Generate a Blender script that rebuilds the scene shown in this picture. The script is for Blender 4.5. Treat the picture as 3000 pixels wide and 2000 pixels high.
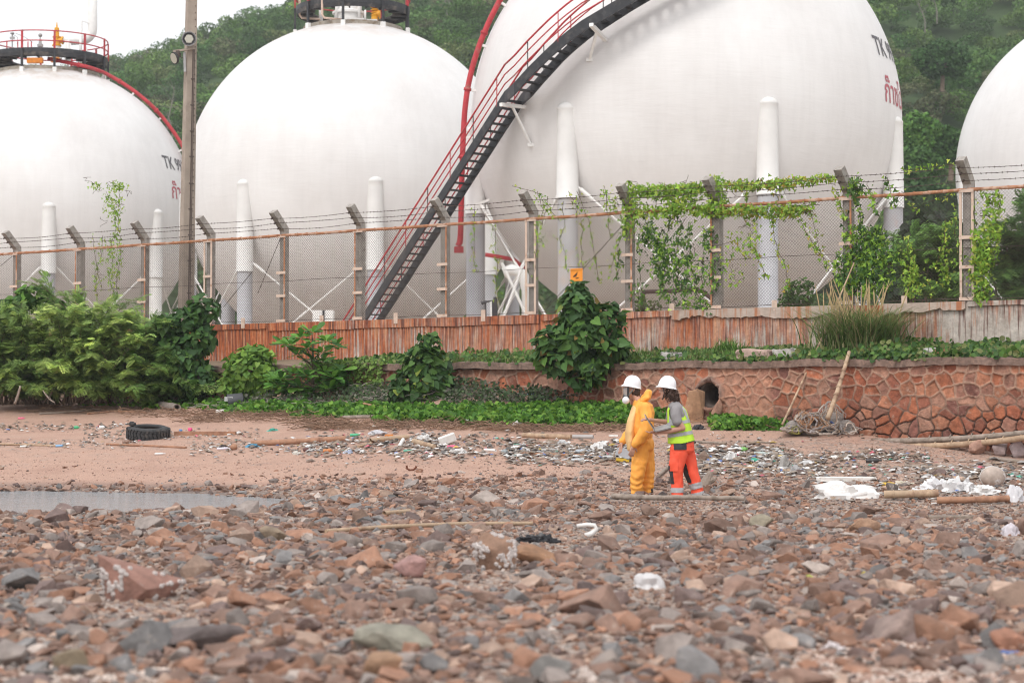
import bpy, bmesh, math, random
import numpy as np
from mathutils import Vector, Matrix, noise
sc = bpy.context.scene
for o in list(bpy.data.objects):
    bpy.data.objects.remove(o)
random.seed(7)
R = np.random.default_rng(11)
rad = math.radians

# ------------------------------------------------------------------ camera
FPX = 5833.0                      # focal length in pixels of the 3000 px wide photograph
PITCH = math.atan(169 / FPX)
CAMZ = 1.45
cam = bpy.data.cameras.new("camera")
co = bpy.data.objects.new("camera", cam)
sc.collection.objects.link(co)
co.location = (0, 0, CAMZ)
co.rotation_euler = (math.pi / 2 + PITCH, 0, 0)
cam.sensor_width = 36
cam.lens = FPX / 3000 * 36
cam.clip_start = 0.5
cam.clip_end = 3000
cam.dof.use_dof = True
cam.dof.focus_distance = 36.0
cam.dof.aperture_fstop = 2.1
sc.camera = co

# ------------------------------------------------------------------ sky and sun (bright overcast)
SUN_EL, SUN_AZ = rad(52), rad(205)      # azimuth clockwise from +Y: behind the camera, from the left
w = bpy.data.worlds.new("World")
sc.world = w
w.use_nodes = True
nt = w.node_tree
nt.nodes.clear()
sky = nt.nodes.new("ShaderNodeTexSky")
sky.sky_type = 'NISHITA'
sky.sun_disc = False
sky.sun_elevation = SUN_EL
sky.sun_rotation = SUN_AZ
sky.air_density = 1.0
sky.dust_density = 4.0
sky.ozone_density = 1.0
hs = nt.nodes.new("ShaderNodeHueSaturation")
hs.inputs['Saturation'].default_value = 0.18
bg = nt.nodes.new("ShaderNodeBackground")
bg.inputs[1].default_value = 0.15
wo = nt.nodes.new("ShaderNodeOutputWorld")
nt.links.new(sky.outputs[0], hs.inputs['Color'])
cl = nt.nodes.new("ShaderNodeMix"); cl.data_type = 'RGBA'      # even cloud layer over the clear-sky model
cl.inputs[0].default_value = 0.72
cl.inputs[7].default_value = (5.6, 5.65, 5.75, 1)
nt.links.new(hs.outputs[0], cl.inputs[6])
nt.links.new(cl.outputs[2], bg.inputs[0])
nt.links.new(bg.outputs[0], wo.inputs[0])
sl = bpy.data.lights.new("sun", 'SUN')
sl.energy = 0.9
sl.angle = rad(16)
sl.color = (1.0, 0.95, 0.9)
so = bpy.data.objects.new("sun", sl)
sc.collection.objects.link(so)
so.rotation_euler = Vector((-math.sin(SUN_AZ) * math.cos(SUN_EL), -math.cos(SUN_AZ) * math.cos(SUN_EL), -math.sin(SUN_EL))).to_track_quat('-Z', 'Y').to_euler()
sc.view_settings.view_transform = 'Standard'
sc.view_settings.look = 'None'
sc.view_settings.gamma = 1
sc.view_settings.exposure = 0.65
sc.cycles.filter_width = 1.0
sc.cycles.max_bounces = 8
sc.cycles.transparent_max_bounces = 16

# ------------------------------------------------------------------ picture <-> place
cP, sP = math.cos(PITCH), math.sin(PITCH)
def ray(u, v):
    yc = (1000 - v) / FPX
    return np.array([(u - 1500) / FPX, cP - yc * sP, sP + yc * cP])
def P(u, v, D):
    d = ray(u, v)
    k = D / d[1]
    return (d[0] * k, D, CAMZ + d[2] * k)
def proj(x, y, z):
    """picture coordinates of places (arrays)"""
    dz = z - CAMZ
    f = y * cP + dz * sP
    up = -y * sP + dz * cP
    return 1500 + FPX * x / f, 1000 - FPX * up / f

# the long wall and fence run along one line; local x = along it (to the right), local y = away from the beach
FO = np.array([0.0, 44.0]); FE = np.array([0.8031, -0.5959]); FN = np.array([-0.5959, -0.8031])
FROT = math.atan2(FE[1], FE[0])
def fs(u, v, n=0.0):
    """along-fence position and height where the sight line meets the plane n metres in front of the fence"""
    d = ray(u, v)
    k = (n + FO @ FN) / (d[:2] @ FN)
    p = d * k
    return float((p[:2] - FO) @ FE), float(CAMZ + p[2])
def fw(s, z, n=0.0):
    q = FO + s * FE + n * FN
    return (q[0], q[1], z)

# ------------------------------------------------------------------ objects
C = sc.collection
def tag(o, label=None, cat=None, group=None, kind=None):
    if label: o['label'] = label
    if cat: o['category'] = cat
    if group: o['group'] = group
    if kind: o['kind'] = kind
    return o
def thing(name, label, cat, loc=(0, 0, 0), rotz=0.0, group=None):
    o = bpy.data.objects.new(name, None)
    C.objects.link(o)
    o.empty_display_size = 0.2
    o.location = loc
    o.rotation_euler = (0, 0, rotz)
    return tag(o, label, cat, group)
def wloc(o):
    p = Vector((0, 0, 0))
    while o is not None:
        p += Vector(o.location)
        o = o.parent
    return np.array(p)
def copy_tree(o, parent=None):
    c = o.copy()
    C.objects.link(c)
    c.parent = parent
    for ch in list(o.children):
        copy_tree(ch, c)
    return c

class MB:
    """collects vertices, faces and vertex colours and links them as one mesh object"""
    def __init__(s):
        s.V = []; s.F = []; s.C = []; s.n = 0
    def add(s, v, f, col=None, mi=0):
        v = np.asarray(v, float).reshape(-1, 3)
        if isinstance(f, np.ndarray):
            f = [f]
        else:
            by = {}
            for q in f: by.setdefault(len(q), []).append(q)
            f = [np.array(x) for x in by.values()]
        for a in f:
            s.F.append((a + s.n, mi))
        s.V.append(v)
        if col is None: col = (1, 1, 1)
        col = np.asarray(col, float)
        s.C.append(np.broadcast_to(col[..., :3], (len(v), 3)))
        s.n += len(v)
        return s
    def box(s, c, size, rot=None, col=None, mi=0):
        x, y, z = np.array(size) / 2
        v = np.array([(i * x, j * y, k * z) for i in (-1, 1) for j in (-1, 1) for k in (-1, 1)])
        if rot is not None: v = v @ np.array(rot).T
        return s.add(v + np.array(c), BOXF, col, mi)
    def bar(s, p, q, w, h, col=None, mi=0, up=(0, 0, 1)):
        p = np.array(p, float); q = np.array(q, float)
        d = q - p; L = np.linalg.norm(d); d = d / L
        a = np.cross(d, up)
        if np.linalg.norm(a) < 1e-4: a = np.cross(d, (0, 1, 0))
        a /= np.linalg.norm(a); b = np.cross(a, d)
        return s.box((p + q) / 2, (L, w, h), np.stack([d, a, b], 1), col, mi)
    def tube(s, pts, r, n=8, cap=True, col=None, mi=0):
        pts = np.array(pts, float); m = len(pts)
        r = np.broadcast_to(np.asarray(r, float), (m,))
        t = np.gradient(pts, axis=0); t /= np.linalg.norm(t, axis=1)[:, None] + 1e-12
        ref = np.array([0, 0, 1.0]) if abs(t[0][2]) < 0.9 else np.array([1.0, 0, 0])
        a0 = np.cross(t[0], ref); a0 /= np.linalg.norm(a0)
        vs = []
        ang = np.arange(n) * 2 * math.pi / n
        for i in range(m):
            a0 = a0 - t[i] * (a0 @ t[i]); a0 /= np.linalg.norm(a0) + 1e-12
            b0 = np.cross(t[i], a0)
            vs.append(pts[i] + r[i] * (np.cos(ang)[:, None] * a0 + np.sin(ang)[:, None] * b0))
        i = np.arange(m - 1)[:, None] * n; j = np.arange(n)[None]; k = (j + 1) % n
        f = np.stack([i + j, i + k, i + n + k, i + n + j], -1).reshape(-1, 4)
        fl = [f]
        V = np.concatenate(vs)
        s.add(V, f, col, mi)
        if cap:
            b = s.n - len(V)
            s.F.append((np.arange(n)[None, ::-1] + b, mi)); s.F.append((np.arange(n)[None] + b + (m - 1) * n, mi))
        return s
    def lathe(s, prof, c=(0, 0, 0), n=16, axis=None, col=None, mi=0):
        prof = np.array(prof, float); m = len(prof)
        ang = np.arange(n) * 2 * math.pi / n
        v = np.stack([prof[:, 0:1] * np.cos(ang), prof[:, 0:1] * np.sin(ang), np.broadcast_to(prof[:, 1:2], (m, n))], -1).reshape(-1, 3)
        if axis is not None:
            q = Vector((0, 0, 1)).rotation_difference(Vector(axis)).to_matrix()
            v = v @ np.array(q).T
        i = np.arange(m - 1)[:, None] * n; j = np.arange(n)[None]; k = (j + 1) % n
        return s.add(v + np.array(c), np.stack([i + j, i + k, i + n + k, i + n + j], -1).reshape(-1, 4), col, mi)
    def ball(s, c, r, col=None, n=16, m=9, mi=0):
        a = np.linspace(-math.pi / 2, math.pi / 2, m)
        rr = np.broadcast_to(np.asarray(r, float), (3,))
        b = MB().lathe(np.stack([np.maximum(np.cos(a), 1e-3), np.sin(a)], 1), n=n)
        return s.add(b.V[0] * rr + np.array(c), b.F[0][0], col, mi)
    def build(s, name, mats, parent=None, smooth=False, local=False, origin=None, auto=None):
        V = np.concatenate(s.V)
        if parent is not None and not local: V = V - wloc(parent)
        if origin is not None: V = V - np.array(origin)
        me = bpy.data.meshes.new(name)
        me.vertices.add(len(V)); me.vertices.foreach_set("co", V.ravel())
        tot = sum(a.size for a, _ in s.F); np_ = sum(len(a) for a, _ in s.F)
        me.loops.add(tot); me.polygons.add(np_)
        me.loops.foreach_set("vertex_index", np.concatenate([a.ravel() for a, _ in s.F]).astype(np.int32))
        cnt = np.concatenate([np.full(len(a), a.shape[1]) for a, _ in s.F])
        me.polygons.foreach_set("loop_start", np.concatenate([[0], np.cumsum(cnt)[:-1]]).astype(np.int32))
        me.polygons.foreach_set("material_index", np.concatenate([np.full(len(a), mi) for a, mi in s.F]).astype(np.int32))
        me.polygons.foreach_set("use_smooth", np.full(np_, smooth))
        me.update(calc_edges=True)
        at = me.color_attributes.new("Col", 'FLOAT_COLOR', 'POINT')
        c4 = np.ones((len(V), 4), np.float32); c4[:, :3] = np.concatenate(s.C)
        at.data.foreach_set("color", c4.ravel())
        for mm in (mats if isinstance(mats, (list, tuple)) else [mats]): me.materials.append(mm)
        if auto is not None:
            me.polygons.foreach_set("use_smooth", np.ones(np_, bool))
            me.set_sharp_from_angle(angle=auto)
        o = bpy.data.objects.new(name, me)
        C.objects.link(o)
        o.parent = parent
        if origin is not None: o.location = origin
        return o
BOXF = np.array([(0, 1, 3, 2), (4, 6, 7, 5), (0, 4, 5, 1), (2, 3, 7, 6), (0, 2, 6, 4), (1, 5, 7, 3)])
def rotz(a):
    c, s_ = math.cos(a), math.sin(a)
    return np.array([[c, -s_, 0], [s_, c, 0], [0, 0, 1]])

# ------------------------------------------------------------------ materials
def newmat(name):
    m = bpy.data.materials.new(name)
    m.use_nodes = True
    t = m.node_tree
    b = t.nodes["Principled BSDF"]
    return m, t, b
def N(t, kind, **kw):
    n = t.nodes.new("ShaderNode" + kind)
    for k, v in kw.items():
        if k in n.inputs.keys() if hasattr(n.inputs, 'keys') else False: n.inputs[k].default_value = v
        else: setattr(n, k, v)
    return n
def mapped(t, scale, coord='Object'):
    tc = N(t, "TexCoord"); mp = N(t, "Mapping")
    mp.inputs['Scale'].default_value = scale if isinstance(scale, (tuple, list)) else (scale,) * 3
    t.links.new(tc.outputs[coord], mp.inputs['Vector'])
    return mp.outputs[0]
def noisen(t, scale, detail=4, rough=0.6, coord='Object', sc3=None):
    n = N(t, "TexNoise")
    n.inputs['Scale'].default_value = scale; n.inputs['Detail'].default_value = detail; n.inputs['Roughness'].default_value = rough
    t.links.new(mapped(t, sc3 or 1.0, coord), n.inputs['Vector'])
    return n.outputs['Fac']
def ramp(t, fac, stops):
    r = N(t, "ValToRGB")
    el = r.color_ramp.elements
    while len(el) < len(stops): el.new(0.5)
    for e, (p, c) in zip(el, stops):
        e.position = p
        e.color = (*(c if isinstance(c, (tuple, list)) else (c, c, c)), 1)
    t.links.new(fac, r.inputs[0])
    return r.outputs[0]
def mixc(t, fac, a, b, mode='MIX'):
    m = N(t, "Mix", data_type='RGBA', blend_type=mode)
    for sock, val in ((m.inputs[0], fac), (m.inputs[6], a), (m.inputs[7], b)):
        if isinstance(val, bpy.types.NodeSocket): t.links.new(val, sock)
        elif isinstance(val, (int, float)): sock.default_value = val
        else: sock.default_value = (*val, 1)
    return m.outputs[2]
def mth(t, op, a, b=0.0):
    m = N(t, "Math", operation=op)
    for i, x in enumerate((a, b)):
        if isinstance(x, bpy.types.NodeSocket): t.links.new(x, m.inputs[i])
        else: m.inputs[i].default_value = x
    return m.outputs[0]
def bumpn(t, b, h, strength=0.4, dist=0.02):
    n = N(t, "Bump")
    n.inputs['Strength'].default_value = strength; n.inputs['Distance'].default_value = dist
    t.links.new(h, n.inputs['Height']); t.links.new(n.outputs[0], b.inputs['Normal'])
def vcol(t):
    a = N(t, "Attribute"); a.attribute_name = "Col"
    return a.outputs['Color']
def mat(name, col=(0.5, 0.5, 0.5), rough=0.7, var=0.25, scale=6, bump=0.0, bscale=40, attr=False, metal=0.0, dirt=None, dscale=3, dlo=0.5, dhi=0.65, spec=0.4, trans=0.0):
    m, t, b = newmat(name)
    base = vcol(t) if attr else None
    f = noisen(t, scale)
    v = ramp(t, f, [(0.25, 1 - var), (0.75, 1 + var)])
    if attr: base = mixc(t, 1.0, mixc(t, 1.0, base, col, 'MULTIPLY'), v, 'MULTIPLY')
    else: base = mixc(t, 1.0, col, v, 'MULTIPLY')
    if dirt is not None:
        base = mixc(t, ramp(t, noisen(t, dscale, 6, 0.7), [(dlo, 0.0), (dhi, 1.0)]), base, dirt)
    t.links.new(base, b.inputs['Base Color'])
    b.inputs['Roughness'].default_value = rough
    b.inputs['Metallic'].default_value = metal
    b.inputs['Specular IOR Level'].default_value = spec
    if bump: bumpn(t, b, noisen(t, bscale, 5), bump)
    if trans:
        tr = N(t, "BsdfTranslucent"); mx = N(t, "MixShader")
        t.links.new(base, tr.inputs[0])
        mx.inputs[0].default_value = trans
        out = t.nodes["Material Output"]
        t.links.new(b.outputs[0], mx.inputs[1]); t.links.new(tr.outputs[0], mx.inputs[2]); t.links.new(mx.outputs[0], out.inputs[0])
    return m
LEAF = mat("leaf", (1, 1, 1), 0.55, 0.18, 3, attr=True, trans=0.3, spec=0.3)
BARK = mat("bark", (0.16, 0.12, 0.09), 0.9, 0.4, 12, 0.5, 40)
TWIG = mat("dry_twig", (1, 1, 1), 0.9, 0.3, 20, attr=True)
REDP = mat("red_paint", (0.44, 0.035, 0.045), 0.5, 0.25, 3, dirt=(0.30, 0.16, 0.13), dscale=2, dlo=.56, dhi=.72)
BLKP = mat("black_paint", (0.028, 0.029, 0.034), 0.5, 0.3, 4, dirt=(0.10, 0.09, 0.085), dscale=3, dlo=.5, dhi=.75)
WHTP = mat("white_steel_paint", (0.78, 0.77, 0.75), 0.5, 0.08, 4)
GRYP = mat("grey_steel_paint", (0.42, 0.42, 0.44), 0.55, 0.1, 3, dirt=(0.40, 0.22, 0.13), dscale=0.9, dlo=.6, dhi=.75)
YELP = mat("yellow_paint", (0.75, 0.36, 0.02), 0.45, 0.12, 5)
CONC = mat("weathered_concrete", (0.34, 0.31, 0.28), 0.9, 0.3, 9, 0.5, 60, dirt=(0.16, 0.13, 0.11), dscale=6, dlo=.55, dhi=.7)
CREAM = mat("cream_steel", (0.62, 0.47, 0.38), 0.6, 0.15, 8, dirt=(0.32, 0.12, 0.05), dscale=7, dlo=.57, dhi=.7)
RUST = mat("rusty_steel", (0.42, 0.19, 0.10), 0.85, 0.35, 8, 0.3, 60, dirt=(0.60, 0.40, 0.30), dscale=5, dlo=.5, dhi=.6)
WIRE = mat("dark_wire", (0.085, 0.062, 0.052), 0.6, 0.3, 2)
METAL = mat("grey_metal", (0.36, 0.35, 0.35), 0.45, 0.2, 6, metal=0.3)
# ------------------------------------------------------------------ ground of the beach
CTRL = [(-600,1512,25.5),(0,1512,25.5),(500,1512,25.5)]
ctrl = []
def cp(u, v, D): ctrl.append(P(u, v, D))
for x in (-14, -7, 0, 7, 14):
    for y in (1, 8, 14, 20, 24): ctrl.append((x, y, 0.0 + 0.02 * math.sin(x * 1.3 + y)))
for u, v, D in [(-700,1420,33.8),(100,1425,33.3),(500,1425,33.0),(1000,1425,31.8),(1900,1455,29.4),(1500,1440,30.2),(2300,1440,29.6),(2900,1440,29),
    (-700,1350,37),(100,1350,36.3),(600,1345,36),(1000,1340,35.3),(1500,1340,34.5),(1900,1365,33.2),(2300,1370,32.6),(2700,1380,31.8),(3000,1390,31.4),(3600,1400,30.5),
    (100,1290,39.6),(500,1285,39),(1000,1285,38),(1500,1285,37),(1900,1295,36.2),(2250,1310,35.3),(2600,1330,34),
    (-700,1190,48),(100,1190,47.3),(500,1195,46),(1000,1238,41),(1500,1240,39.6),(1900,1240,38.3),(2200,1245,37.2),(2500,1275,36),(2800,1310,34.9),(3000,1340,34.2),(3500,1400,32.5),
    (1000,1112,43.6),(1300,1112,41.9),(1600,1128,40.35),(1700,1180,39.85),(1450,1115,41.1),
    (600,1150,47.8),(1000,1190,43),(1500,1195,41.2),(100,1120,51),(-700,1110,55)]: cp(u, v, D)
for u, D in ((-300, 29), (0, 29), (300, 29), (600, 28.8)): ctrl.append((P(u, 1470, D)[0], D, -0.16))
ctrl.append((P(720, 1472, 28.8)[0], 28.8, -0.14)); ctrl.append((P(840, 1470, 29)[0], 29, -0.09))
for u in (960, 1060, 1150): ctrl.append((P(u, 1470, 28.6)[0], 28.6, 0.0)); ctrl.append((P(u, 1470, 26)[0], 26, 0.02)); ctrl.append((P(u, 1470, 31)[0], 31, 0.04))
ctrl += [(-30, 20, -0.1), (-30, 30, -0.16), (-34, 38, 0.3), (-34, 55, 2.0), (30, 20, 0.0), (34, 30, -.3), (-8, 56, 2.1), (-20, 62, 2.3), (3, 46, 2.0), (12, 39, 1.2), (22, 31, .2)]
ctrl = np.array(ctrl)
def _phi(d): return d * d * np.log(d + 1e-6) * 0.02 + 0 * d
def _mk(c):
    n = len(c)
    A = np.zeros((n + 3, n + 3))
    d = np.hypot(c[:, None, 0] - c[None, :, 0], c[:, None, 1] - c[None, :, 1])
    A[:n, :n] = _phi(d) + np.eye(n) * 0.05
    A[:n, n:] = np.c_[np.ones(n), c[:, :2]]; A[n:, :n] = A[:n, n:].T
    return np.linalg.solve(A, np.r_[c[:, 2], 0, 0, 0])
_w = _mk(ctrl)
def _G(x, y):
    x = np.asarray(x, float); y = np.asarray(y, float)
    sh = x.shape
    p = np.stack([x.ravel(), y.ravel()], 1)
    out = np.empty(len(p))
    for i in range(0, len(p), 20000):
        q = p[i:i + 20000]
        d = np.hypot(q[:, None, 0] - ctrl[None, :, 0], q[:, None, 1] - ctrl[None, :, 1])
        out[i:i + 20000] = _phi(d) @ _w[:-3] + _w[-3] + q @ _w[-2:]
    z = out.reshape(sh)
    return np.clip(z, -0.4, 2.6) + 0.012 * np.sin(x * 2.1 + np.sin(y * 1.7)) * np.cos(y * 2.6 + x * .7)
_gx0, _gy0, _gs = -42.0, -8.0, 0.1
_GX, _GY = np.meshgrid(_gx0 + np.arange(841) * _gs, _gy0 + np.arange(741) * _gs)
_GZ = _G(_GX, _GY)
def G(x, y):
    """height of the beach, read from a fine table"""
    a = np.clip((np.asarray(x, float) - _gx0) / _gs, 0, 839.99); b = np.clip((np.asarray(y, float) - _gy0) / _gs, 0, 739.99)
    i = a.astype(int); j = b.astype(int); a = a - i; b = b - j
    return (_GZ[j, i] * (1 - a) + _GZ[j, i + 1] * a) * (1 - b) + (_GZ[j + 1, i] * (1 - a) + _GZ[j + 1, i + 1] * a) * b
def gz(x, y): return float(G(np.array([x]), np.array([y]))[0])
def gp(u, v):
    """where the sight line through (u, v) meets the beach"""
    d = ray(u, v)
    D = np.geomspace(7, 56, 1200)
    k = D / d[1]
    h = CAMZ + d[2] * k - G(d[0] * k, D)
    i = np.argmax(h < 0) if (h < 0).any() else len(D) - 1
    return np.array([d[0] * k[i], D[i], float(G(np.array([d[0] * k[i]]), D[i:i + 1])[0])])
def pxm(p): return FPX / p[1]           # photo pixels per metre at a place

def sandmat():
    m, t, b = newmat("beach_sand")
    g = vcol(t)                         # red channel: share of gravel, green: wet
    sep = N(t, "SeparateColor"); t.links.new(g, sep.inputs[0])
    sand = ramp(t, noisen(t, 0.9, 6, .65), [(0.3, (0.37, 0.222, 0.168)), (0.55, (0.445, 0.28, 0.212)), (0.75, (0.40, 0.265, 0.21))])
    sp = ramp(t, noisen(t, 55, 3, .7), [(0.32, 0.55), (0.5, 1.0), (0.68, 1.25)])
    sand = mixc(t, 1.0, sand, sp, 'MULTIPLY')
    vo = N(t, "TexVoronoi"); vo.inputs['Scale'].default_value = 26
    t.links.new(mapped(t, 1.0), vo.inputs['Vector'])
    hv = N(t, "SeparateColor"); t.links.new(vo.outputs['Color'], hv.inputs[0])
    peb = ramp(t, hv.outputs[0], [(0.0, (0.14, 0.11, 0.10)), (0.2, (0.28, 0.19, 0.15)), (0.4, (0.40, 0.25, 0.18)), (0.6, (0.30, 0.27, 0.25)), (0.8, (0.45, 0.33, 0.26)), (1.0, (0.58, 0.52, 0.47))])
    peb = mixc(t, ramp(t, vo.outputs['Distance'], [(0.35, 0.0), (0.75, 0.6)]), peb, (0.15, 0.11, 0.09))
    nz = noisen(t, 3.0, 5, .7)
    fac = mth(t, 'ADD', sep.outputs[0], mth(t, 'MULTIPLY', mth(t, 'SUBTRACT', nz, 0.5), 1.3))
    fr = ramp(t, fac, [(0.35, 0.0), (0.65, 1.0)])
    col = mixc(t, fr, sand, peb)
    col = mixc(t, mth(t, 'MULTIPLY', sep.outputs[1], 0.6), col, (0.12, 0.09, 0.08))
    t.links.new(col, b.inputs['Base Color'])
    b.inputs['Roughness'].default_value = 0.9
    hgt = mth(t, 'ADD', mth(t, 'MULTIPLY', mth(t, 'SUBTRACT', 1.0, vo.outputs['Distance']), fr), mth(t, 'MULTIPLY', noisen(t, 30, 5, .7), 0.6))
    bumpn(t, b, hgt, 0.7, 0.03)
    return m
SAND = sandmat()
def smooth01(x, a, b): 
    q = np.clip((x - a) / (b - a), 0, 1); return q * q * (3 - 2 * q)
mb = MB()
gx = np.concatenate([np.linspace(-40, -14, 27)[:-1], np.linspace(-14, 14, 225)[:-1], np.linspace(14, 40, 27)])
gy = np.concatenate([np.linspace(-6, 7, 14)[:-1], np.linspace(7, 50, 345)[:-1], np.linspace(50, 64, 15)])
X, Y = np.meshgrid(gx, gy)
Z = G(X, Y)
uu, vv = proj(X, np.maximum(Y, 1), Z)
grav = smooth01(vv, 1385, 1470) * 0.9 + 0.35 * np.exp(-((vv - 1300) / 40) ** 2) + 0.25 * np.exp(-((vv - 1360) / 25) ** 2)
grav = np.maximum(grav, 0.5 * smooth01(uu, 1300, 1900) * smooth01(vv, 1255, 1300))
grav = grav * (1 - 0.55 * smooth01(vv, 1830, 1900) * smooth01(uu, 2150, 2400))
wet = smooth01(-np.abs(Z + 0.03), -0.12, -0.02) * smooth01(-uu, -1000, -700) * smooth01(vv, 1395, 1420) * smooth01(-vv, -1545, -1515)
i = np.arange(len(gy) - 1)[:, None] * len(gx); j = np.arange(len(gx) - 1)[None]
f = np.stack([i + j, i + j + 1, i + j + 1 + len(gx), i + j + len(gx)], -1).reshape(-1, 4)
mb.add(np.stack([X, Y, Z], -1), f, np.stack([np.clip(grav, 0, 1), wet, 0 * wet], -1).reshape(-1, 3))
tag(mb.build("beach_ground", SAND, smooth=True), kind='structure')
# wide land sheet under everything, out to the horizon
LAND = mat("far_land", (0.16, 0.14, 0.09), 0.95, 0.3, 0.05)
tag(MB().add([(-400, -85, -.75), (400, -85, -.75), (400, 520, -.75), (-400, 520, -.75)], [(0, 1, 2, 3)]).build("land", LAND), kind='structure')
# tank yard behind the wall
YARD = mat("yard_gravel", (0.50, 0.42, 0.355), 0.95, 0.3, 3, 0.4, 30)
q = [fw(-40, 2.75, -0.2), fw(60, 2.75, -0.2), (140, 175, 2.75), (-160, 175, 2.75)]
tag(MB().add(q, [(0, 1, 2, 3)]).build("tank_yard", YARD), kind='structure')
# creek
m, t, b = newmat("water")
b.inputs['Base Color'].default_value = (0.32, 0.325, 0.335, 1); b.inputs['Roughness'].default_value = 0.10
b.inputs['IOR'].default_value = 1.33
bumpn(t, b, noisen(t, 3.2, 3, .55, sc3=(0.9, 4.2, 1)), 1.0, 0.16)
tag(MB().add([(-40, 22, -.055), (3, 22, -.055), (3, 36, -.055), (-40, 36, -.055)], [(0, 1, 2, 3)]).build("creek_water", m), kind='structure')

# ------------------------------------------------------------------ hill
def skyline(u):
    return np.interp(u, [-1200, -300, 100, 220, 310, 450, 560, 700, 800, 900, 1050, 1400, 2000, 2600, 3200, 4500], [620, 420, 240, 172, 140, 122, 95, 72, 50, 15, -45, -120, -200, -260, -300, -330])
HY0, HY1 = 150.0, 345.0
def hillz(x, y):
    u = 1500 + FPX * x / HY1
    top = CAMZ + (1169 - skyline(u)) / FPX * HY1 - 6.5
    s_ = np.clip((y - HY0) / (HY1 - HY0), 0, 1.6)
    prof = np.where(s_ < 1, 1 - (1 - s_) ** 1.35, 1 - (s_ - 1) * 0.5)
    return 2.0 + (top - 2.0) * prof + (2.5 * np.sin(x * .07 + y * .03) + 2 * np.sin(y * .11 - x * .05)) * np.clip(s_ * 3, 0, 1)
gx = np.linspace(-190, 190, 120); gy = np.linspace(HY0 - 4, 450, 90)
X, Y = np.meshgrid(gx, gy); Z = hillz(X, Y)
i = np.arange(len(gy) - 1)[:, None] * len(gx); j = np.arange(len(gx) - 1)[None]
f = np.stack([i + j, i + j + 1, i + j + 1 + len(gx), i + j + len(gx)], -1).reshape(-1, 4)
SOIL = mat("hill_soil", (0.05, 0.085, 0.03), 0.95, 0.4, 0.3)
tag(MB().add(np.stack([X, Y, Z], -1), f).build("hill", SOIL, smooth=True), kind='structure')
# ------------------------------------------------------------------ rust-streaked concrete wall
WTOP_ = 3.28
def rustwall():
    m, t, b = newmat("rust_streaked_concrete")
    conc = ramp(t, noisen(t, 1.7, 6, .7), [(0.3, (0.30, 0.25, 0.21)), (0.5, (0.48, 0.42, 0.37)), (0.7, (0.58, 0.53, 0.48))])
    sx_ = N(t, "SeparateXYZ"); t.links.new(mapped(t, 1.0), sx_.inputs[0])
    depth = mth(t, 'MULTIPLY', mth(t, 'SUBTRACT', WTOP_, sx_.outputs[2]), 1.0)        # metres below the coping
    s1 = noisen(t, 1.0, 4, .6, sc3=(3.0, 3.0, 0.9))
    s2 = noisen(t, 1.0, 5, .72, sc3=(21, 21, 1.3))
    s3 = noisen(t, 1.0, 4, .65, sc3=(9, 9, 0.8))
    big = noisen(t, 0.35, 3, .6, sc3=(1, 1, 0.5))
    run = mth(t, 'ADD', mth(t, 'MULTIPLY', s2, .62), mth(t, 'ADD', mth(t, 'MULTIPLY', s1, .38), mth(t, 'SUBTRACT', mth(t, 'SUBTRACT', mth(t, 'MULTIPLY', big, .5), mth(t, 'MULTIPLY', sx_.outputs[0], .0115)), mth(t, 'MULTIPLY', depth, .085))))
    rust = ramp(t, s3, [(0.34, (0.20, 0.055, 0.03)), (0.5, (0.44, 0.125, 0.045)), (0.66, (0.54, 0.25, 0.13))])
    dark = ramp(t, mth(t, 'SUBTRACT', noisen(t, 1.0, 4, .6, sc3=(16, 16, 0.7)), mth(t, 'MULTIPLY', depth, .05)), [(0.49, 0.0), (0.63, 0.95)])
    rib = mth(t, 'SINE', mth(t, 'MULTIPLY', sx_.outputs[0], 58.18))
    lft = ramp(t, mth(t, 'MULTIPLY', sx_.outputs[0], -.06), [(0.0, 0.0), (0.25, 1.0)])
    run = mth(t, 'SUBTRACT', run, mth(t, 'MULTIPLY', mth(t, 'MULTIPLY', rib, lft), .075))
    m1 = ramp(t, run, [(0.585, 0.0), (0.68, 0.65), (0.80, 1.0)])
    c = mixc(t, m1, conc, rust)
    c = mixc(t, dark, c, (0.12, 0.045, 0.032))
    c = mixc(t, 1.0, c, ramp(t, noisen(t, 9, 5, .7), [(0.3, .72), (0.7, 1.2)]), 'MULTIPLY')
    t.links.new(c, b.inputs['Base Color']); b.inputs['Roughness'].default_value = 0.92
    bumpn(t, b, mth(t, 'ADD', noisen(t, 22, 5, .7), mth(t, 'MULTIPLY', s2, 0.15)), 0.4, 0.02)
    return m
RWALL = rustwall()
def capmat():
    m, t, b = newmat("rust_stained_coping")
    conc = ramp(t, noisen(t, 5, 6, .7), [(0.3, (0.38, 0.30, 0.25)), (0.7, (0.56, 0.45, 0.38))])
    s2 = noisen(t, 1.0, 5, .7, sc3=(8, 8, 0.5))
    c = mixc(t, ramp(t, s2, [(0.50, 0.0), (0.62, 0.9)]), conc, (0.42, 0.15, 0.06))
    t.links.new(c, b.inputs['Base Color']); b.inputs['Roughness'].default_value = 0.92
    bumpn(t, b, noisen(t, 30, 5, .7), 0.5, 0.02)
    return m
COPE = capmat()
WTOP = 3.28
wall = thing("concrete_wall", "long concrete wall streaked with rust, standing under the chain-link fence", "wall", (FO[0], FO[1], 0), FROT)
mb = MB()
S0, S1 = -30.0, 24.0
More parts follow.
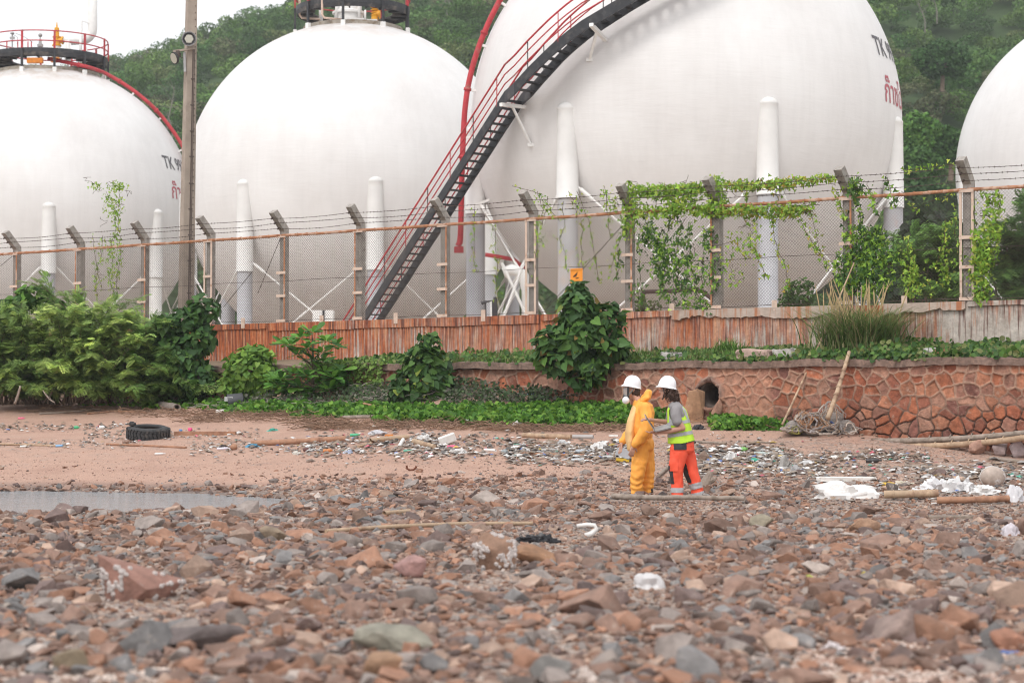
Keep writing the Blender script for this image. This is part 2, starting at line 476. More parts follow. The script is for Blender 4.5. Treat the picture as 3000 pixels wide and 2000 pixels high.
# main face with shallow undulation, front at local y=-0.12
ns = 2600
ss = np.linspace(S0, S1, ns); zz = np.linspace(1.4, WTOP - 0.004, 9)
X, Z = np.meshgrid(ss, zz)
Yf = -0.12 - 0.010 * np.sin(X * 3.1) * np.sin(Z * 2 + X) - 0.011 * np.sin(X * 2 * math.pi / 0.108 + .5 * np.sin(X * 1.7)) * smooth01(-X, -3.5, 1.0)
i = np.arange(len(zz) - 1)[:, None] * ns; j = np.arange(ns - 1)[None]
f = np.stack([i + j, i + j + 1, i + j + 1 + ns, i + j + ns], -1).reshape(-1, 4)
mb.add(np.stack([X, Yf, Z], -1), f)
mb.add([(S0, -.12, WTOP - .004), (S1, -.12, WTOP - .004), (S1, .12, WTOP - .004), (S0, .12, WTOP - .004), (S0, .12, 1.4), (S1, .12, 1.4)], [(0, 1, 2, 3), (3, 2, 5, 4)])
mb.build("wall_panel", RWALL, wall, local=True)
# broken coping strip along the top: plain on the left, thick and ragged on the right
def coping(s0, s1, lo, hi, th, seed):
    r = np.random.default_rng(seed)
    n = max(8, int((s1 - s0) / 0.06)); x = np.linspace(s0, s1, n)
    k = np.convolve(r.normal(0, 1, n + 30), np.ones(14) / 14, 'same')[15:15 + n]
    zb = WTOP - np.clip(lo + (hi - lo) * (0.5 + k * (1.3 if th > .045 else .35)), lo * .6, hi * 1.3)
    v = []
    for a, b_ in zip(x, zb):
        v += [(a, -.122 - th, WTOP + .012), (a, -.122 - th, b_ + .01), (a, -.115, b_), (a, .1, WTOP + .012)]
    f = []
    for q in range(n - 1):
        o = q * 4
        f += [(o, o + 1, o + 5, o + 4), (o + 1, o + 2, o + 6, o + 5), (o + 3, o, o + 4, o + 7)]
    f += [(3, 2, 1, 0), ((n - 1) * 4, (n - 1) * 4 + 1, (n - 1) * 4 + 2, (n - 1) * 4 + 3)]
    return MB().add(v, f)
sx = lambda u: fs(u, 900)[0]
for a, b_, lo, hi, th, sd, mm in ((S0, sx(790), .10, .16, .03, 1, RWALL), (sx(800), sx(1590), .14, .24, .03, 2, RWALL), (sx(1600), sx(1975), .10, .17, .04, 3, RWALL), (sx(1980), sx(2468), .12, .26, .05, 4, COPE), (sx(2600), sx(2838), .17, .34, .06, 5, COPE), (sx(2845), S1, .05, .13, .04, 6, RWALL)):
    coping(a, b_, lo, hi, th, sd).build("coping", mm, wall, local=True)
# ------------------------------------------------------------------ rubble stone retaining wall
SN = 2.5                                      # metres in front of the fence line
def voron(x, z, pts):
    """index of nearest seed and distance to the cell border, both exact enough for masonry"""
    x = x.T; z = z.T
    p = np.stack([x.ravel(), z.ravel() * 1.12], 1)
    q = pts * np.array([1, 1.12])
    idx = np.empty(len(p), int); ed = np.empty(len(p))
    order = np.argsort(q[:, 0]); qs = q[order]
    for a in range(0, len(p), 4000):
        pp = p[a:a + 4000]
        lo = np.searchsorted(qs[:, 0], pp[:, 0].min() - 1.0); hi = np.searchsorted(qs[:, 0], pp[:, 0].max() + 1.0)
        c = qs[lo:hi]
        d2 = ((pp[:, None] - c[None]) ** 2).sum(-1)
        i1 = d2.argmin(1)
        c1 = c[i1]
        mid = (c[None] + c1[:, None]) / 2
        dv = c[None] - c1[:, None]
        L = np.linalg.norm(dv, axis=2)
        e = np.abs(((mid - pp[:, None]) * dv).sum(-1)) / np.where(L < 1e-6, 1, L)
        e[L < 1e-6] = 9
        ed[a:a + 4000] = e.min(1); idx[a:a + 4000] = order[lo + i1]
    return idx.reshape(x.shape).T, ed.reshape(x.shape).T
STONE = mat("rubble_stone", (1, 1, 1), 0.9, 0.42, 11, 0.8, 38, attr=True, dirt=(.36, .235, .175), dscale=8, dlo=.56, dhi=.72)
def vnoise(x, y, f=1.0, seed=0):
    return (np.sin(x * f * 1.7 + seed + 1.3 * np.sin(y * f * 2.1 + seed * 2)) + np.sin(y * f * 1.9 - seed + 1.7 * np.sin(x * f * 1.3 + 3 * seed)) + np.sin((x + y) * f * 3.7 + seed * 5) * .5) / 2.5
def stonewall(name, label, s0, s1, ztop, seed, cell, dull):
    r = np.random.default_rng(seed)
    th = thing(name, label, "wall", (FO[0], FO[1], 0), FROT)
    n1 = int((s1 - s0) / 0.016); x = np.linspace(s0, s1, n1); z = np.arange(-0.25, ztop - 0.115, 0.016)
    X, Z = np.meshgrid(x, z)
    pts = []
    for a in np.arange(s0 - .6, s1 + .6, cell):
        for k, b_ in enumerate(np.arange(-.8, ztop + .4, cell * .8)):
            pts.append((a + r.uniform(-.42, .42) * cell + (k % 2) * cell * .5, b_ + r.uniform(-.36, .36) * cell))
    pts = np.array(pts)
    wx = X + 0.03 * vnoise(X, Z, 6, 1) ; wz = Z + 0.03 * vnoise(X, Z, 6, 2)
    idx, ed = voron(wx, wz, pts)
    pal = np.array([(.29, .095, .052), (.33, .115, .06), (.24, .088, .055), (.35, .15, .088), (.20, .085, .065), (.31, .165, .115), (.26, .125, .088)])
    sc_ = pal[r.integers(0, len(pal), len(pts))] * r.uniform(.8, 1.2, (len(pts), 1))
    sb = r.uniform(-.5, 1.0, len(pts)); tlx = r.normal(0, .25, len(pts)); tlz = r.normal(0, .2, len(pts))
    mort = np.array([.34, .205, .145])
    # mortar proud on the upper left, washed out to open joints towards the right and low down
    open_ = np.clip(smooth01(X, 5.5, 9.0) * smooth01(-Z, -1.75, -0.9) + 0.25 * (vnoise(X, Z, 1.1, 4) - .2), 0, 1)
    joint = 1 - smooth01(ed, 0.013 - .009 * open_, 0.027 - .011 * open_)
    stone_h = 0.018 * sb[idx] + (X - pts[idx, 0]) * tlx[idx] * .25 + (Z - pts[idx, 1]) * tlz[idx] * .25 + 0.008 * vnoise(X, Z, 14, 3)
    h = stone_h * (1 - joint) + joint * (0.030 * (1 - open_) - 0.07 * open_)
    col = sc_[idx] * (1 + .12 * vnoise(X, Z, 9, 5))[..., None]
    mc = mort * (1 - open_)[..., None] + np.array([.06, .045, .04]) * open_[..., None]
    col = col * (1 - joint)[..., None] + mc * joint[..., None]
    # plastered, paler stretch around the drain mouth
    pl = np.exp(-((X - sx2(2185)) / 0.52) ** 4) * dull
    pl = np.clip(pl * 1.25 + .2 * vnoise(X, Z, 4, 6) * (pl > .1), 0, .62)
    col = col * (1 - pl)[..., None] + np.array([.47, .25, .17]) * (0.9 + .12 * vnoise(X, Z, 12, 8))[..., None] * pl[..., None]
    h = h * (1 - pl * .3) + .01 * pl
    # greyish bleached foot
    ft = smooth01(-Z, -0.75, -0.25) * .55 * smooth01(X, 4, 8)
    col = col * (1 - ft)[..., None] + np.array([.36, .26, .22]) * ft[..., None]
    mb = MB()
    i = np.arange(len(z) - 1)[:, None] * n1; j = np.arange(n1 - 1)[None]
    f = np.stack([i + j, i + j + 1, i + j + 1 + n1, i + j + n1], -1).reshape(-1, 4)
    Yw = -SN - h * .95 + (0.0 if dull else .05) + (ztop - Z) * -0.06
    # opening for the drain
    if dull:
        u0, z0 = sx2(2085), P(2085, 1155, 38.2)[2]
        rr = np.hypot((X - u0) / 1.0, (Z - z0) / 1.05)
        keep = ((rr * (1 + .16 * vnoise(X, Z, 5, 9))).ravel()[f].min(1) > 0.225)
        f = f[keep]
        Yw -= 0.10 * np.exp(-((rr - .27) / .07) ** 2)
        rim = np.exp(-((rr - .27) / .06) ** 2) * (Z > z0 - .05)
        col = col * (1 - .7 * rim)[..., None] + np.array([.2, .15, .13]) * .7 * rim[..., None]
    mb.add(np.stack([X, Yw, Z], -1), f, col.reshape(-1, 3))
    mb.build("stone_facing", STONE, th, local=True, smooth=True)
    # coping
    mb = MB()
    n2 = int((s1 - s0) / .12); v = []; cl = []
    for k, a in enumerate(np.linspace(s0, s1, n2)):
        jz = 0.02 * math.sin(a * 2.3) + r.normal(0, .008)
        v += [(a, -SN - .075 + r.normal(0, .006), ztop - .13 + jz * .8), (a, -SN - .085 + r.normal(0, .006), ztop + jz), (a, -SN + .32, ztop + .02 + jz)]
        g = r.uniform(.8, 1.15); cl += [(.22 * g, .15 * g, .12 * g)] * 3
    f = []
    for k in range(n2 - 1):
        o = k * 3; f += [(o, o + 3, o + 4, o + 1), (o + 1, o + 4, o + 5, o + 2)]
    mb.add(v, f, np.array(cl)); mb.build("coping", STONE, th, local=True)
    return th
def sx2(u): return fs(u, 1150, SN)[0]
STOP = 2.17
swall = stonewall("stone_retaining_wall", "red rubble stone retaining wall with raised mortar joints and a drain mouth", sx2(1700), 22.5, STOP, 5, 0.25, 1.0)
stonewall("low_stone_wall", "low overgrown red stone wall half hidden behind the shrubs on the bank", -31.5, sx2(1698), 2.20, 8, 0.30, 0.0)
# drain: a short concrete pipe inside the opening
pu, pz = sx2(2085), P(2085, 1155, 38.2)[2]
DARK = mat("drain_dark", (0.03, 0.022, 0.018), 0.95)
DARKC = mat("dark_concrete", (0.13, 0.10, 0.085), .9, .35, 9, .5, 40)  # dark brown concrete of the drain pipe
ring = MB()
ang = np.linspace(0, 2 * math.pi, 25)
prof = [(0.29, -SN + .0), (0.235, -SN - .02), (0.215, -SN + .03), (0.20, -SN + .5)]
v = [(pu + r_ * math.cos(a), y_, pz + r_ * math.sin(a)) for r_, y_ in prof for a in ang[:-1]]
n = 24
f = [(k * n + j, k * n + (j + 1) % n, (k + 1) * n + (j + 1) % n, (k + 1) * n + j) for k in range(len(prof) - 1) for j in range(n)]
ring.add(v, f); ring.build("drain_pipe", DARKC, swall, local=True, smooth=True)
db = MB(); db.add([(pu + .2 * math.cos(a), -SN + .45, pz + .2 * math.sin(a)) for a in ang[:-1]], [tuple(range(24))]); db.build("drain_inside", DARK, swall, local=True)  # near-black disc painted in for the shade deep inside the drain
# ledge between the two walls
LEDGE = mat("ledge_soil", (0.20, 0.15, 0.10), 0.95, 0.35, 2.5, 0.5, 25)
mb = MB()
ss = np.linspace(-32, 23, 160); yy = np.linspace(-SN + .1, -.1, 9)
X, Y = np.meshgrid(ss, yy)
Z = STOP - .04 + (Y + SN) / SN * 0.24 + .03 * np.sin(X * 2.2) * np.sin(Y * 3) + 0.03 * (X < sx2(1690))
i = np.arange(len(yy) - 1)[:, None] * 160; j = np.arange(159)[None]
f = np.stack([i + j, i + j + 1, i + j + 161, i + j + 160], -1).reshape(-1, 4)
o = mb.add(np.stack([X, Y, Z], -1), f).build("ledge_ground", LEDGE, smooth=True, local=True)
o.location = (FO[0], FO[1], 0); o.rotation_euler = (0, 0, FROT); tag(o, kind='structure')

# ------------------------------------------------------------------ chain-link fence
fence = thing("chain_link_fence", "chain-link fence with leaning concrete post tops, rusty top rail and barbed wire", "fence", (FO[0], FO[1], 0), FROT)
RAILZ = 5.40
POSTU = [-375, -165, 50, 237, 425, 618, 833, 1057, 1305, 1563, 1846, 2103, 2487, 2840, 3230, 3650, 4150, 4700]
POSTS = [fs(u, 800)[0] for u in POSTU]
LADDER = {5, 9, 13}
for k, s_ in enumerate(POSTS):
    mb = MB()
    # vertical shaft and the arm leaning out over the beach
    w_ = 0.155 if k < 11 else 0.17
    lean = 0.02 * math.sin(k * 2.1)
    a = np.array([(s_ - w_ / 2, -w_ / 2), (s_ + w_ / 2, -w_ / 2), (s_ + w_ / 2, w_ / 2), (s_ - w_ / 2, w_ / 2)])
    kz = RAILZ + 0.16
    top = kz + 0.40
    v = [(x, y, 2.6) for x, y in a] + [(x, y, kz - (.06 if y < 0 else -.02)) for x, y in a] + [(x + lean, y * .92 - .40, top + (y * .55)) for x, y in a]
    mb.add(v, [(0, 1, 5, 4), (1, 2, 6, 5), (2, 3, 7, 6), (3, 0, 4, 7), (4, 5, 9, 8), (5, 6, 10, 9), (6, 7, 11, 10), (7, 4, 8, 11), (8, 9, 10, 11)])
    po = mb.build("post", CONC, fence, local=True)
    for zc2 in (3.34, 3.94, 4.50, RAILZ - .02):
        c = MB(); c.box((s_, -w_ / 2 - .045, zc2), (0.30, 0.012, 0.065)); c.build("clamp_plate", CREAM, po, local=True)
    if k in LADDER:
        for dx in (-.12, .12):
            c = MB(); c.box((s_ + dx, -w_ / 2 - .03, 4.35), (0.05, 0.018, 2.06)); c.build("flat_bar", CREAM, po, local=True)
    else:
        c = MB(); c.box((s_ + (-.09 if k % 2 else .10), -w_ / 2 - .03, 4.33), (0.035, 0.018, 2.08)); c.build("flat_bar", RUST, po, local=True)
    h = MB()
    for q in (.25, .55, .82):
        h.tube([(s_ - .035 + lean * q, -w_ / 2 - .40 * q + .03, kz + (top - kz) * q - .075), (s_ - .035 + lean * q, -w_ / 2 - .40 * q - .025, kz + (top - kz) * q - .115)], 0.021, 6)
    h.build("wire_hole", WIRE, po, local=True)
# rail in lengths with couplings
for k in range(len(POSTS) - 1):
    mb = MB(); a, b_ = POSTS[k], POSTS[k + 1]
    mb.tube([(a + .02, -.10, RAILZ), ((a + b_) / 2, -.10, RAILZ - .012), (b_ - .02, -.10, RAILZ)], 0.034, 10)
    for q in np.arange(a + .2, b_, 0.31): mb.tube([(q, -.10, RAILZ - .006), (q + .014, -.10, RAILZ - .006)], 0.044, 8)
    mb.build("top_rail", RUST, fence, local=True)
# chain link: zigzag wires
pitch = 0.034; z0, z1 = WTOP + .03, RAILZ
nz = int((z1 - z0) / pitch)
cols = np.arange(-21.5, 21.4, pitch)
zk = z0 + np.arange(nz + 1) * pitch
V = []; Fm = []
rw = 0.0036
base = 0
for c, x in enumerate(cols):
    par = (np.arange(nz + 1) + 0) % 2
    px = x + (pitch * 0.52) * (par * 2 - 1) * (1 if c % 2 == 0 else -1)
    py = -.10 + 0.004 * (par * 2 - 1)
    pts = np.stack([px, py, zk], 1)
    tri = np.array([(rw, 0), (-rw * .5, rw * .87), (-rw * .5, -rw * .87)])
    v = pts[:, None] + np.stack([tri[:, 0], tri[:, 1], 0 * tri[:, 0]], 1)[None]
    V.append(v.reshape(-1, 3))
    i = np.arange(nz)[:, None] * 3; j = np.arange(3)[None]; k = (j + 1) % 3
    Fm.append(np.stack([i + j, i + k, i + 3 + k, i + 3 + j], -1).reshape(-1, 4) + base); base += (nz + 1) * 3
mb = MB(); mb.add(np.concatenate(V), np.concatenate(Fm)); mb.build("chain_link_mesh", WIRE, fence, local=True)
for zc, yy_ in ((4.30, -.108), (WTOP + .06, -.108)):
    mb = MB(); mb.tube([(s_, yy_, zc + .01 * math.sin(s_ * 2)) for s_ in np.linspace(-21.5, 21.4, 100)], 0.0055, 5); mb.build("tension_wire", WIRE, fence, local=True)
for q in (.25, .55, .82):
    mb = MB(); pts = []
    for k in range(len(POSTS) - 1):
        a, b_ = POSTS[k], POSTS[k + 1]
        for t_ in np.linspace(0, 1, 14)[:-1]:
            pts.append((a + (b_ - a) * t_, -.10 - .40 * q, RAILZ + .16 + .40 * q - .10 - .05 * 4 * t_ * (1 - t_) * (.6 + .4 * math.sin(k * 3 + q * 9))))
    mb.tube(pts, 0.0052, 5)
    pp = np.array(pts); L = np.r_[0, np.cumsum(np.linalg.norm(np.diff(pp, axis=0), axis=1))]
    for d in np.arange(0, L[-1], 0.105):
        c = np.array([np.interp(d, L, pp[:, i_]) for i_ in range(3)])
        e = R.normal(0, 1, 3); e /= np.linalg.norm(e)
        mb.tube([c - e * .022, c + e * .022], 0.005, 4); e2 = np.cross(e, (1, 0, 0)); mb.tube([c - e2 * .02, c + e2 * .02], 0.005, 4)
    mb.build("barbed_wire", WIRE, fence, local=True)
# little plates bolting the fence foot to the wall
for u in (725, 955, 1172, 1428, 1980, 2280, 2660):
    s_, _ = fs(u, 930)
    c = MB(); c.box((s_, -.155, WTOP + .03), (.115, .02, .25)); c.box((s_, -.168, WTOP + .09), (.03, .012, .03)); c.box((s_, -.168, WTOP - .04), (.03, .012, .03)); c.build("foot_plate", CREAM, fence, local=True)
# some diagonal stay wires
for u0, v0, u1, v1 in ((760, 860, 830, 690), (1605, 905, 1830, 660), (660, 900, 745, 795), (0, 785, 40, 752)):
    a, b_ = fs(u0, v0), fs(u1, v1)
    c = MB(); c.tube([(a[0], -.06, a[1]), (b_[0], -.06, b_[1])], .008, 5); c.build("stay_wire", WIRE, fence, local=True)

# orange camera warning sign on the mesh
SG = mat("orange_sign", (0.85, 0.30, 0.03), 0.5, 0.06, 5)
INK = mat("sign_ink", (0.09, 0.035, 0.01), 0.6)
a = fs(1689, 808, .14)
sgn = thing("warning_sign", "orange square camera surveillance sign hanging on the chain-link fence", "sign", fw(a[0], a[1], .14), FROT)
MB().box((0, 0, 0), (.315, .008, .315)).build("sign_plate", SG, sgn, local=True)
mb = MB(); mb.bar((-.075, -.006, -.01), (.035, -.006, .075), .004, .052, up=(0, -1, 0)); 
mb = MB()
def flat(pts, y=-.0065): return [(x, y, z) for x, z in pts]
mb.add(flat([(-.09, -.012), (-.066, -.035), (.018, .012), (.035, .09)]), [(0, 1, 2, 3)])
mb.add(flat([(-.02, -.01), (.0, -.0), (.0, -.045), (.055, -.03), (.06, -.058), (-.015, -.07)]), [(0, 1, 2, 5), (5, 2, 3, 4)])
mb.build("camera_symbol", INK, sgn, local=True)
def text_mesh(body, size, spacing=1.0, bold=0.0):
    cu = bpy.data.curves.new("t", 'FONT'); cu.body = body; cu.size = size; cu.space_character = spacing; cu.resolution_u = 3; cu.offset = size * bold
    o = bpy.data.objects.new("t", cu); C.objects.link(o)
    dg = bpy.context.evaluated_depsgraph_get()
    me = bpy.data.meshes.new_from_object(o.evaluated_get(dg))
    bm = bmesh.new(); bm.from_mesh(me)
    bmesh.ops.triangulate(bm, faces=bm.faces)
    for _ in range(3):
        lg = [e for e in bm.edges if e.calc_length() > size * .16]
        if lg: bmesh.ops.subdivide_edges(bm, edges=lg, cuts=1)
    bmesh.ops.triangulate(bm, faces=bm.faces)
    v = np.array([x.co[:] for x in bm.verts]); f = [tuple(q.index for q in x.verts) for x in bm.faces]
    bm.free(); bpy.data.objects.remove(o); bpy.data.curves.remove(cu); bpy.data.meshes.remove(me)
    return v, f
for body, z_, wd in (("เตือนกล้องวงจรปิด ทำงาน ตลอด", .118, .28), ("ได้บันทึกภาพไว้", -.115, .2), ):
    v, f = text_mesh(body, .04)
    v[:, 0] -= (v[:, 0].min() + v[:, 0].max()) / 2; v[:, 0] *= wd / np.ptp(v[:, 0])
    MB().add(np.stack([v[:, 0], np.full(len(v), -.0065), v[:, 1] + z_ - .012], 1), [q for q in f]).build("sign_lettering", INK, sgn, local=True)
# ------------------------------------------------------------------ storage spheres
def tankpaint(name, stain, seed):
    m, t, b = newmat(name)
    tc = N(t, "TexCoord")
    base = ramp(t, noisen(t, 0.35, 5, .6), [(0.3, (0.66, 0.64, 0.63)), (0.7, (0.745, 0.735, 0.73))])
    st = ramp(t, noisen(t, 1.0, 4, .6, sc3=(2.4, 2.4, 0.12)), [(0.3, 0.965), (0.6, 1.01)])
    base = mixc(t, 1.0, base, st, 'MULTIPLY')
    wv = ramp(t, noisen(t, 1.0, 3, .5, sc3=(9, 9, 0.05)), [(0.4, .988), (0.6, 1.0)])
    base = mixc(t, 1.0, base, wv, 'MULTIPLY')
    sx = N(t, "SeparateXYZ"); t.links.new(tc.outputs['Object'], sx.inputs[0])
    # grime washed down from the collar on top (height above the sphere centre)
    hh = ramp(t, mth(t, 'MULTIPLY', sx.outputs[2], 1 / 8.0), [(0.80, 0.0), (0.955, 1.0)])
    gm = ramp(t, noisen(t, 1.0, 5, .7, sc3=(1.3, 1.3, .25)), [(0.42, 0.0), (0.66, 1.0)])
    base = mixc(t, mth(t, 'MULTIPLY', mth(t, 'MULTIPLY', hh, gm), stain), base, (0.42, 0.30, 0.21))
    # low belly: shade and warm ground bounce painted into the colour, streaked
    lo = ramp(t, mth(t, 'MULTIPLY', sx.outputs[2], -1 / 8.0), [(0.25, 0.0), (0.85, 1.0)])
    lm = ramp(t, noisen(t, 1.0, 5, .65, sc3=(1.6, 1.6, .3)), [(0.25, 0.35), (0.7, 1.0)])
    base = mixc(t, mth(t, 'MULTIPLY', mth(t, 'MULTIPLY', lo, lm), 0.55), base, (0.47, 0.40, 0.36))
    t.links.new(base, b.inputs['Base Color'])
    b.inputs['Roughness'].default_value = 0.42
    b.inputs['Specular IOR Level'].default_value = 0.35
    hgt = mth(t, 'ADD', noisen(t, 1.0, 4, .6, sc3=(1.1, 1.1, 7.0)), mth(t, 'MULTIPLY', noisen(t, 1.0, 2, .5, sc3=(3, 3, .2)), 0.5))
    bumpn(t, b, hgt, 0.17, 0.05)
    return m
TANKM = tankpaint("white_tank_paint", 0.5, 1); TANKM1 = tankpaint("stained_tank_paint", 0.95, 2)
SLEEVE = mat("sleeve_paint", (0.70, 0.69, 0.675), 0.5, 0.06, 2, 0.25, 6)
FOOT = mat("grey_footing", (0.40, 0.39, 0.39), 0.8, 0.15, 1.5, dirt=(0.42, 0.30, 0.22), dscale=.8, dlo=.5, dhi=.7)
DECKM = mat("dark_deck_steel", (0.045, 0.045, 0.05), 0.6, 0.3, 3, dirt=(0.20, 0.17, 0.14), dscale=1.5, dlo=.5, dhi=.7)
COLLAR = mat("weathered_collar", (0.36, 0.32, 0.27), 0.8, 0.3, 2, dirt=(0.2, .15, .1), dscale=3)
TEXTB = mat("black_lettering", (0.10, 0.095, 0.105), 0.6, 0.1); TEXTR = mat("red_lettering", (0.44, 0.10, 0.125), 0.6, 0.1)
TR = 8.0
T = {}
for k, (u, v, r) in {1: (136, 624, 430), 2: (1033, 560, 492), 3: (2005, 362, 632), 4: (3301, 502, 493)}.items():
    D = math.sqrt((FPX * TR / r) ** 2 + TR ** 2)
    T[k] = np.array(P(u, v, D))
YZ = 2.75
def sphere_mesh():
    mb = MB()
    return mb.ball((0, 0, 0), TR, n=128, m=81)
def on_sphere(az, el, d=0.0):
    """az from the beach-facing side, to the right"""
    r = TR + d
    return np.array([r * math.cos(el) * math.sin(az), -r * math.cos(el) * math.cos(az), r * math.sin(el)])
def tank(k, label, angs, sleeve_z, lowmat, paint):
    c = T[k]
    th = thing("storage_sphere", label, "gas tank", (c[0], c[1], YZ), group="white spherical gas tanks")
    dz = c[2] - YZ
    o = sphere_mesh().build("shell", paint, th, local=True, smooth=True); o.location = (0, 0, dz)
    cols_ = []
    for i, a in enumerate(angs):
        a = rad(a); rc = TR * .978
        x, y = rc * math.sin(a), -rc * math.cos(a)
        s_ = MB()
        zt = -.35 + dz
        s_.lathe([(.001, zt + .2), (.19, zt + .175), (.30, zt + .10), (.375, zt - .03), (.36, zt - .06), (.36, zt - .3), (.37, zt - 1.5), (.385, sleeve_z - YZ + .02), (.40, sleeve_z - YZ), (.36, sleeve_z - YZ)], (x, y, 0), 28)
        s_.build("column_sleeve", SLEEVE, th, local=True, smooth=True)
        b = MB(); b.lathe([(.345, sleeve_z - YZ + .05), (.345, .45), (.36, .45), (.36, 0.0)], (x, y, 0), 24)
        b.build("column", lowmat[i % len(lowmat)], th, local=True, smooth=True)
        p = MB(); p.lathe([(.75, 0), (.75, .35), (.001, .35)], (x, y, 0), 8); p.build("column_base", FOOT, th, local=True)
        cols_.append((x, y))
    n = len(angs)
    for i in range(n):
        j = (i + 1) % n
        a = np.array([*cols_[i], 0]); b_ = np.array([*cols_[j], 0])
        if np.linalg.norm(a - b_) > 8.2 or np.linalg.norm(a - b_) < 4: continue
        d = (b_ - a) / np.linalg.norm(b_ - a)
        for p, q in ((a + d * .3, b_ - d * .3), (b_ - d * .3, a + d * .3)):
            m_ = MB(); top = p + np.array([0, 0, sleeve_z - YZ + .45]); bot = q + np.array([0, 0, .55])
            m_.tube([top, bot], .036, 8)
            dd = (bot - top) / np.linalg.norm(bot - top)
            m_.tube([top + dd * .2, top + dd * .75], .07, 8); m_.tube([top + dd * 3.6, top + dd * 4.0], .055, 8)
            m_.build("brace_rod", WHTP, th, local=True)
    return th, dz
def az_for(k, u):
    """azimuth at which a leg of sphere k shows at picture column u"""
    a = np.linspace(-1.5, 1.5, 3001); D_ = T[k][1] - TR * .968 * np.cos(a)
    return math.degrees(a[np.argmin(np.abs(1500 + FPX * (T[k][0] + TR * .968 * np.sin(a)) / D_ - u))])
c8 = lambda a: [a + 45 * i for i in range(8)]
t1, dz1 = tank(1, "white spherical gas tank at the far left with a rust-stained crown under a round platform", c8(az_for(1, 140)), 7.84, [GRYP, WHTP], TANKM1)
t2, dz2 = tank(2, "white spherical gas tank between the concrete pole and the staircase, under a black ring platform", c8(az_for(2, 1098) - 45), 7.12, [GRYP, GRYP], TANKM)
t3, dz3 = tank(3, "biggest white spherical gas tank with the black staircase against it, its top out of frame", [az_for(3, 1390), az_for(3, 1667), az_for(3, 2248), az_for(3, 2613), 118, 165, 212], 8.3, [GRYP, FOOT, GRYP], TANKM)
t4, dz4 = tank(4, "white spherical gas tank cut off by the right edge of the picture", c8(az_for(4, 2838)), 7.6, [GRYP, GRYP], TANKM)

def lettering(th, dz, body, size, az, el, material, name, sx=1.0, bold=.016):
    v, f = text_mesh(body, size, 1.0, bold)
    x = v[:, 0] * sx; z = v[:, 1]
    e = el + z / TR
    a = az + x / (TR * math.cos(el))
    p = np.stack([np.cos(e) * np.sin(a), -np.cos(e) * np.cos(a), np.sin(e)], 1) * (TR + .012)
    o = MB().add(p, f).build(name, material, th, local=True); o.location = (0, 0, dz)
def az_at(k, u, v):
    """azimuth and elevation on the sphere where the sight line meets it"""
    d = ray(u, v); d = d / np.linalg.norm(d); o = np.array([0, 0, CAMZ]) - T[k]
    b = o @ d; cc = o @ o - TR * TR; disc = b * b - cc
    tt = -b - math.sqrt(max(disc, 0)); p = o + d * tt
    return math.atan2(p[0], -p[1]), math.asin(p[2] / TR)
a, e = az_at(1, 482, 491); lettering(t1, dz1, "TK 991", 1.02, a, e, TEXTB, "tank_number", .86)
a, e = az_at(1, 503, 580); lettering(t1, dz1, "ก๊าซไวไฟ", 1.15, a, e, TEXTR, "warning_lettering", .95, .010)
a, e = az_at(3, 2567, 157); lettering(t3, dz3, "TK 993", 1.02, a, e, TEXTB, "tank_number", .86)
a, e = az_at(3, 2592, 296); lettering(t3, dz3, "ก๊าซไวไฟ", 1.15, a, e, TEXTR, "warning_lettering", .95, .010)

# ---- round platforms on the crowns
def ringpath(r, z, n=72, a0=0, a1=2 * math.pi):
    return [(r * math.sin(a), -r * math.cos(a), z) for a in np.linspace(a0, a1, n)]
def platform(th, dz, Rp, zd, ri, nposts, a_off):
    """zd: deck height above the yard"""
    pl = bpy.data.objects.new("platform", None); C.objects.link(pl); pl.parent = th; pl.empty_display_size = .2
    m_ = MB(); n = 80
    ang = np.linspace(0, 2 * math.pi, n + 1)[:-1]
    prof = [(ri, zd), (Rp, zd), (Rp, zd - .03), (Rp - .06, zd - .2), (Rp - .12, zd - .05), (ri, zd - .05), (ri, zd)]
    m_.lathe(prof, n=n)
    for a in np.arange(16) * math.pi / 8: m_.bar((ri * math.sin(a), -ri * math.cos(a), zd - .1), ((Rp - .1) * math.sin(a), -(Rp - .1) * math.cos(a), zd - .1), .06, .1)
    m_.build("deck", DECKM, pl, local=True)
    m_ = MB(); m_.lathe([(Rp, zd - .02), (Rp + .012, zd - .02), (Rp + .012, zd + .20), (Rp, zd + .20), (Rp, zd - .02)], n=n); m_.build("toe_board", BLKP, pl, local=True)
    for h, g in ((1.12, 0.0), (.58, 0.0)):
        m_ = MB(); m_.tube(ringpath(Rp, zd + h, 90, .0, 2 * math.pi), .034, 8, cap=False); m_.build("hand_rail", REDP, pl, local=True)
    for i in range(nposts):
        a = a_off + i * 2 * math.pi / nposts
        x, y = (Rp + .05) * math.sin(a), -(Rp + .05) * math.cos(a)
        zs = dz + math.sqrt(TR ** 2 - Rp ** 2)
        q = rotz(a)
        m_ = MB(); m_.box((x, y, (zs - .1 + zd + .1) / 2), (.12, .09, zd - zs + .3), q); m_.build("support_leg", BLKP, pl, local=True)
        m_ = MB(); m_.box((x, y, zd + .66), (.11, .07, .96), q); m_.build("rail_post", REDP, pl, local=True)
        m_ = MB(); m_.box((x * 1.0, y * 1.0, zs + .02), (.2, .16, .35), q); m_.build("leg_bracket", WHTP, pl, local=True)
    rc = Rp * .87; zs = dz + math.sqrt(TR ** 2 - rc ** 2)
    m_ = MB(); m_.lathe([(rc, zs - .25), (rc + .02, zs + .16), (rc - .10, zs + .2), (rc - .5, zs + .2), (rc - .6, zs)], n=n); m_.build("collar", COLLAR, pl, local=True, smooth=False)
    return pl
dk1 = P(136, 180, T[1][1])[2] - YZ
dk2 = P(1033, 38, T[2][1])[2] - YZ
platform(t1, dz1, 3.25, dk1, 1.9, 12, rad(-10.5))
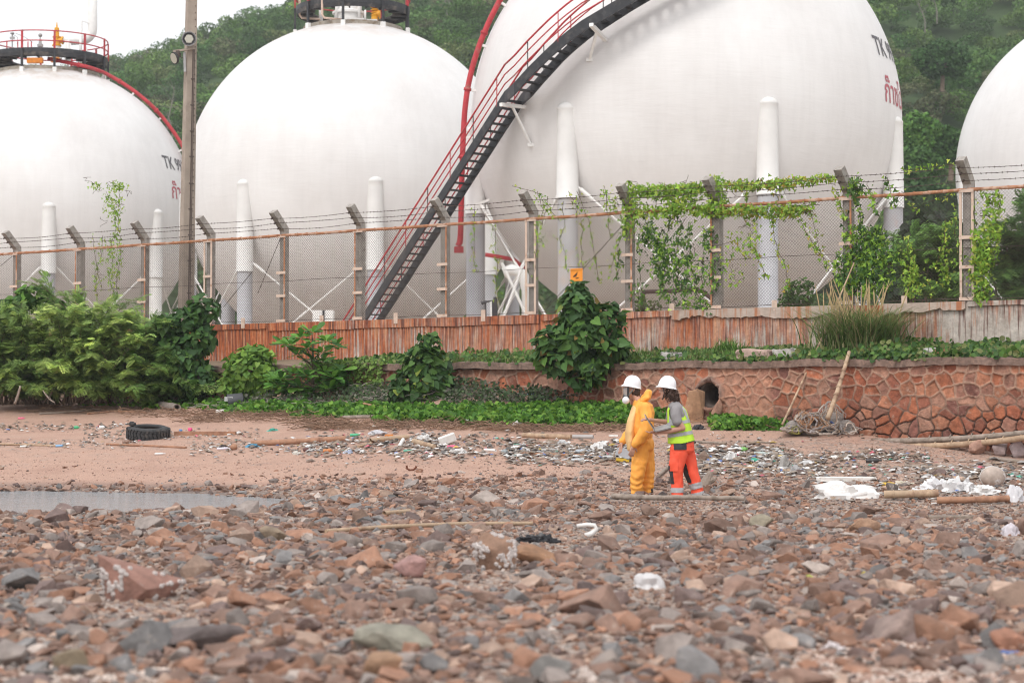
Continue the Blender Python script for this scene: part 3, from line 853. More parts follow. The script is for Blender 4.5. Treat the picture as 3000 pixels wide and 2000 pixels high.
platform(t2, dz2, 2.72, dk2, 1.9, 9, rad(-5))
for th_, dz_, R_ in ((t3, dz3, 2.9), (t4, dz4, 2.8)): platform(th_, dz_, R_, dz_ + 8.45, 1.9, 10, .2)
def part(th, name, mb, mt, smooth=True): return mb.build(name, mt, th, local=True, smooth=smooth)
def at1(u, v, dy=0.0):            # local point on tank 1 in the plane of its axis
    p = np.array(P(u, v, T[1][1] + dy)); return p - np.array([T[1][0], T[1][1], YZ])
def at2(u, v, dy=0.0):
    p = np.array(P(u, v, T[2][1] + dy)); return p - np.array([T[2][0], T[2][1], YZ])
# yellow relief valve
c = at1(166, 170)
vz = lambda v: at1(166, v)[2]
rv = MB(); rv.lathe([(.30, vz(172)), (.30, vz(150)), (.36, vz(150)), (.36, vz(143)), (.20, vz(143)), (.2, vz(136)), (.2, vz(128)), (.2, vz(128)), (.18, vz(128))], (c[0], c[1], 0), 20)
part(t1, "valve_nozzle", rv, WHTP, False)
rv = MB(); rv.lathe([(.22, vz(136)), (.22, vz(130)), (.2, vz(129)), (.2, vz(110)), (.19, vz(109)), (.13, vz(108)), (.13, vz(84)), (.12, vz(82)), (.05, vz(80)), (.04, vz(74)), (.02, vz(66)), (.001, vz(66))], (c[0], c[1], 0), 20)
rv.tube([(c[0], c[1], vz(119)), (c[0] + .36, c[1], vz(119))], .17, 14); rv.tube([(c[0] + .28, c[1], vz(119)), (c[0] + .36, c[1], vz(119))], .22, 14)
rv.lathe([(.26, vz(136)), (.26, vz(133)), (.2, vz(133))], (c[0], c[1], 0), 20); rv.lathe([(.2, vz(110)), (.24, vz(110)), (.24, vz(108)), (.12, vz(108))], (c[0], c[1], 0), 20)
part(t1, "relief_valve", rv, YELP, False)
# white vent pipe with a bend
p0 = at1(185, 119); p1 = at1(240, 117); pb = at1(271, 85); p2 = at1(271, -160)
bend = [p0, p0 + (.25, 0, 0), p1]
Rb = pb[0] - p1[0]
arc = [p1 + np.array([Rb * math.sin(a), 0, (pb[2] - p1[2]) * (1 - math.cos(a))]) for a in np.linspace(.1, math.pi / 2, 9)]
vp = MB(); vp.tube([p0, p0 + (.3, 0, 0), p0 + (.45, 0, 0), p1] + arc + [p2], [.14, .2, .26, .26] + [.26] * 9 + [.26], 22)
part(t1, "vent_pipe", vp, WHTP)
# pipe props, gauges and small valves
for u, v0, w_ in ((192, 120, .055), (199, 120, .09), (206, 128, .04), (236, 88, .08), (251, 138, .09)):
    m_ = MB(); a = at1(u, v0, -.3); b_ = at1(u, 182, -.3); m_.tube([a, b_], w_, 8); part(t1, "pipe_prop", m_, WHTP)
m_ = MB(); m_.bar(at1(240, 62, -.3), at1(272, 72, -.1), .06, .06); m_.bar(at1(240, 62, -.3), at1(240, 92, -.3), .07, .07); part(t1, "pipe_prop", m_, WHTP, False)
m_ = MB(); g = at1(118, 104); m_.ball(g, .115); m_.tube([g, at1(118, 130)], .02, 6); part(t1, "gauge", m_, METAL)
m_ = MB(); m_.lathe([(.12, at1(118, 170)[2]), (.12, at1(118, 138)[2]), (.17, at1(118, 137)[2]), (.17, at1(118, 131)[2]), (.09, at1(118, 128)[2]), (.08, at1(118, 120)[2]), (.05, at1(118, 113)[2])], (g[0], g[1], 0), 14); part(t1, "gauge_stand", m_, METAL, False)
m_ = MB(); m_.lathe([(.13, at1(118, 136)[2]), (.13, at1(118, 132)[2])], (g[0], g[1], 0), 14); m_.box(at1(103, 178, -.5), (.85, .3, .28)); m_.box(at1(162, 176, -.5), (.45, .3, .26)); part(t1, "orange_valve_block", m_, mat("orange_paint", (0.70, 0.24, 0.03), .5), False)
m_ = MB(); m_.tube([at1(36, 97), at1(36, 160)], .04, 8); m_.ball(at1(36, 98), (.12, .1, .07)); m_.box(at1(36, 112), (.26, .06, .14)); part(t1, "instrument_mast", m_, METAL, False)
m_ = MB(); q = at1(147, 148, -1.0); m_.lathe([(.05, q[2] - .3), (.05, q[2]), (.15, q[2]), (.14, q[2] + .05), (.04, q[2] + .09), (.001, q[2] + .1)], (q[0], q[1], 0), 12); part(t1, "red_hydrant", m_, REDP)
for u in (20, 52, 82, 92): 
    m_ = MB(); m_.tube([at1(u, 122, 1.5), at1(u, 165, 1.5)], .035, 8); part(t1, "cable_post", m_, REDP)
m_ = MB(); m_.tube([at1(45, 98), at1(70, 108), at1(95, 124)], .012, 5); m_.tube([at1(36, 100), at1(52, 110), at1(50, 130)], .012, 5); part(t1, "cable", m_, WIRE)
# equipment on tank 2
m_ = MB(); m_.lathe([(.7, at2(1020, 62)[2]), (.7, at2(1020, 40)[2]), (.8, at2(1020, 38)[2]), (.8, at2(1020, 32)[2]), (.62, at2(1020, 28)[2]), (.6, at2(1020, -40)[2]), (.001, at2(1020, -60)[2])], (at2(1020, 38)[0], 0.4, 0), 22); part(t2, "manhole", m_, WHTP, False)
c = at2(1098, 40); m_ = MB(); m_.tube([at2(1098, 60), at2(1098, 46), at2(1102, 41), at2(1112, 41)], .17, 12); m_.tube([at2(1110, 41), at2(1114, 41)], .25, 14)
for i in range(4): m_.lathe([(.16, at2(1098, 20)[2] - i * .13), (.21, at2(1098, 20)[2] - i * .13 - .03), (.16, at2(1098, 20)[2] - i * .13 - .07)], (c[0], c[1], 0), 14)
m_.lathe([(.15, at2(1098, 22)[2]), (.15, at2(1098, -50)[2])], (c[0], c[1], 0), 14); part(t2, "relief_valve", m_, YELP, False)
for u, v0, w_ in ((985, -10, .06), (1000, 20, .05), (1052, -10, .08), (1070, 30, .05), (940, 0, .1)):
    m_ = MB(); m_.tube([at2(u, v0, -.2), at2(u, 62, -.2)], w_, 8); part(t2, "pipe_prop", m_, WHTP)
m_ = MB(); m_.box(at2(980, 60, -.6), (.4, .3, .14)); m_.box(at2(1090, 62, -.6), (.5, .3, .12)); m_.box(at2(1042, 58, -.8), (.8, .25, .10)); part(t2, "pipe_saddle", m_, WHTP, False)
m_ = MB()
for u0, dy in ((878, -.6), (944, -2.4)):
    m_.tube([at2(u0, -20, dy), at2(u0, 44, dy), at2(u0 + 6, 53, dy), at2(u0 + (66 if u0 < 900 else 60), 58, dy + .4)], .055, 8)
part(t2, "ladder_frame", m_, CREAM, False)
# deluge pipes following the spheres
def bowpipe(th, k, pts, D, r, dz_br=True, name="deluge_pipe"):
    w_ = [np.array(P(u, v, d)) - np.array([T[k][0], T[k][1], YZ]) for (u, v), d in zip(pts, D)]
    # smooth path
    tt = np.linspace(0, len(w_) - 1, (len(w_) - 1) * 6 + 1)
    w_ = np.array(w_)
    t0 = np.arange(len(w_))
    sm = np.stack([np.interp(tt, t0, w_[:, i]) for i in range(3)], 1)
    for _ in range(4): sm[1:-1] = (sm[:-2] + 2 * sm[1:-1] + sm[2:]) / 4
    m_ = MB(); m_.tube(sm, r, 14)
    for q in range(9, len(sm) - 2, 15):
        d = sm[q + 1] - sm[q]; d /= np.linalg.norm(d); m_.tube([sm[q] - d * .05, sm[q] + d * .05], r * 1.35, 14)
    o = part(th, name, m_, REDP)
    ctr = np.array([0, 0, T[k][2] - YZ])
    for q in range(6, len(sm) - 4, 12):
        n_ = ctr - sm[q]
        L = np.linalg.norm(n_); n_ /= L
        if L < TR + 1.6 and L > TR:
            b = MB(); b.bar(sm[q], sm[q] + n_ * (L - TR + .1), .09, .09); b.build("pipe_bracket", WHTP, o, local=True)
    return sm
bowpipe(t1, 1, [(140, 172), (200, 184), (260, 197), (305, 213), (350, 238), (395, 268), (440, 305), (475, 342), (510, 388), (540, 436), (560, 490), (575, 560)], [T[1][1] - 2.2] * 3 + [T[1][1] - .8] * 4 + [T[1][1] - .3] * 5, .105)
pp = bowpipe(t3, 3, [(1830, -318), (1740, -285), (1650, -228), (1560, -150), (1500, -55), (1462, 5), (1432, 65), (1405, 130), (1384, 195), (1369, 262), (1361, 330), (1357, 400), (1353, 520), (1351, 620), (1349, 690)], [T[3][1] - 1.6] * 15, .105)
m_ = MB(); e_ = pp[-1]; m_.tube([e_, e_ + (-.02, 0, -.25), e_ + (-.1, 0, -.38)], .11, 12); m_.box(e_ + (-.06, 0, -.52), (.34, .34, .22)); part(t3, "pipe_flange", m_, REDP, False)
a = np.array([T[3][0], T[3][1], YZ])
m_ = MB(); m_.tube([np.array(P(1422, 746, 71.8)) - a, np.array(P(1460, 752, 71.9)) - a, np.array(P(1505, 760, 72)) - a, np.array(P(1540, 790, 72.2)) - a], .075, 10); part(t3, "red_branch_pipe", m_, REDP)

# ------------------------------------------------------------------ staircase up the big sphere
st = thing("staircase", "black steel staircase with red handrails climbing in front of the biggest white sphere", "staircase", (*P(1090, 1000, 74)[:2], YZ))
cen = T[3]
def hit(u, v, rr):
    d = ray(u, v); d = d / np.linalg.norm(d); o = np.array([0, 0, CAMZ]) - cen
    b = o @ d; disc = b * b - (o @ o - rr * rr)
    return np.array([0, 0, CAMZ]) + d * (-b - math.sqrt(max(disc, 0)))
RS = TR + 1.35
L0 = np.array(P(1078, 915, 73.6)); L1 = np.array(P(1480, 285, 68.3))
ext = L0 + (L0 - L1) * ((L0[2] - YZ - .1) / (L1[2] - L0[2]))
upper = [hit(u, v, RS - .004 * i) for i, (u, v) in enumerate([(1508, 260), (1547, 217), (1580, 184), (1612, 153), (1636, 132), (1660, 112), (1704, 79), (1768, 41), (1832, 3), (1900, -34), (1980, -74), (2070, -114)])]
q0 = upper[-1] - cen; az0, el0 = math.atan2(q0[0], -q0[1]), math.asin(q0[2] / np.linalg.norm(q0))
for i in range(1, 9):
    e_ = el0 + (1.20 - el0) * i / 8; upper.append(cen + on_sphere(az0 + .13 * i, e_, RS - TR))
outer = [ext + (L1 - ext) * q for q in np.linspace(0, 1, 24)]
k0 = L1
path = np.array(outer + upper)
hd = (L1 - L0); hd[2] = 0; hd /= np.linalg.norm(hd)
axis0 = np.array([-hd[1], hd[0], 0.0])           # to the inner side (towards the sphere)
if axis0 @ (cen - L1) < 0: axis0 = -axis0
axs = []
for i, p in enumerate(path):
    radial = cen - p; radial[2] = 0; radial /= np.linalg.norm(radial)
    q = np.clip((i - 21) / 6, 0, 1)
    a = axis0 * (1 - q) + radial * q
    axs.append(a / np.linalg.norm(a))
axs = np.array(axs); SW = 0.80
inner = path + axs * SW
def slab(mbx, pts, ax, w_, h, name, mt):
    pts = np.array(pts); v = []
    for p, a in zip(pts, ax):
        v += [p - a * w_ / 2 + (0, 0, -h / 2), p + a * w_ / 2 + (0, 0, -h / 2), p + a * w_ / 2 + (0, 0, h / 2), p - a * w_ / 2 + (0, 0, h / 2)]
    f = []
    for i in range(len(pts) - 1):
        for j in range(4): f.append((i * 4 + j, i * 4 + (j + 1) % 4, i * 4 + 4 + (j + 1) % 4, i * 4 + 4 + j))
    n = len(v); f += [(3, 2, 1, 0), (n - 4, n - 3, n - 2, n - 1)]
    return MB().add(np.array(v), f).build(name, mt, st)
slab(None, path, axs, .07, .40, "stringer", BLKP); slab(None, inner, axs, .07, .40, "stringer", BLKP)
arc_ = np.r_[0, np.cumsum(np.linalg.norm(np.diff(path, axis=0), axis=1))]
nst = int((path[-1][2] - path[0][2]) / .235)
zs_ = np.linspace(path[0][2] + .1, path[-1][2] - .1, nst)
for z in zs_:
    p = np.array([np.interp(z, path[:, 2], path[:, i]) for i in range(3)]); a = np.array([np.interp(z, path[:, 2], axs[:, i]) for i in range(3)])
    f_ = np.array([-a[1], a[0], 0]); 
    m_ = MB(); m_.box(p + a * SW / 2 + (0, 0, -.04), (SW - .07, .25, .045), np.stack([a / np.linalg.norm(a), f_, (0, 0, 1)], 1)); m_.build("tread", BLKP, st)
for sd, off in ((path - axs * .02, 0), (inner + axs * .02, 1)):
    for h, r_ in ((1.12, .034), (.78, .024), (.45, .024)):
        m_ = MB(); m_.tube(sd + (0, 0, h), r_, 7); m_.build("handrail" if h > 1 else "mid_rail", REDP, st)
    for i in range(1, len(path), 3 if True else 2):
        if i > 24 and False: continue
        m_ = MB(); m_.tube([sd[i] + (0, 0, .1), sd[i] + (0, 0, 1.12)], .02, 6); m_.build("rail_post", BLKP if i % 2 else REDP, st)
# struts tying it to the sphere
for u, v, u2, v2 in ((1500, 310, 1555, 425), (1724, 95, 1727, 175)):
    a = hit(u + 25, v - 4, RS - .5) if u > 1600 else np.array(P(u, v, 68.6)); b_ = hit(u2, v2, TR + .03)
    m_ = MB(); m_.bar(a, b_, .10, .06); c_ = a + (cen - a) * .09; m_.bar(a - (cen - a) * .06, c_, .14, .12); m_.box(b_, (.22, .1, .12)); m_.build("strut", WHTP, st)

# ------------------------------------------------------------------ low equipment seen through the mesh
def small_lattice(name, label, cat, fn):
    pass
e1 = thing("bent_pipe", "dark rusty bent pipe standing behind the vine-covered mesh", "pipe", P(1960, 930, 50))
m_ = MB(); m_.tube([P(1885, 855, 50), P(1960, 853, 50), P(2040, 848, 50), P(2062, 856, 50), P(2100, 890, 50), P(2100, 960, 50)], .055, 10); m_.tube([P(1885, 850, 50), P(1885, 960, 50)], .05, 8); m_.build("pipe_run", mat("dark_rust", (.07, .04, .035), .8, .3), e1)
e2 = thing("low_white_cabinet", "low white equipment box behind the fence foot left of the staircase", "equipment box", P(948, 980, 60))
m_ = MB(); m_.box(P(948, 975, 60), (.62, .5, 1.35)); m_.build("cabinet_body", WHTP, e2)
m_ = MB(); m_.box(np.array(P(948, 975, 60)) + (.02, -.27, 0), (.06, .04, 1.35)); m_.build("cabinet_post", BLKP, e2)
e4 = thing("white_manifold", "white pipe elbow with legs behind the fence right of the grey column", "pipe", P(1520, 960, 66))
m_ = MB(); m_.tube([P(1475, 800, 66), P(1500, 790, 66), P(1530, 800, 66), P(1545, 850, 66), P(1545, 980, 66)], .19, 16); m_.build("pipe_elbow", WHTP, e4, smooth=True)
m_ = MB(); m_.tube([P(1475, 930, 65.5), P(1535, 770, 65.5)], .05, 8); m_.tube([P(1470, 770, 65.5), P(1545, 930, 65.5)], .05, 8); m_.tube([P(1440, 880, 65), P(1440, 980, 65)], .05, 8); m_.build("pipe_stand", WHTP, e4)
e5 = thing("valve_stand", "thin black valve stand beside the grey column behind the mesh", "valve", P(1450, 960, 60))
m_ = MB(); m_.tube([P(1410, 888, 60), P(1445, 880, 60), P(1447, 960, 60)], .05, 8); m_.tube([P(1422, 880, 60), P(1424, 960, 60)], .03, 6); m_.tube([P(1451, 870, 60), P(1453, 960, 60)], .06, 8); m_.build("stand_frame", BLKP, e5)

# ------------------------------------------------------------------ concrete lamp pole behind the fence
PD = 50.5
pb_ = np.array(P(543, 960, PD)); pb_[2] = 2.75
pole = thing("lamp_pole", "tall square concrete pole with two floodlights and a cable down its side", "lamp pole", pb_)
ptop = np.array(P(562, -60, PD))
POLEM = mat("pole_concrete", (0.36, 0.30, 0.25), 0.9, 0.2, 2.5, 0.4, 30, dirt=(0.25, 0.20, 0.165), dscale=2, dlo=.55, dhi=.75)
m_ = MB(); wb, wt = .17, .112; q = rotz(rad(28))
hx = [(-1, -.35), (-.35, -.35 - .65), (.35 + .65, -.35), (1, .35), (.35, 1), (-1, .35)]
sq = np.array([(-1, -1), (1, -1), (1, 1), (-1, 1)])
def rect(c, w_): return np.array(c) + np.c_[sq * w_, np.zeros(4)] @ q.T
v = np.concatenate([rect(pb_, wb), rect(ptop, wt)])
m_.add(v, [(0, 1, 5, 4), (1, 2, 6, 5), (2, 3, 7, 6), (3, 0, 4, 7), (4, 5, 6, 7)]); m_.build("pole_shaft", POLEM, pole)
def pc(v): return np.array([np.interp(v, [-60, 960], [562, 543])])[0]
m_ = MB()
for k in range(46):
    v_ = -40 + k * 20; c = np.array(P(pc(v_) + 5, v_, PD)) ; wq = np.interp(v_, [-60, 960], [wt, wb])
    m_.tube([c + q @ np.array([wq * .3, -wq + .01, 0]), c + q @ np.array([wq * .3, -wq - .006, 0])], .014, 6)
m_.build("bolt_hole", WIRE, pole)
m_ = MB(); cb = [np.array(P(pc(v_) + 12, v_, PD)) + (0, -.22, 0) for v_ in np.linspace(150, 930, 20)]
m_.tube(cb, .018, 6); m_.tube(np.array(cb) + (.035, 0, 0), .012, 6); m_.build("cable", WIRE, pole)
for v_ in (236, 312, 388, 462, 540, 615, 690, 765, 860):
    m_ = MB(); m_.box(np.array(P(pc(v_) + 13, v_, PD)) + (0, -.22, 0), (.10, .06, .03)); m_.build("cable_clip", WIRE, pole)
# floodlight facing the beach
GLASS = mat("lamp_glass", (0.50, 0.49, 0.42), 0.25, 0.05)
c = np.array(P(560, 121, PD)) + (0, -.32, 0)
fl = MB(); ax = (0.05, -1, -.1)
fl.lathe([(.001, .09), (.12, .09), (.17, .05), (.185, -.0), (.185, -.03), (.155, -.03), (.15, -.01)], c, 28, axis=(-0.05, 1, .1)); o = fl.build("floodlight", METAL, pole, smooth=False)
g = MB(); hxg = [(.115 * math.cos(a), .115 * math.sin(a)) for a in np.arange(6) * math.pi / 3]
qq = Vector((0, 0, 1)).rotation_difference(Vector(ax)).to_matrix()
g.add([np.array(qq @ Vector((x, y, .034))) + c for x, y in hxg], [tuple(range(6))]); g.build("lamp_glass", GLASS, o)
g = MB()
for a in np.arange(36) * math.pi / 18:
    p1_ = np.array(qq @ Vector((.125 * math.cos(a), .125 * math.sin(a), .03))) + c; p2_ = np.array(qq @ Vector((.178 * math.cos(a), .178 * math.sin(a), .03))) + c
    g.bar(p1_, p2_, .008, .012)
g.build("cooling_fins", BLKP, o)
m_ = MB(); m_.bar(np.array(P(513, 157, PD)) + (0, -.3, 0), np.array(P(574, 146, PD)) + (0, -.18, 0), .07, .05); m_.build("lamp_arm", POLEM, pole)
m_ = MB(); m_.bar(np.array(P(544, 158, PD)) + (0, -.2, 0), np.array(P(546, 215, PD)) + (0, -.2, 0), .06, .06); m_.build("conduit_box", METAL, pole)
c = np.array(P(517, 177, PD)) + (0, -.32, 0)
fl = MB(); fl.lathe([(.001, .11), (.05, .10), (.14, .05), (.155, 0), (.155, -.02), (.001, -.02)], c, 24, axis=(.72, .62, .35)); o = fl.build("floodlight", BLKP, pole)
g = MB(); g.lathe([(.001, -.024), (.135, -.024)], c, 24, axis=(.72, .62, .35)); g.build("lamp_glass", GLASS, o)
m_ = MB(); m_.box(np.array(P(526, 164, PD)) + (0, -.28, 0), (.10, .08, .16)); m_.tube([np.array(P(533, 160, PD)) + (0, -.25, 0), np.array(P(533, 172, PD)) + (0, -.25, 0), np.array(P(541, 175, PD)) + (0, -.25, 0)], .012, 6); m_.build("lamp_bracket", WIRE, pole)
# ------------------------------------------------------------------ leaves and plants
def nrmz(a): return a / (np.linalg.norm(a, axis=-1, keepdims=True) + 1e-9)
def half(pts):                       # mirrored outline -> vertices and two faces folded along the midrib
    n = len(pts)
    v = [(0, 0, 0), (1, 0, 0)] + [(x, y, z) for x, y, z in pts] + [(x, -y, z) for x, y, z in pts]
    f = [[0] + list(range(2, 2 + n)) + [1], [1] + list(range(2 + 2 * n - 1, 1 + n, -1)) + [0]]
    return np.array(v, float), f
SHAPES = {
    'heart': half([(-.10, .22, .04), (.05, .48, .10), (.35, .46, .10), (.72, .20, .02)]),
    'almond': half([(.18, .16, .02), (.50, .30, .05), (.78, .36, .05), (.95, .20, 0)]),
    'round': half([(.02, .30, .06), (.35, .52, .12), (.80, .40, .08)]),
    'ivy': half([(-.12, .35, .05), (.12, .52, .08), (.28, .26, .03), (.55, .20, .02)]),
    'lance': (np.array([(0, 0, 0), (.45, .5, .03), (1, 0, -.05), (.45, -.5, .03)], float), [[0, 1, 2, 3]]),
}
def leaves(mb, pos, axis, nrm, L, W, shape, col):
    sv, sf = SHAPES[shape]
    n = len(pos)
    axis = nrmz(axis); side = nrmz(np.cross(nrm, axis)); nn = np.cross(axis, side)
    L = np.broadcast_to(L, (n,))[:, None, None]; W = np.broadcast_to(W, (n,))[:, None, None]
    v = pos[:, None] + L * sv[None, :, 0:1] * axis[:, None] + W * sv[None, :, 1:2] * side[:, None] + W * sv[None, :, 2:3] * nn[:, None]
    k = len(sv); off = (np.arange(n) * k)[:, None]
    c = np.repeat(col, k, axis=0)
    first = True
    vv = v.reshape(-1, 3)
    fl = [np.array(f)[None] + off for f in sf]
    mb.add(vv, np.concatenate(fl) if len({f.shape[1] for f in fl}) == 1 else fl[0], c)
def palette(n, cols, r, jit=.18):
    cols = np.array(cols)
    return cols[r.integers(0, len(cols), n)] * (1 + r.normal(0, jit, (n, 1))).clip(.5, 1.6)
def shell_points(r, ells, n, lo=.72):
    """points in the outer shell of a union of ellipsoids [(centre, radii)], with their outward directions"""
    vol = np.array([e[1][0] * e[1][2] + e[1][1] * e[1][2] for e in ells]); pr = vol / vol.sum()
    out, dirs = [], []
    while len(out) < n:
        k = r.choice(len(ells), p=pr); c, rr = np.array(ells[k][0]), np.array(ells[k][1])
        d = r.normal(0, 1, 3); d /= np.linalg.norm(d)
        q = lo + (1.04 - lo) * r.random() ** .7 + (.16 * r.random() if r.random() < .12 else 0)
        p = c + d * rr * q
        if any(i != k and (((p - np.array(e[0])) / np.array(e[1])) ** 2).sum() < lo * lo * .8 for i, e in enumerate(ells)): continue
        out.append(p); dirs.append(nrmz(d / rr))
    return np.array(out), np.array(dirs)
def px_ell(u, v, ru, rv, D, depth=None):
    s_ = D / FPX
    return (P(u, v, D), (ru * s_, (depth if depth else ru * s_), rv * s_))
def branchy(r, root, tips, r0, mb, bend=.25):
    for t_ in tips:
        root_ = np.array(root); t_ = np.array(t_)
        mid = root_ * .5 + t_ * .5 + np.array([0, 0, bend]) * np.linalg.norm(t_ - root_) * .3 + r.normal(0, .05, 3)
        q = np.linspace(0, 1, 7)[:, None]
        pts = (1 - q) ** 2 * root_ + 2 * q * (1 - q) * mid + q * q * t_
        mb.tube(pts, np.linspace(r0, r0 * .3, 7), 6)
def broad_bush(name, label, cat, root, ells, n, L, shape, cols, seed, group=None, droop=.5, trunk=.03, asp=.85, lo=.6, face=.5):
    r = np.random.default_rng(seed)
    root = np.array(root)
    th = thing(name, label, cat, root, group=group)
    p, d = shell_points(r, ells, n, lo)
    nn = nrmz(d * .9 + np.array([0, -.45 * face, .55]) + r.normal(0, .55, (n, 3)))
    ax = r.normal(0, .55, (n, 3)) + d * .5 + np.array([0, -.1, -droop])
    ax = ax - nn * (ax * nn).sum(1, keepdims=True)
    LL = L * r.uniform(.5, 1.2, n)
    mb = MB(); leaves(mb, p, ax, nn, LL, LL * asp, shape, palette(n, cols, r)); mb.build("foliage", LEAF, th)
    mb = MB()
    k = min(14, max(5, len(ells) * 3)); tips = p[r.choice(n, k, replace=False)] * .85 + root * .15
    branchy(r, root, tips, trunk, mb); mb.build("stem", BARK, th)
    return th
def onland(u, v): return gp(u, v)

G1 = [(.075, .16, .03), (.06, .13, .03), (.10, .20, .04), (.045, .105, .028)]
GB = [(.16, .30, .045), (.13, .26, .04), (.20, .33, .06), (.10, .22, .035)]
GD = [(.045, .11, .03), (.035, .085, .025), (.065, .14, .035), (.08, .17, .05)]
GF = [(.13, .20, .065), (.17, .25, .08), (.10, .165, .055), (.22, .29, .095)]
GV = [(.26, .42, .05), (.20, .36, .045), (.32, .48, .07), (.15, .29, .035), (.38, .45, .07)]

# large heart-leaved shrub against the rust wall
broad_bush("heart_leaf_tree", "tall heart-leaved green shrub in front of the rusty wall under the orange sign", "shrub", P(1700, 1150, 39.3),
    [px_ell(1706, 990, 98, 82, 39.4, .6), px_ell(1692, 905, 54, 66, 39.4, .45), px_ell(1696, 852, 24, 30, 39.4, .22), px_ell(1782, 935, 44, 52, 39.4, .4), px_ell(1618, 1000, 46, 44, 39.4, .4), px_ell(1796, 1012, 44, 44, 39.4, .4), px_ell(1650, 1058, 58, 38, 39.3, .4), px_ell(1735, 1068, 58, 34, 39.3, .4), px_ell(1592, 1045, 28, 24, 39.3, .25), px_ell(1705, 1108, 56, 26, 39.25, .35)],
    1850, .21, 'heart', G1 * 4 + GD * 3 + [(.20, .26, .05), (.24, .17, .05)], 21, trunk=.05)
# cone-shaped heart-leaved bush on the bank
broad_bush("heart_leaf_bush", "cone-shaped heart-leaved bush on the bank behind the middle of the creeper strip", "shrub", P(1235, 1175, 41.2),
    [px_ell(1240, 1120, 85, 60, 41.2, .5), px_ell(1245, 1060, 62, 50, 41.2, .4), px_ell(1258, 1010, 32, 30, 41.2, .25), px_ell(1185, 1150, 45, 30, 41.1, .3), px_ell(1290, 1100, 32, 50, 41.2, .3)],
    760, .20, 'heart', G1 * 4 + GD[:2] * 3 + [(.22, .28, .05)], 22)
# tropical almond, long leaves in whorls
def almond_shrub():
    r = np.random.default_rng(23); D = 43.3
    root = np.array(P(915, 1165, D)); th = thing("almond_shrub", "glossy shrub with long paddle leaves in whorls, its top against the rusty wall", "shrub", root)
    lf, st_ = MB(), MB()
    cl = []
    for u, v in [(915, 975), (880, 990), (955, 1000), (850, 1010), (985, 1015), (830, 1008), (900, 1020), (940, 1035), (870, 1040), (920, 1055), (825, 1110), (860, 1095), (900, 1100), (950, 1090), (985, 1110), (1000, 1085), (1005, 1130), (840, 1140), (880, 1135), (930, 1130), (965, 1140), (810, 1125), (905, 1150), (860, 1155), (800, 1105), (975, 1105), (945, 1060)]:
        cl.append(np.array(P(u, v, D + r.uniform(-.5, .3))))
    st_.tube([root, root + (.02, 0, .6), root + (0, 0, 1.3)], [.035, .03, .02], 7)
    for c in cl:
        branchy(r, root + np.array([0, 0, min(c[2] - root[2], 1.3) * .6]), [c], .014, st_)
        n = 16
        a = np.arange(n) * 2.4 + r.uniform(0, 6)
        el = r.uniform(-.35, .75, n)
        ax = np.stack([np.cos(a) * np.cos(el), np.sin(a) * np.cos(el), np.sin(el)], 1)
        nn = nrmz(np.array([0, -.25, 1.0]) - ax * ax[:, 2:3] + r.normal(0, .18, (n, 3)))
        L = r.uniform(.20, .34, n)
        leaves(lf, np.repeat(c[None], n, 0) + ax * .03, ax, nn, L, L * .62, 'almond', palette(n, [(.08, .21, .035), (.12, .28, .04), (.06, .16, .03), (.17, .34, .055)], r))
    lf.build("foliage", LEAF, th); st_.build("stem", BARK, th)
almond_shrub()
broad_bush("light_green_bush", "round pale green bush left of the paddle-leaved shrub", "shrub", P(735, 1175, 44.6),
    [px_ell(735, 1085, 78, 72, 44.6, .6), px_ell(700, 1120, 55, 50, 44.6, .4), px_ell(775, 1125, 50, 48, 44.6, .4), px_ell(745, 1045, 45, 32, 44.6, .35)],
    1200, .17, 'heart', [(.17, .30, .045), (.13, .25, .04), (.21, .34, .06), (.10, .20, .035)], 24)
broad_bush("slender_broadleaf_sapling", "dark broad-leaved sapling rising beside the foot of the concrete pole", "sapling", P(570, 1160, 45.7),
    [px_ell(600, 905, 42, 38, 45.7, .4), px_ell(555, 935, 45, 42, 45.7, .45), px_ell(500, 955, 38, 32, 45.7, .4), px_ell(580, 990, 48, 48, 45.7, .5), px_ell(540, 1050, 62, 60, 45.7, .6), px_ell(575, 1110, 60, 50, 45.7, .6), px_ell(500, 1010, 40, 45, 45.8, .4)],
    1500, .19, 'heart', GD + G1[:1], 25, trunk=.04)
broad_bush("broadleaf_climber", "bright broad-leaved climber topping the feathery shrubs at far left", "shrub", P(95, 1100, 48.2),
    [px_ell(100, 862, 48, 24, 48, .35), px_ell(70, 880, 42, 22, 48, .35), px_ell(150, 895, 38, 18, 48, .3), px_ell(15, 905, 45, 26, 48, .35), px_ell(185, 915, 30, 14, 48, .25)],
    520, .20, 'heart', G1 + [(.12, .26, .035)], 26)
# feathery shrubs
def fronds(lf, base, ax, nrm, L, r, cols, pairs=10, tip_tone=None):
    """bipinnate sprays: a row of narrow leaflets on both sides of each rachis"""
    n = len(base); ax = nrmz(ax); side = nrmz(np.cross(nrm, ax)); nn = np.cross(ax, side)
    L = np.broadcast_to(L, (n,))
    col = palette(n, cols, r, .30) * 1.42
    if tip_tone is not None: col = col * (1 + np.array([1.15, .95, .5]) * tip_tone[:, None])  # fronds turn lighter and yellower towards the branch ends
    for k in range(pairs):
        q = (k + .6) / pairs
        droop = -.18 * q * q
        p0 = base + ax * (L * q)[:, None] + np.array([0, 0, 1.0]) * (L * droop)[:, None]
        ll = L * (.30 * math.sin(math.pi * (.18 + .72 * q)) + .05)
        for s_ in (-1, 1):
            a2 = nrmz(side * s_ + ax * .45 + nn * r.normal(-.05, .12, (n, 1)))
            leaves(lf, p0, a2, nn + r.normal(0, .15, (n, 3)), ll, L * .085, 'lance', col * r.uniform(.85, 1.15, (n, 1)))
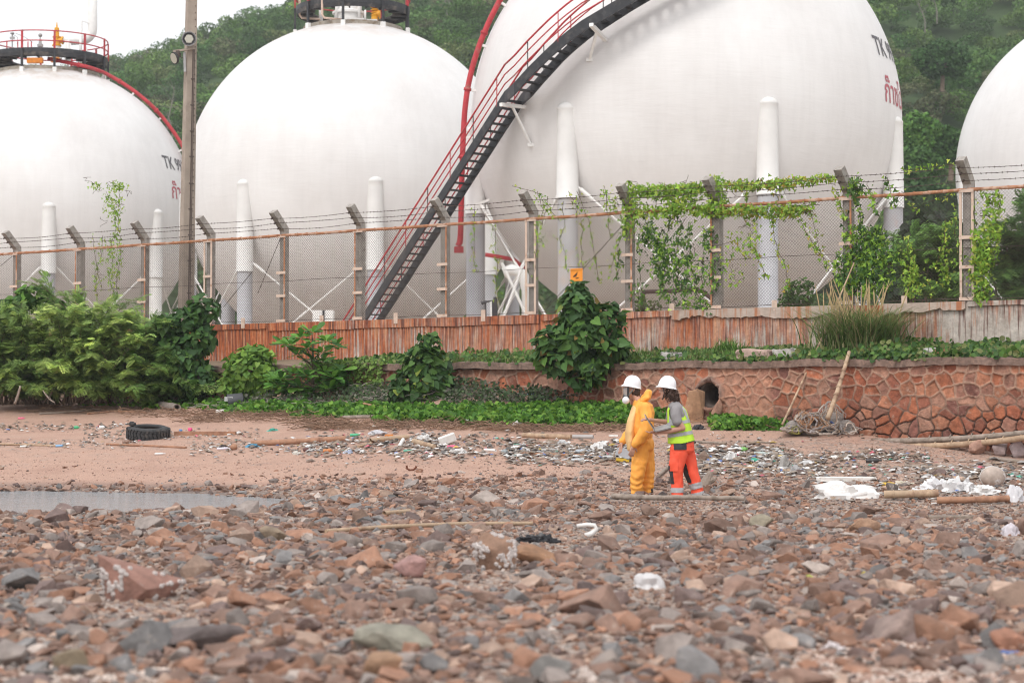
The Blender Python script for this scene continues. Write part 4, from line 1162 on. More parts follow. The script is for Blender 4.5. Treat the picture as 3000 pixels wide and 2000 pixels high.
def feathery(name, label, root, hubs, D, nb, seed, cols=GF, frL=.22, fill=600, cat="shrub", group=None, per=44):
    """hubs: picture positions the arching branches reach for"""
    r = np.random.default_rng(seed); root = np.array(root)
    th = thing(name, label, cat, root, group=group)
    lf, st_ = MB(), MB(); B, A, Nn, YG = [], [], [], []
    for k in range(nb):
        u, v = hubs[k % len(hubs)]
        t_ = np.array(P(u + r.normal(0, 26), v + r.normal(0, 18), D + r.uniform(-1.2, .6)))
        ro = root + r.normal(0, .22, 3) * (2.0, .8, 0)
        L = np.linalg.norm(t_ - ro)
        mid = (ro * .45 + t_ * .55) + np.array([0, 0, .32 * L * r.uniform(.5, 1.1)])
        q = np.linspace(0, 1, 12)[:, None]
        pts = (1 - q) ** 2 * ro + 2 * q * (1 - q) * mid + q * q * t_
        st_.tube(pts, np.linspace(.022, .005, 12), 5)
        m = per
        qq = np.linspace(.28, 1.0, m); i_ = (qq * 11).astype(int).clip(0, 10); fr = qq * 11 - i_
        pp = pts[i_] * (1 - fr)[:, None] + pts[i_ + 1] * fr[:, None]
        tg = nrmz(pts[i_ + 1] - pts[i_])
        for s_ in (-1, 1):
            sd = nrmz(np.cross(tg, (0, 0, 1.0)) * s_ + tg * .55 + r.normal(0, .35, (m, 3)) + np.array([0, 0, -.12]))
            YG.append(np.clip((qq - .55) / .45, 0, 1) ** 1.5 * r.uniform(.2, 1)); B.append(pp + r.normal(0, .03, (m, 3))); A.append(sd); Nn.append(np.array([0, -.25, 1.0]) + r.normal(0, .3, (m, 3)))
    B, A, Nn = np.concatenate(B), np.concatenate(A), np.concatenate(Nn)
    fronds(lf, B, A, Nn, frL * r.uniform(.7, 1.2, len(B)), r, cols, tip_tone=np.concatenate(YG))
    lf.build("foliage", LEAF, th); st_.build("stem", BARK, th)
    return th
hub = lambda pts: pts
feathery("feathery_shrub", "feathery-leaved shrub at the very left edge of the beach bank", P(20, 1185, 47), [(-60, 960), (-20, 920), (30, 935), (80, 960), (-90, 1030), (-30, 1010), (30, 1010), (90, 1030), (130, 1080), (-60, 1100), (0, 1090), (60, 1110), (110, 1140)], 46.8, 60, 31, group=None, cols=[(.11, .18, .06), (.14, .21, .07), (.09, .15, .05), (.19, .26, .085)])
feathery("feathery_shrub", "upright feathery-leaved shrub between the leftmost shrub and the widest one", P(130, 1185, 47.2), [(70, 960), (120, 950), (170, 970), (90, 1010), (140, 1000), (190, 1010), (80, 1060), (130, 1060), (180, 1070), (100, 1110), (150, 1120), (200, 1130), (60, 1140)], 47.0, 52, 30)
feathery("feathery_shrub", "widest feathery-leaved shrub, arching over the sand behind the tyre", P(255, 1180, 46.6), [(150, 930), (210, 910), (270, 900), (330, 925), (390, 950), (160, 990), (230, 975), (300, 985), (370, 1000), (430, 1020), (170, 1060), (240, 1050), (310, 1060), (380, 1070), (440, 1090), (200, 1120), (270, 1115), (340, 1125), (410, 1135)], 46.2, 88, 32)
feathery("feathery_shrub", "dark low feathery-leaved shrub leaning against the foot of the sapling", P(470, 1180, 46.4), [(400, 960), (450, 945), (490, 985), (400, 1030), (460, 1040), (520, 1060), (570, 1100), (420, 1100), (480, 1110), (540, 1130), (600, 1150), (440, 1150), (620, 1120)], 46.0, 56, 33, cols=[(.08, .15, .045), (.11, .19, .055), (.06, .11, .035), (.15, .22, .07)], frL=.22)
feathery("feathery_shrub", "thin feathery branches reaching up in front of the fence at left", P(300, 1120, 47.4), [(70, 850), (120, 845), (220, 865), (330, 880), (420, 890), (380, 905), (180, 880), (270, 895)], 47.2, 15, 34, cols=[(.10, .18, .05), (.13, .2, .06)], per=22)
# feathery growth behind the mesh at right
feathery("acacia_tree", "feathery tree behind the chain-link fence at the right edge", P(3030, 900, 38.6), [(2950, 640), (3000, 605), (3050, 640), (2930, 700), (2980, 690), (2960, 760), (3010, 750), (2920, 800), (2970, 830), (3040, 800), (2940, 860), (3100, 700), (3000, 860)], 38.3, 34, 35, cols=[(.045, .10, .035), (.06, .13, .04), (.08, .15, .045)], frL=.26, cat="tree")
feathery("acacia_sapling", "feathery saplings behind the mesh between the last two fence posts", P(2740, 900, 42), [(2650, 700), (2700, 680), (2760, 700), (2800, 660), (2670, 760), (2730, 760), (2790, 760), (2660, 830), (2720, 830), (2780, 840), (2830, 800)], 41.5, 30, 36, cols=[(.05, .11, .03), (.08, .16, .04), (.10, .19, .05)], frL=.26, cat="tree")
broad_bush("dense_thicket", "dark dense thicket seen through the mesh between the biggest sphere and the last one", "thicket", P(2730, 900, 60), [px_ell(2730, 840, 130, 85, 60, 1.0), px_ell(2680, 770, 80, 60, 61, 1.0), px_ell(2790, 760, 80, 60, 61, 1.0), px_ell(2740, 690, 90, 60, 64, 1.0)], 2600, .34, 'round', [(.022, .045, .018), (.03, .06, .02), (.04, .07, .025), (.035, .05, .03)], 37)
broad_bush("yard_weed", "leafy weed clump growing behind the mesh right of the vine curtain", "weed", P(2340, 905, 40.5), [px_ell(2345, 860, 45, 42, 40.4, .3), px_ell(2315, 880, 30, 28, 40.4, .25)], 420, .085, 'round', G1, 38)
broad_bush("yard_weed", "flat weed clump at the mesh foot below the bent rusty pipe", "weed", P(1900, 925, 43), [px_ell(1895, 895, 45, 22, 42.8, .2), px_ell(1860, 905, 30, 16, 42.8, .2)], 330, .07, 'lance', [(.12, .18, .05), (.16, .2, .07)], 39)

# vines climbing the fence
def vine(label, strands, blobs, seed, L=.085, cols=GV, n0=.12, nst=0):
    """strands: [(u0,v0,u1,v1,count)] hanging lines of leaves; blobs: [(u,v,ru,rv,count)] dense patches, all in the mesh plane"""
    r = np.random.default_rng(seed)
    s0, z0 = fs(strands[0][0] if strands else blobs[0][0], 905)
    th = thing("fence_vine", label, "vine", fw(s0, 3.3, n0), group="vines on the chain-link fence")
    lf, st_ = MB(), MB(); pos = []
    for u0, v0, u1, v1, c in strands:
        m = max(10, c // 4); q = np.linspace(0, 1, m)
        wob = np.cumsum(r.normal(0, 1, m)); wob -= wob[0] + (wob[-1] - wob[0]) * q
        uu_ = u0 + (u1 - u0) * q + wob * 3.2; vv_ = v0 + (v1 - v0) * q
        pts = np.array([fw(*fs(a, b_, n0), n0 + r.normal(0, .01)) for a, b_ in zip(uu_, vv_)])
        st_.tube(pts, .0055, 4)
        i_ = r.random(c) * (m - 1.001); k = i_.astype(int); f_ = (i_ - k)[:, None]
        pos.append(pts[k] * (1 - f_) + pts[k + 1] * f_ + r.normal(0, 1, (c, 3)) * (.045, .035, .045))
    for u, v, ru, rv, c in blobs:
        a = r.random(c) * 2 * math.pi; q = np.sqrt(r.random(c))
        uu_ = u + ru * q * np.cos(a) + r.normal(0, 5, c); vv_ = v + rv * q * np.sin(a) + r.normal(0, 4, c)
        pos.append(np.array([fw(*fs(x, y, n0), n0 + r.uniform(-.12, .16)) for x, y in zip(uu_, vv_)]))
        for _ in range(max(2, c // 70)):
            x0, y0 = u + r.uniform(-1, 1) * ru * .8, v + r.uniform(-1, 1) * rv * .8
            m = 8; xs = x0 + np.cumsum(r.normal(0, 9, m)); ys = y0 + np.cumsum(r.normal(2, 7, m))
            st_.tube([fw(*fs(x, y, n0), n0 + r.uniform(-.03, .05)) for x, y in zip(xs, ys)], .005, 4)
    p = np.concatenate(pos); n = len(p)
    nn = nrmz(np.array([FN[0], FN[1], .35]) + r.normal(0, .42, (n, 3)))
    ax = r.normal(0, .5, (n, 3)) + np.array([0, 0, -.6])
    LL = L * .9 * r.uniform(.5, 1.25, n)
    leaves(lf, p, ax, nn, LL, LL * .95, 'ivy', palette(n, cols, r, .2))
    lf.build("foliage", LEAF, th); st_.build("stem", TWIGV, th)
TWIGV = mat("vine_stem", (0.10, 0.075, 0.05), .9, .3, 10)
vine("thin half-bare vine with dark tendrils two bays left of the concrete pole", [(300, 690, 285, 865, 70), (330, 700, 325, 880, 110), (355, 690, 345, 860, 50), (310, 560, 335, 700, 90), (350, 545, 335, 700, 70), (270, 690, 300, 850, 24)], [(282, 545, 14, 9, 45), (345, 545, 22, 12, 110), (330, 600, 26, 40, 130), (330, 760, 30, 60, 110)], 41, L=.075)
vine("sparse yellow-green strands of vine around the orange sign", [(1590, 585, 1640, 650, 22), (1605, 575, 1595, 640, 18), (1665, 560, 1690, 640, 26), (1650, 590, 1640, 700, 16), (1690, 560, 1745, 760, 40), (1700, 640, 1710, 790, 30), (1640, 690, 1665, 800, 26), (1745, 750, 1755, 830, 26), (1770, 545, 1790, 700, 40), (1800, 600, 1830, 680, 26), (1575, 560, 1590, 660, 30), (1810, 690, 1790, 800, 24), (1500, 545, 1590, 570, 14), (1390, 600, 1400, 800, 46), (1450, 650, 1460, 900, 60), (1575, 730, 1560, 830, 12)], [(1795, 580, 25, 40, 60), (1585, 690, 8, 45, 50)], 42, L=.072, cols=GV + [(.33, .38, .08)])
vine("thick vine band wrapped along the barbed wire and rail between two leaning posts", [(1870, 555, 2060, 550, 120), (1870, 580, 2090, 570, 60)], [(1850, 560, 28, 26, 160), (1930, 560, 80, 17, 420), (2020, 552, 60, 15, 300), (1860, 610, 30, 30, 170), (1930, 620, 70, 16, 260), (2020, 612, 70, 16, 280), (1995, 585, 45, 26, 220), (2100, 570, 26, 60, 300), (2085, 620, 45, 18, 200), (1850, 660, 20, 40, 110)], 43, L=.085)
vine("dense leafy curtain of vine hanging on the mesh below the thickest band", [(1890, 640, 1900, 720, 60), (1905, 680, 1960, 780, 150), (1960, 630, 1950, 720, 60), (1990, 640, 1985, 850, 120), (2030, 650, 2010, 860, 110), (2060, 660, 2050, 880, 90), (1870, 700, 1880, 900, 60), (1830, 660, 1800, 820, 60), (2020, 740, 2070, 900, 80), (1930, 760, 1970, 900, 80), (1850, 840, 1900, 905, 40), (2000, 890, 2090, 910, 60)], [(1910, 690, 30, 35, 130), (1945, 770, 38, 55, 240), (2000, 740, 50, 70, 130), (1990, 850, 60, 50, 120), (2080, 700, 18, 40, 80), (2090, 800, 22, 60, 110)], 44, L=.088, cols=GV[1:4] + G1)
vine("vine garland along the barbed wire left of the post behind the tall grass clump", [(2120, 545, 2460, 515, 110), (2120, 612, 2400, 600, 60), (2180, 560, 2190, 600, 20), (2260, 640, 2300, 850, 60), (2320, 600, 2420, 760, 70), (2370, 590, 2430, 800, 50), (2190, 680, 2240, 820, 40), (2450, 560, 2480, 640, 40), (2270, 560, 2290, 640, 20)], [(2180, 543, 65, 13, 300), (2280, 540, 45, 14, 190), (2350, 530, 50, 11, 140), (2430, 520, 30, 9, 60), (2170, 618, 55, 16, 240), (2270, 620, 70, 18, 330), (2340, 612, 40, 10, 100), (2200, 700, 40, 60, 70), (2150, 760, 40, 90, 90)], 45, L=.085, cols=GV + [(.36, .27, .05)])
vine("bushy vine mass to the right of the post beside the tall grass clump", [(2500, 540, 2520, 640, 50), (2540, 530, 2580, 640, 40), (2600, 520, 2620, 600, 36), (2480, 620, 2470, 700, 30), (2520, 640, 2500, 760, 50)], [(2505, 545, 22, 35, 90), (2545, 720, 45, 45, 240), (2520, 800, 40, 70, 420), (2570, 790, 52, 75, 430), (2470, 790, 22, 60, 150), (2560, 690, 38, 30, 160), (2610, 740, 35, 40, 90), (2500, 700, 20, 40, 80), (2490, 830, 22, 40, 120)], 46, L=.095, cols=G1 + GV[:3])
vine("light strands of vine across the bay just left of the last tall post", [(2640, 560, 2690, 620, 16), (2660, 700, 2670, 880, 90), (2680, 740, 2690, 860, 60), (2770, 640, 2760, 800, 60), (2790, 640, 2740, 780, 40), (2720, 760, 2730, 870, 30), (2800, 600, 2810, 780, 30), (2640, 500, 2800, 480, 36), (2700, 600, 2830, 560, 16)], [(2675, 820, 22, 55, 110), (2770, 800, 20, 40, 60)], 47, L=.082)
vine("tall vine climbing right of the last post with the riveted ladder frame", [(2880, 560, 2900, 640, 30), (2920, 550, 2930, 620, 24), (2845, 560, 2842, 820, 50), (2870, 700, 2880, 880, 70)], [(2890, 720, 38, 70, 330), (2875, 810, 28, 60, 240), (2915, 660, 30, 50, 120), (2880, 870, 20, 20, 60), (2905, 590, 22, 30, 50)], 48, L=.09)

# creeper draped over the low wall and along the ledge
def patch_leaves(name, label, cat, quads, seed, L, shape, cols, hgt, kind=None, up=.7, extra=None):
    """leaves standing over the ground inside picture patches [(u0,v0,u1,v1,count)] (v measured on the ground)"""
    r = np.random.default_rng(seed); lf = MB(); pos = []
    for u0, v0, u1, v1, c in quads:
        for _ in range(c):
            u = r.uniform(u0, u1); v = r.uniform(v0, v1)
            p = gp(u, v); p[2] += hgt * r.random() ** 1.3
            pos.append(p)
    p = np.array(pos); n = len(p)
    nn = nrmz(np.array([0, -.75, up]) + r.normal(0, .45, (n, 3))); ax = r.normal(0, .6, (n, 3)) + np.array([0, -.2, .2])
    LL = L * r.uniform(.6, 1.3, n)
    leaves(lf, p, ax, nn, LL, LL * 1.05, shape, palette(n, cols, r, .2))
    o = lf.build(name, LEAF, origin=tuple(p.mean(0)))
    return tag(o, label, cat, kind=kind)
patch_leaves("beach_creeper", "bright green creeper spreading over the top of the sand", "ground cover",
    [(230, 1178, 420, 1192, 260), (420, 1180, 660, 1200, 420), (640, 1192, 900, 1212, 1100), (850, 1198, 1150, 1226, 2000), (1100, 1202, 1400, 1238, 2800), (1350, 1202, 1640, 1250, 3600), (1560, 1196, 1840, 1250, 3600), (1800, 1196, 1960, 1235, 1300), (2080, 1232, 2340, 1262, 1500), (2090, 1236, 2300, 1256, 700)],
    51, .088, 'round', [(.10, .24, .03), (.14, .30, .04), (.08, .19, .03), (.19, .34, .05), (.06, .15, .025)], .13, 'stuff')
patch_leaves("bank_undergrowth", "dull dark undergrowth covering the slope behind the bright creeper", "undergrowth",
    [(1000, 1150, 1180, 1195, 900), (1300, 1120, 1600, 1190, 2200), (1550, 1110, 1850, 1185, 1500), (640, 1165, 1000, 1192, 700)], 52, .07, 'lance', [(.055, .10, .04), (.08, .13, .05), (.10, .12, .07), (.13, .13, .10), (.05, .08, .035)], .22, 'stuff')
def ledge_plants(name, label, cat, spans, seed, L, shape, cols, hgt, W=1.0, kind='stuff', nlo=.15, nhi=2.6, hang=0.0):
    r = np.random.default_rng(seed); lf = MB(); pos = []
    for u0, u1, c, h in spans:
        s0, s1 = fs(u0, 1060, 2)[0], fs(u1, 1060, 2)[0]
        s_ = r.uniform(s0, s1, c); n_ = nlo + (nhi - nlo) * r.random(c)
        z = STOP + (2.5 - n_) / 2.5 * .24 + h * r.random(c) ** 1.4 * (0.5 + .5 * np.sin(s_ * 2.3 + seed) ** 2)
        if hang: 
            k = r.random(c) < .45; n_ = np.where(k, 2.62 + .06 * r.random(c), n_); z = np.where(k, STOP + .1 - hang * r.random(c), z)
        pos.append(np.stack([*(FO[:, None] + np.outer(FE, s_) + np.outer(FN, n_)), z], 1))
    p = np.concatenate(pos); n = len(p)
    nn = nrmz(np.array([FN[0], FN[1], .8]) + r.normal(0, .45, (n, 3))); ax = r.normal(0, .6, (n, 3)) + np.array([0, 0, .1 if not hang else -.5])
    LL = L * r.uniform(.6, 1.3, n)
    leaves(lf, p, ax, nn, LL, LL * W, shape, palette(n, cols, r, .2))
    return tag(lf.build(name, LEAF, origin=tuple(p.mean(0))), label, cat, kind=kind)
ledge_plants("draped_creeper", "pale green creeper draped over the low wall between the two bushes", "creeper", [(985, 1180, 1500, .12), (900, 1000, 300, .1)], 53, .085, 'heart', [(.16, .26, .05), (.13, .22, .045), (.20, .30, .07)], .12, kind=None, hang=.75)
ledge_plants("ledge_weeds", "low green weeds along the top of the stone walls", "weeds", [(1000, 1600, 1500, .18), (1780, 2100, 900, .12), (2100, 2450, 1500, .16), (2420, 2720, 1300, .26), (2600, 2860, 1100, .18), (2800, 3150, 1100, .20)], 54, .085, 'round', G1 + [(.14, .22, .05), (.18, .2, .07)], .3)
# grass
def blades(mb, base, h, r, cols, lean=.5, wd=.012, seg=4):
    n = len(base); a = r.random(n) * 2 * math.pi
    dr = np.stack([np.cos(a), np.sin(a), 0 * a], 1) * (lean * r.uniform(.2, 1.2, n))[:, None]
    hh = h * r.uniform(.5, 1.1, n)
    sd = nrmz(np.cross(dr + 1e-4, (0, 0, 1.0)))
    vs = []
    for k in range(seg + 1):
        q = k / seg
        c = base + np.array([0, 0, 1.0]) * (hh * (q - .25 * lean * q ** 3))[:, None] + dr * (hh * q * q)[:, None]
        w_ = wd * (1 - q) ** .7
        vs += [c - sd * w_, c + sd * w_]
    V = np.stack(vs, 1); k = V.shape[1]
    f = []
    for i in range(seg): f.append(np.array([2 * i, 2 * i + 1, 2 * i + 3, 2 * i + 2])[None] + (np.arange(n) * k)[:, None])
    mb.add(V.reshape(-1, 3), np.concatenate(f), np.repeat(palette(n, cols, r, .2), k, axis=0))
GR = [(.12, .21, .05), (.09, .17, .04), (.16, .24, .07), (.22, .22, .10)]
r = np.random.default_rng(61); mb = MB(); pos = []
for u0, u1, c in ((1780, 2120, 900), (2100, 2440, 1100), (1340, 1600, 500), (2650, 3100, 300)):
    s_ = r.uniform(fs(u0, 1060, 1.2)[0], fs(u1, 1060, 1.2)[0], c); n_ = r.uniform(.2, 2.4, c)
    pos.append(np.stack([*(FO[:, None] + np.outer(FE, s_) + np.outer(FN, n_)), STOP + (2.5 - n_) / 2.5 * .22], 1))
p = np.concatenate(pos); blades(mb, p, .24, r, GR, .7)
tag(mb.build("ledge_grass", LEAF, origin=tuple(p.mean(0))), "short grass growing between the rust wall and the stone wall", "grass", kind='stuff')
def tuft(name, label, u, v, nn_, n, h, spread, seed, plumes=0, lean=.6, cols=GR):
    r = np.random.default_rng(seed); s_, z_ = fs(u, v, nn_); root = np.array(fw(s_, STOP + (2.5 - nn_) / 2.5 * .2, nn_))
    th = thing(name, label, "grass clump", root)
    mb = MB(); base = root + r.normal(0, 1, (n, 3)) * (spread, spread * .6, .0); blades(mb, base, h, r, cols, lean, .013, 6); mb.build("blade_tuft", LEAF, th)
    if plumes:
        mb = MB(); m = plumes; base = root + r.normal(0, 1, (m, 3)) * (spread, spread * .5, 0); tips = base + np.stack([r.normal(0, .28, m), r.normal(0, .1, m), h * r.uniform(.85, 1.22, m)], 1)
        for a, b_ in zip(base, tips):
            mid = (a + b_) / 2 + (0, 0, .08); q = np.linspace(0, 1, 8)[:, None]; pt = (1 - q) ** 2 * a + 2 * q * (1 - q) * mid + q * q * b_
            mb.tube(pt, [.004] * 4 + [.008, .013, .011, .002], 5, col=(.40, .30, .16))
        mb.build("seed_plume", TWIG, th)
tuft("tall_grass", "tall arching grass clump with dry seed plumes in front of the rust wall", 2520, 1040, 1.3, 1500, 1.25, .34, 62, 40, 1.15, [(.17, .26, .08), (.24, .31, .12), (.13, .21, .06), (.34, .31, .16)])
tuft("grass_tuft", "smaller green grass tuft on the ledge left of the tall grass clump", 2135, 1045, 1.2, 260, .45, .14, 63, 0, .7, [(.12, .25, .05), (.16, .3, .06)])
# dry runners and twigs at the front edge of the creeper
r = np.random.default_rng(64); mb = MB(); cnt = 0
for u0, u1, v0, v1, c in ((400, 700, 1205, 1225, 120), (560, 1000, 1212, 1240, 260), (900, 1500, 1235, 1262, 420), (1450, 1850, 1248, 1268, 260), (1750, 1900, 1225, 1250, 60), (2100, 2350, 1232, 1255, 110), (1080, 1700, 1120, 1180, 260), (640, 1000, 1170, 1200, 160), (100, 420, 1190, 1215, 60)):
    for _ in range(c):
        p0 = gp(r.uniform(u0, u1), r.uniform(v0, v1)); a = r.normal(0, .5); L = r.uniform(.15, .8)
        q = np.linspace(0, 1, 5)[:, None]
        pts = p0 + q * np.array([math.cos(a) * L * r.choice([-1, 1]), math.sin(a) * L, 0]) + np.c_[np.zeros((5, 2)), np.abs(r.normal(0, .05, 5))]
        g = r.uniform(.6, 1.3); mb.tube(pts, r.uniform(.003, .009), 4, cap=False, col=np.array((.24, .15, .10)) * g if v0 > 1185 else np.array((.27, .24, .21)) * g)
tag(mb.build("dry_runners", TWIG, origin=(0, 41, 1)), "tangle of dry brown runners along the front edge of the creeper", "dry runners", kind='stuff')
# ------------------------------------------------------------------ forest on the hill
FOREST = mat("forest_leaf", (1, 1, 1), 0.8, 0.25, .8, attr=True, trans=0.2, spec=0.15)
def crown_proto(seed, nl=5, nleaf=760, size=.40):
    r = np.random.default_rng(seed)
    ells = []
    for k in range(nl):
        a = k * 2.4 + r.uniform(0, 1); q = r.uniform(.2, .62) if k else 0
        ells.append(((q * math.cos(a), q * math.sin(a), r.uniform(.45, .85)), (r.uniform(.32, .52), r.uniform(.32, .52), r.uniform(.22, .36))))
    p, d = shell_points(r, ells, nleaf, .75)
    nn = nrmz(d + np.array([0, 0, .35]) + r.normal(0, .35, (nleaf, 3))); ax = r.normal(0, 1, (nleaf, 3))
    mb = MB(); L = size / 5.5 * r.uniform(.6, 1.4, nleaf); leaves(mb, p - nrmz(ax) * L[:, None] * .5, ax, nn, L * 1.2, L * 1.25, 'lance', np.ones((nleaf, 3)) * r.uniform(.7, 1.3, (nleaf, 1)))
    return np.concatenate(mb.V), mb.F[0][0], np.concatenate(mb.C)
protos = [crown_proto(100 + k) for k in range(9)]
r = np.random.default_rng(70)
TC = [(.085, .150, .045), (.065, .125, .042), (.105, .175, .05), (.13, .19, .06), (.095, .15, .055), (.072, .118, .05), (.15, .17, .08), (.115, .115, .07)]
mb = MB(); spots = []
y = 156.0
while y < 348:
    x = -y * .33 + r.uniform(0, 4)
    while x < y * .34:
        spots.append((x + r.uniform(-1.6, 1.6), y + r.uniform(-1.6, 1.6))); x += r.uniform(2.9, 4.8)
    y += 3.9
near = []
for x, y in spots:
    s_ = r.uniform(2.0, 3.5) * (1.25 if r.random() < .12 else 1)
    z = float(hillz(np.array(x), np.array(y)))
    V, F_, Cc = protos[r.integers(0, 9)]
    a = r.uniform(0, 6.28)
    v = (V @ rotz(a).T) * (s_, s_, s_ * r.uniform(.8, 1.25)) + (x, y, z + 0.3)
    g = np.array(TC[r.integers(0, len(TC))]) * r.uniform(.75, 1.3) * (1.08, 1.2, 1.0)
    mb.add(v, F_, Cc * g)
o = mb.build("hillside_forest", FOREST, origin=(0, 240, 20)); tag(o, "dense green forest covering the hill behind the gas tanks", "forest", kind='stuff')
# pale bare trunks and lianas standing out of the canopy
BARE = mat("bare_wood", (.20, .18, .155), .9, .2, 3)
for k, (u, v0, v1, D, du, lab) in enumerate([(490, 360, 250, 215, 22, "pale bare tree on the hillside just left of the concrete pole"), (505, 390, 330, 205, -16, "thin leaning bare trunk beside the red pipe of the far left tank"), (2710, 60, 5, 240, -24, "bare leaning trunk high on the hillside between the two right spheres"), (2745, 35, -10, 240, -14, "second bare trunk high on the hillside, right of its leaning twin"), (1335, 75, 0, 260, -22, "grey bare tree on the dark slope left of the curved red pipe"), (1310, 40, -10, 262, -10, "shorter grey bare tree on the slope just left of another bare tree"), (600, 420, 330, 210, 18, "bare forked trunk on the slope right of the concrete pole")]):
    rr = np.random.default_rng(700 + k); a = np.array(P(u, v0, D)); b_ = np.array(P(u + du, v1, D))
    th = thing("bare_tree", lab, "tree", a - (0, 0, 1.5), group="bare trees on the hillside")
    m_ = MB(); m_.tube([a - (0, 0, 1.5), a, (a + b_) / 2 + (.1, 0, 0), b_], [.08, .075, .055, .02], 6); m_.build("trunk", BARE, th)
    m_ = MB()
    for i in range(7):
        q = rr.uniform(.35, .95); p0 = a + (b_ - a) * q; L = rr.uniform(.8, 1.9); d_ = rr.normal(0, 1, 3) + (0, 0, .9); d_ /= np.linalg.norm(d_)
        m_.tube([p0, p0 + d_ * L * .5, p0 + d_ * L + (0, 0, .2)], [.03, .02, .008], 5)
    m_.build("branch", BARE, th)
# single trees that stand out at the foot of the hill
def lone_tree(u, v, D, ru, rv, lab, cols, seed):
    r = np.random.default_rng(seed); s_ = D / FPX
    base = np.array(P(u, v + rv * 1.1, D)); th = thing("broadleaf_tree", lab, "tree", base, group="single trees at the foot of the hill")
    ells = [px_ell(u + du * ru, v + dv * rv, ru * q, rv * q2, D) for du, dv, q, q2 in ((0, -.35, .55, .5), (-.5, .05, .5, .5), (.5, .0, .5, .5), (0, .3, .6, .5), (-.3, .5, .45, .45), (.35, .5, .45, .4), (-.15, -.1, .5, .5))]
    n = int(ru * rv * .8); p, d = shell_points(r, ells, n, .7)
    nn = nrmz(d + np.array([0, -.2, .5]) + r.normal(0, .4, (n, 3))); ax = r.normal(0, 1, (n, 3)); L = .30 * r.uniform(.6, 1.3, n)
    mb = MB(); leaves(mb, p, ax, nn, L, L * .9, 'lance', palette(n, cols, r, .25)); mb.build("crown", FOREST, th)
    mb = MB(); top = np.array(P(u, v - rv * .2, D)); mb.tube([base - (0, 0, 1), (base + top) / 2 + (.1, 0, 0), top], [.22, .17, .06], 8)
    for e in ells: mb.tube([base * .45 + top * .55, np.array(e[0])], [.09, .03], 6)
    mb.build("trunk", BARK, th)
lone_tree(2685, 385, 150, 78, 62, "bright green round tree at the foot of the hill right of the biggest sphere", [(0.094, 0.196, 0.043), (0.072, 0.160, 0.041), (0.116, 0.217, 0.051)], 81)
lone_tree(2680, 480, 146, 90, 55, "mid green tree just below the bright round one, left of the last sphere", [(0.072, 0.145, 0.038), (0.058, 0.123, 0.035)], 82)
lone_tree(2785, 425, 150, 60, 60, "darker tree touching the left side of the last sphere", [(0.052, 0.109, 0.035), (0.065, 0.128, 0.038)], 83)
lone_tree(2700, 585, 140, 110, 60, "dark low tree behind the fence between the two right spheres", [(0.043, 0.087, 0.032), (0.052, 0.102, 0.035)], 84)
lone_tree(2760, 170, 185, 85, 62, "large dark domed tree halfway up the slope right of the lettered sphere", [(0.046, 0.102, 0.035), (0.058, 0.119, 0.038)], 85)

# air between the beach and the hill
m = bpy.data.materials.new("air"); m.use_nodes = True; t = m.node_tree; t.nodes.clear()
pv = t.nodes.new("ShaderNodeVolumePrincipled"); pv.inputs['Color'].default_value = (.93, .96, 1.0, 1); pv.inputs['Density'].default_value = 0.00042; pv.inputs['Anisotropy'].default_value = .2
t.links.new(pv.outputs[0], t.nodes.new("ShaderNodeOutputMaterial").inputs['Volume'])
tag(MB().box((0, 220, 74), (820, 620, 152)).build("haze", m), "thin pale haze over the shore and hill", "haze", kind='stuff')
# ------------------------------------------------------------------ shingle: stones of the foreground
ROCK = mat("shore_rock", (1, 1, 1), 0.88, 0.33, 9, 0.55, 38, attr=True, dirt=(0.42, 0.36, 0.31), dscale=6, dlo=.60, dhi=.72)
def rock_proto(seed, npt, bev, flat):
    r = np.random.default_rng(seed)
    p = r.normal(0, 1, (npt, 3)); p /= np.linalg.norm(p, axis=1)[:, None]; p *= r.uniform(.72, 1.05, (npt, 1))
    p *= (1.0, r.uniform(.55, .9), flat)
    if r.random() < .6: p[:, 2] = np.clip(p[:, 2], -1, flat * r.uniform(.35, .7))
    bm = bmesh.new()
    for q in p: bm.verts.new(q)
    h = bmesh.ops.convex_hull(bm, input=bm.verts)
    bmesh.ops.delete(bm, geom=list({g for g in h['geom_interior'] + h['geom_unused'] if isinstance(g, bmesh.types.BMVert)}), context='VERTS')
    bmesh.ops.dissolve_limit(bm, angle_limit=rad(14), verts=bm.verts, edges=bm.edges)
    if bev:
        bmesh.ops.bevel(bm, geom=list(bm.edges), offset=bev, segments=1, affect='EDGES', profile=.5, clamp_overlap=True)
        bmesh.ops.triangulate(bm, faces=bm.faces)
        if bev > .025:
            bmesh.ops.subdivide_edges(bm, edges=[e for e in bm.edges if e.calc_length() > .25], cuts=1)
            bmesh.ops.triangulate(bm, faces=bm.faces)
            for q in bm.verts: q.co += Vector(noise.noise_vector(q.co * 3.1 + Vector((seed, 0, 0)))) * .022
    else: bmesh.ops.triangulate(bm, faces=bm.faces)
    v = np.array([q.co[:] for q in bm.verts]); f = np.array([[x.index for x in q.verts] for q in bm.faces]); bm.free()
    return v, f
BIGP = [rock_proto(200 + k, 12 + k % 7, .028, (.42, .6, .8)[k % 3]) for k in range(27)]
MIDP = [rock_proto(300 + k, 11 + k % 6, .02, (.35, .5, .7)[k % 3]) for k in range(24)]
SMLP = [rock_proto(400 + k, 9 + k % 4, 0, (.35, .5, .7)[k % 3]) for k in range(20)]
ROCKC = {"brown": (.25, .158, .122), "rust-brown": (.31, .168, .112), "grey": (.255, .215, .195), "blue-grey": (.215, .204, .20), "dark purplish": (.17, .12, .108), "tan": (.41, .285, .22), "pale": (.43, .36, .32)}
RK = list(ROCKC); RPROB = np.array([.33, .22, .15, .05, .13, .10, .02])
r = np.random.default_rng(90)
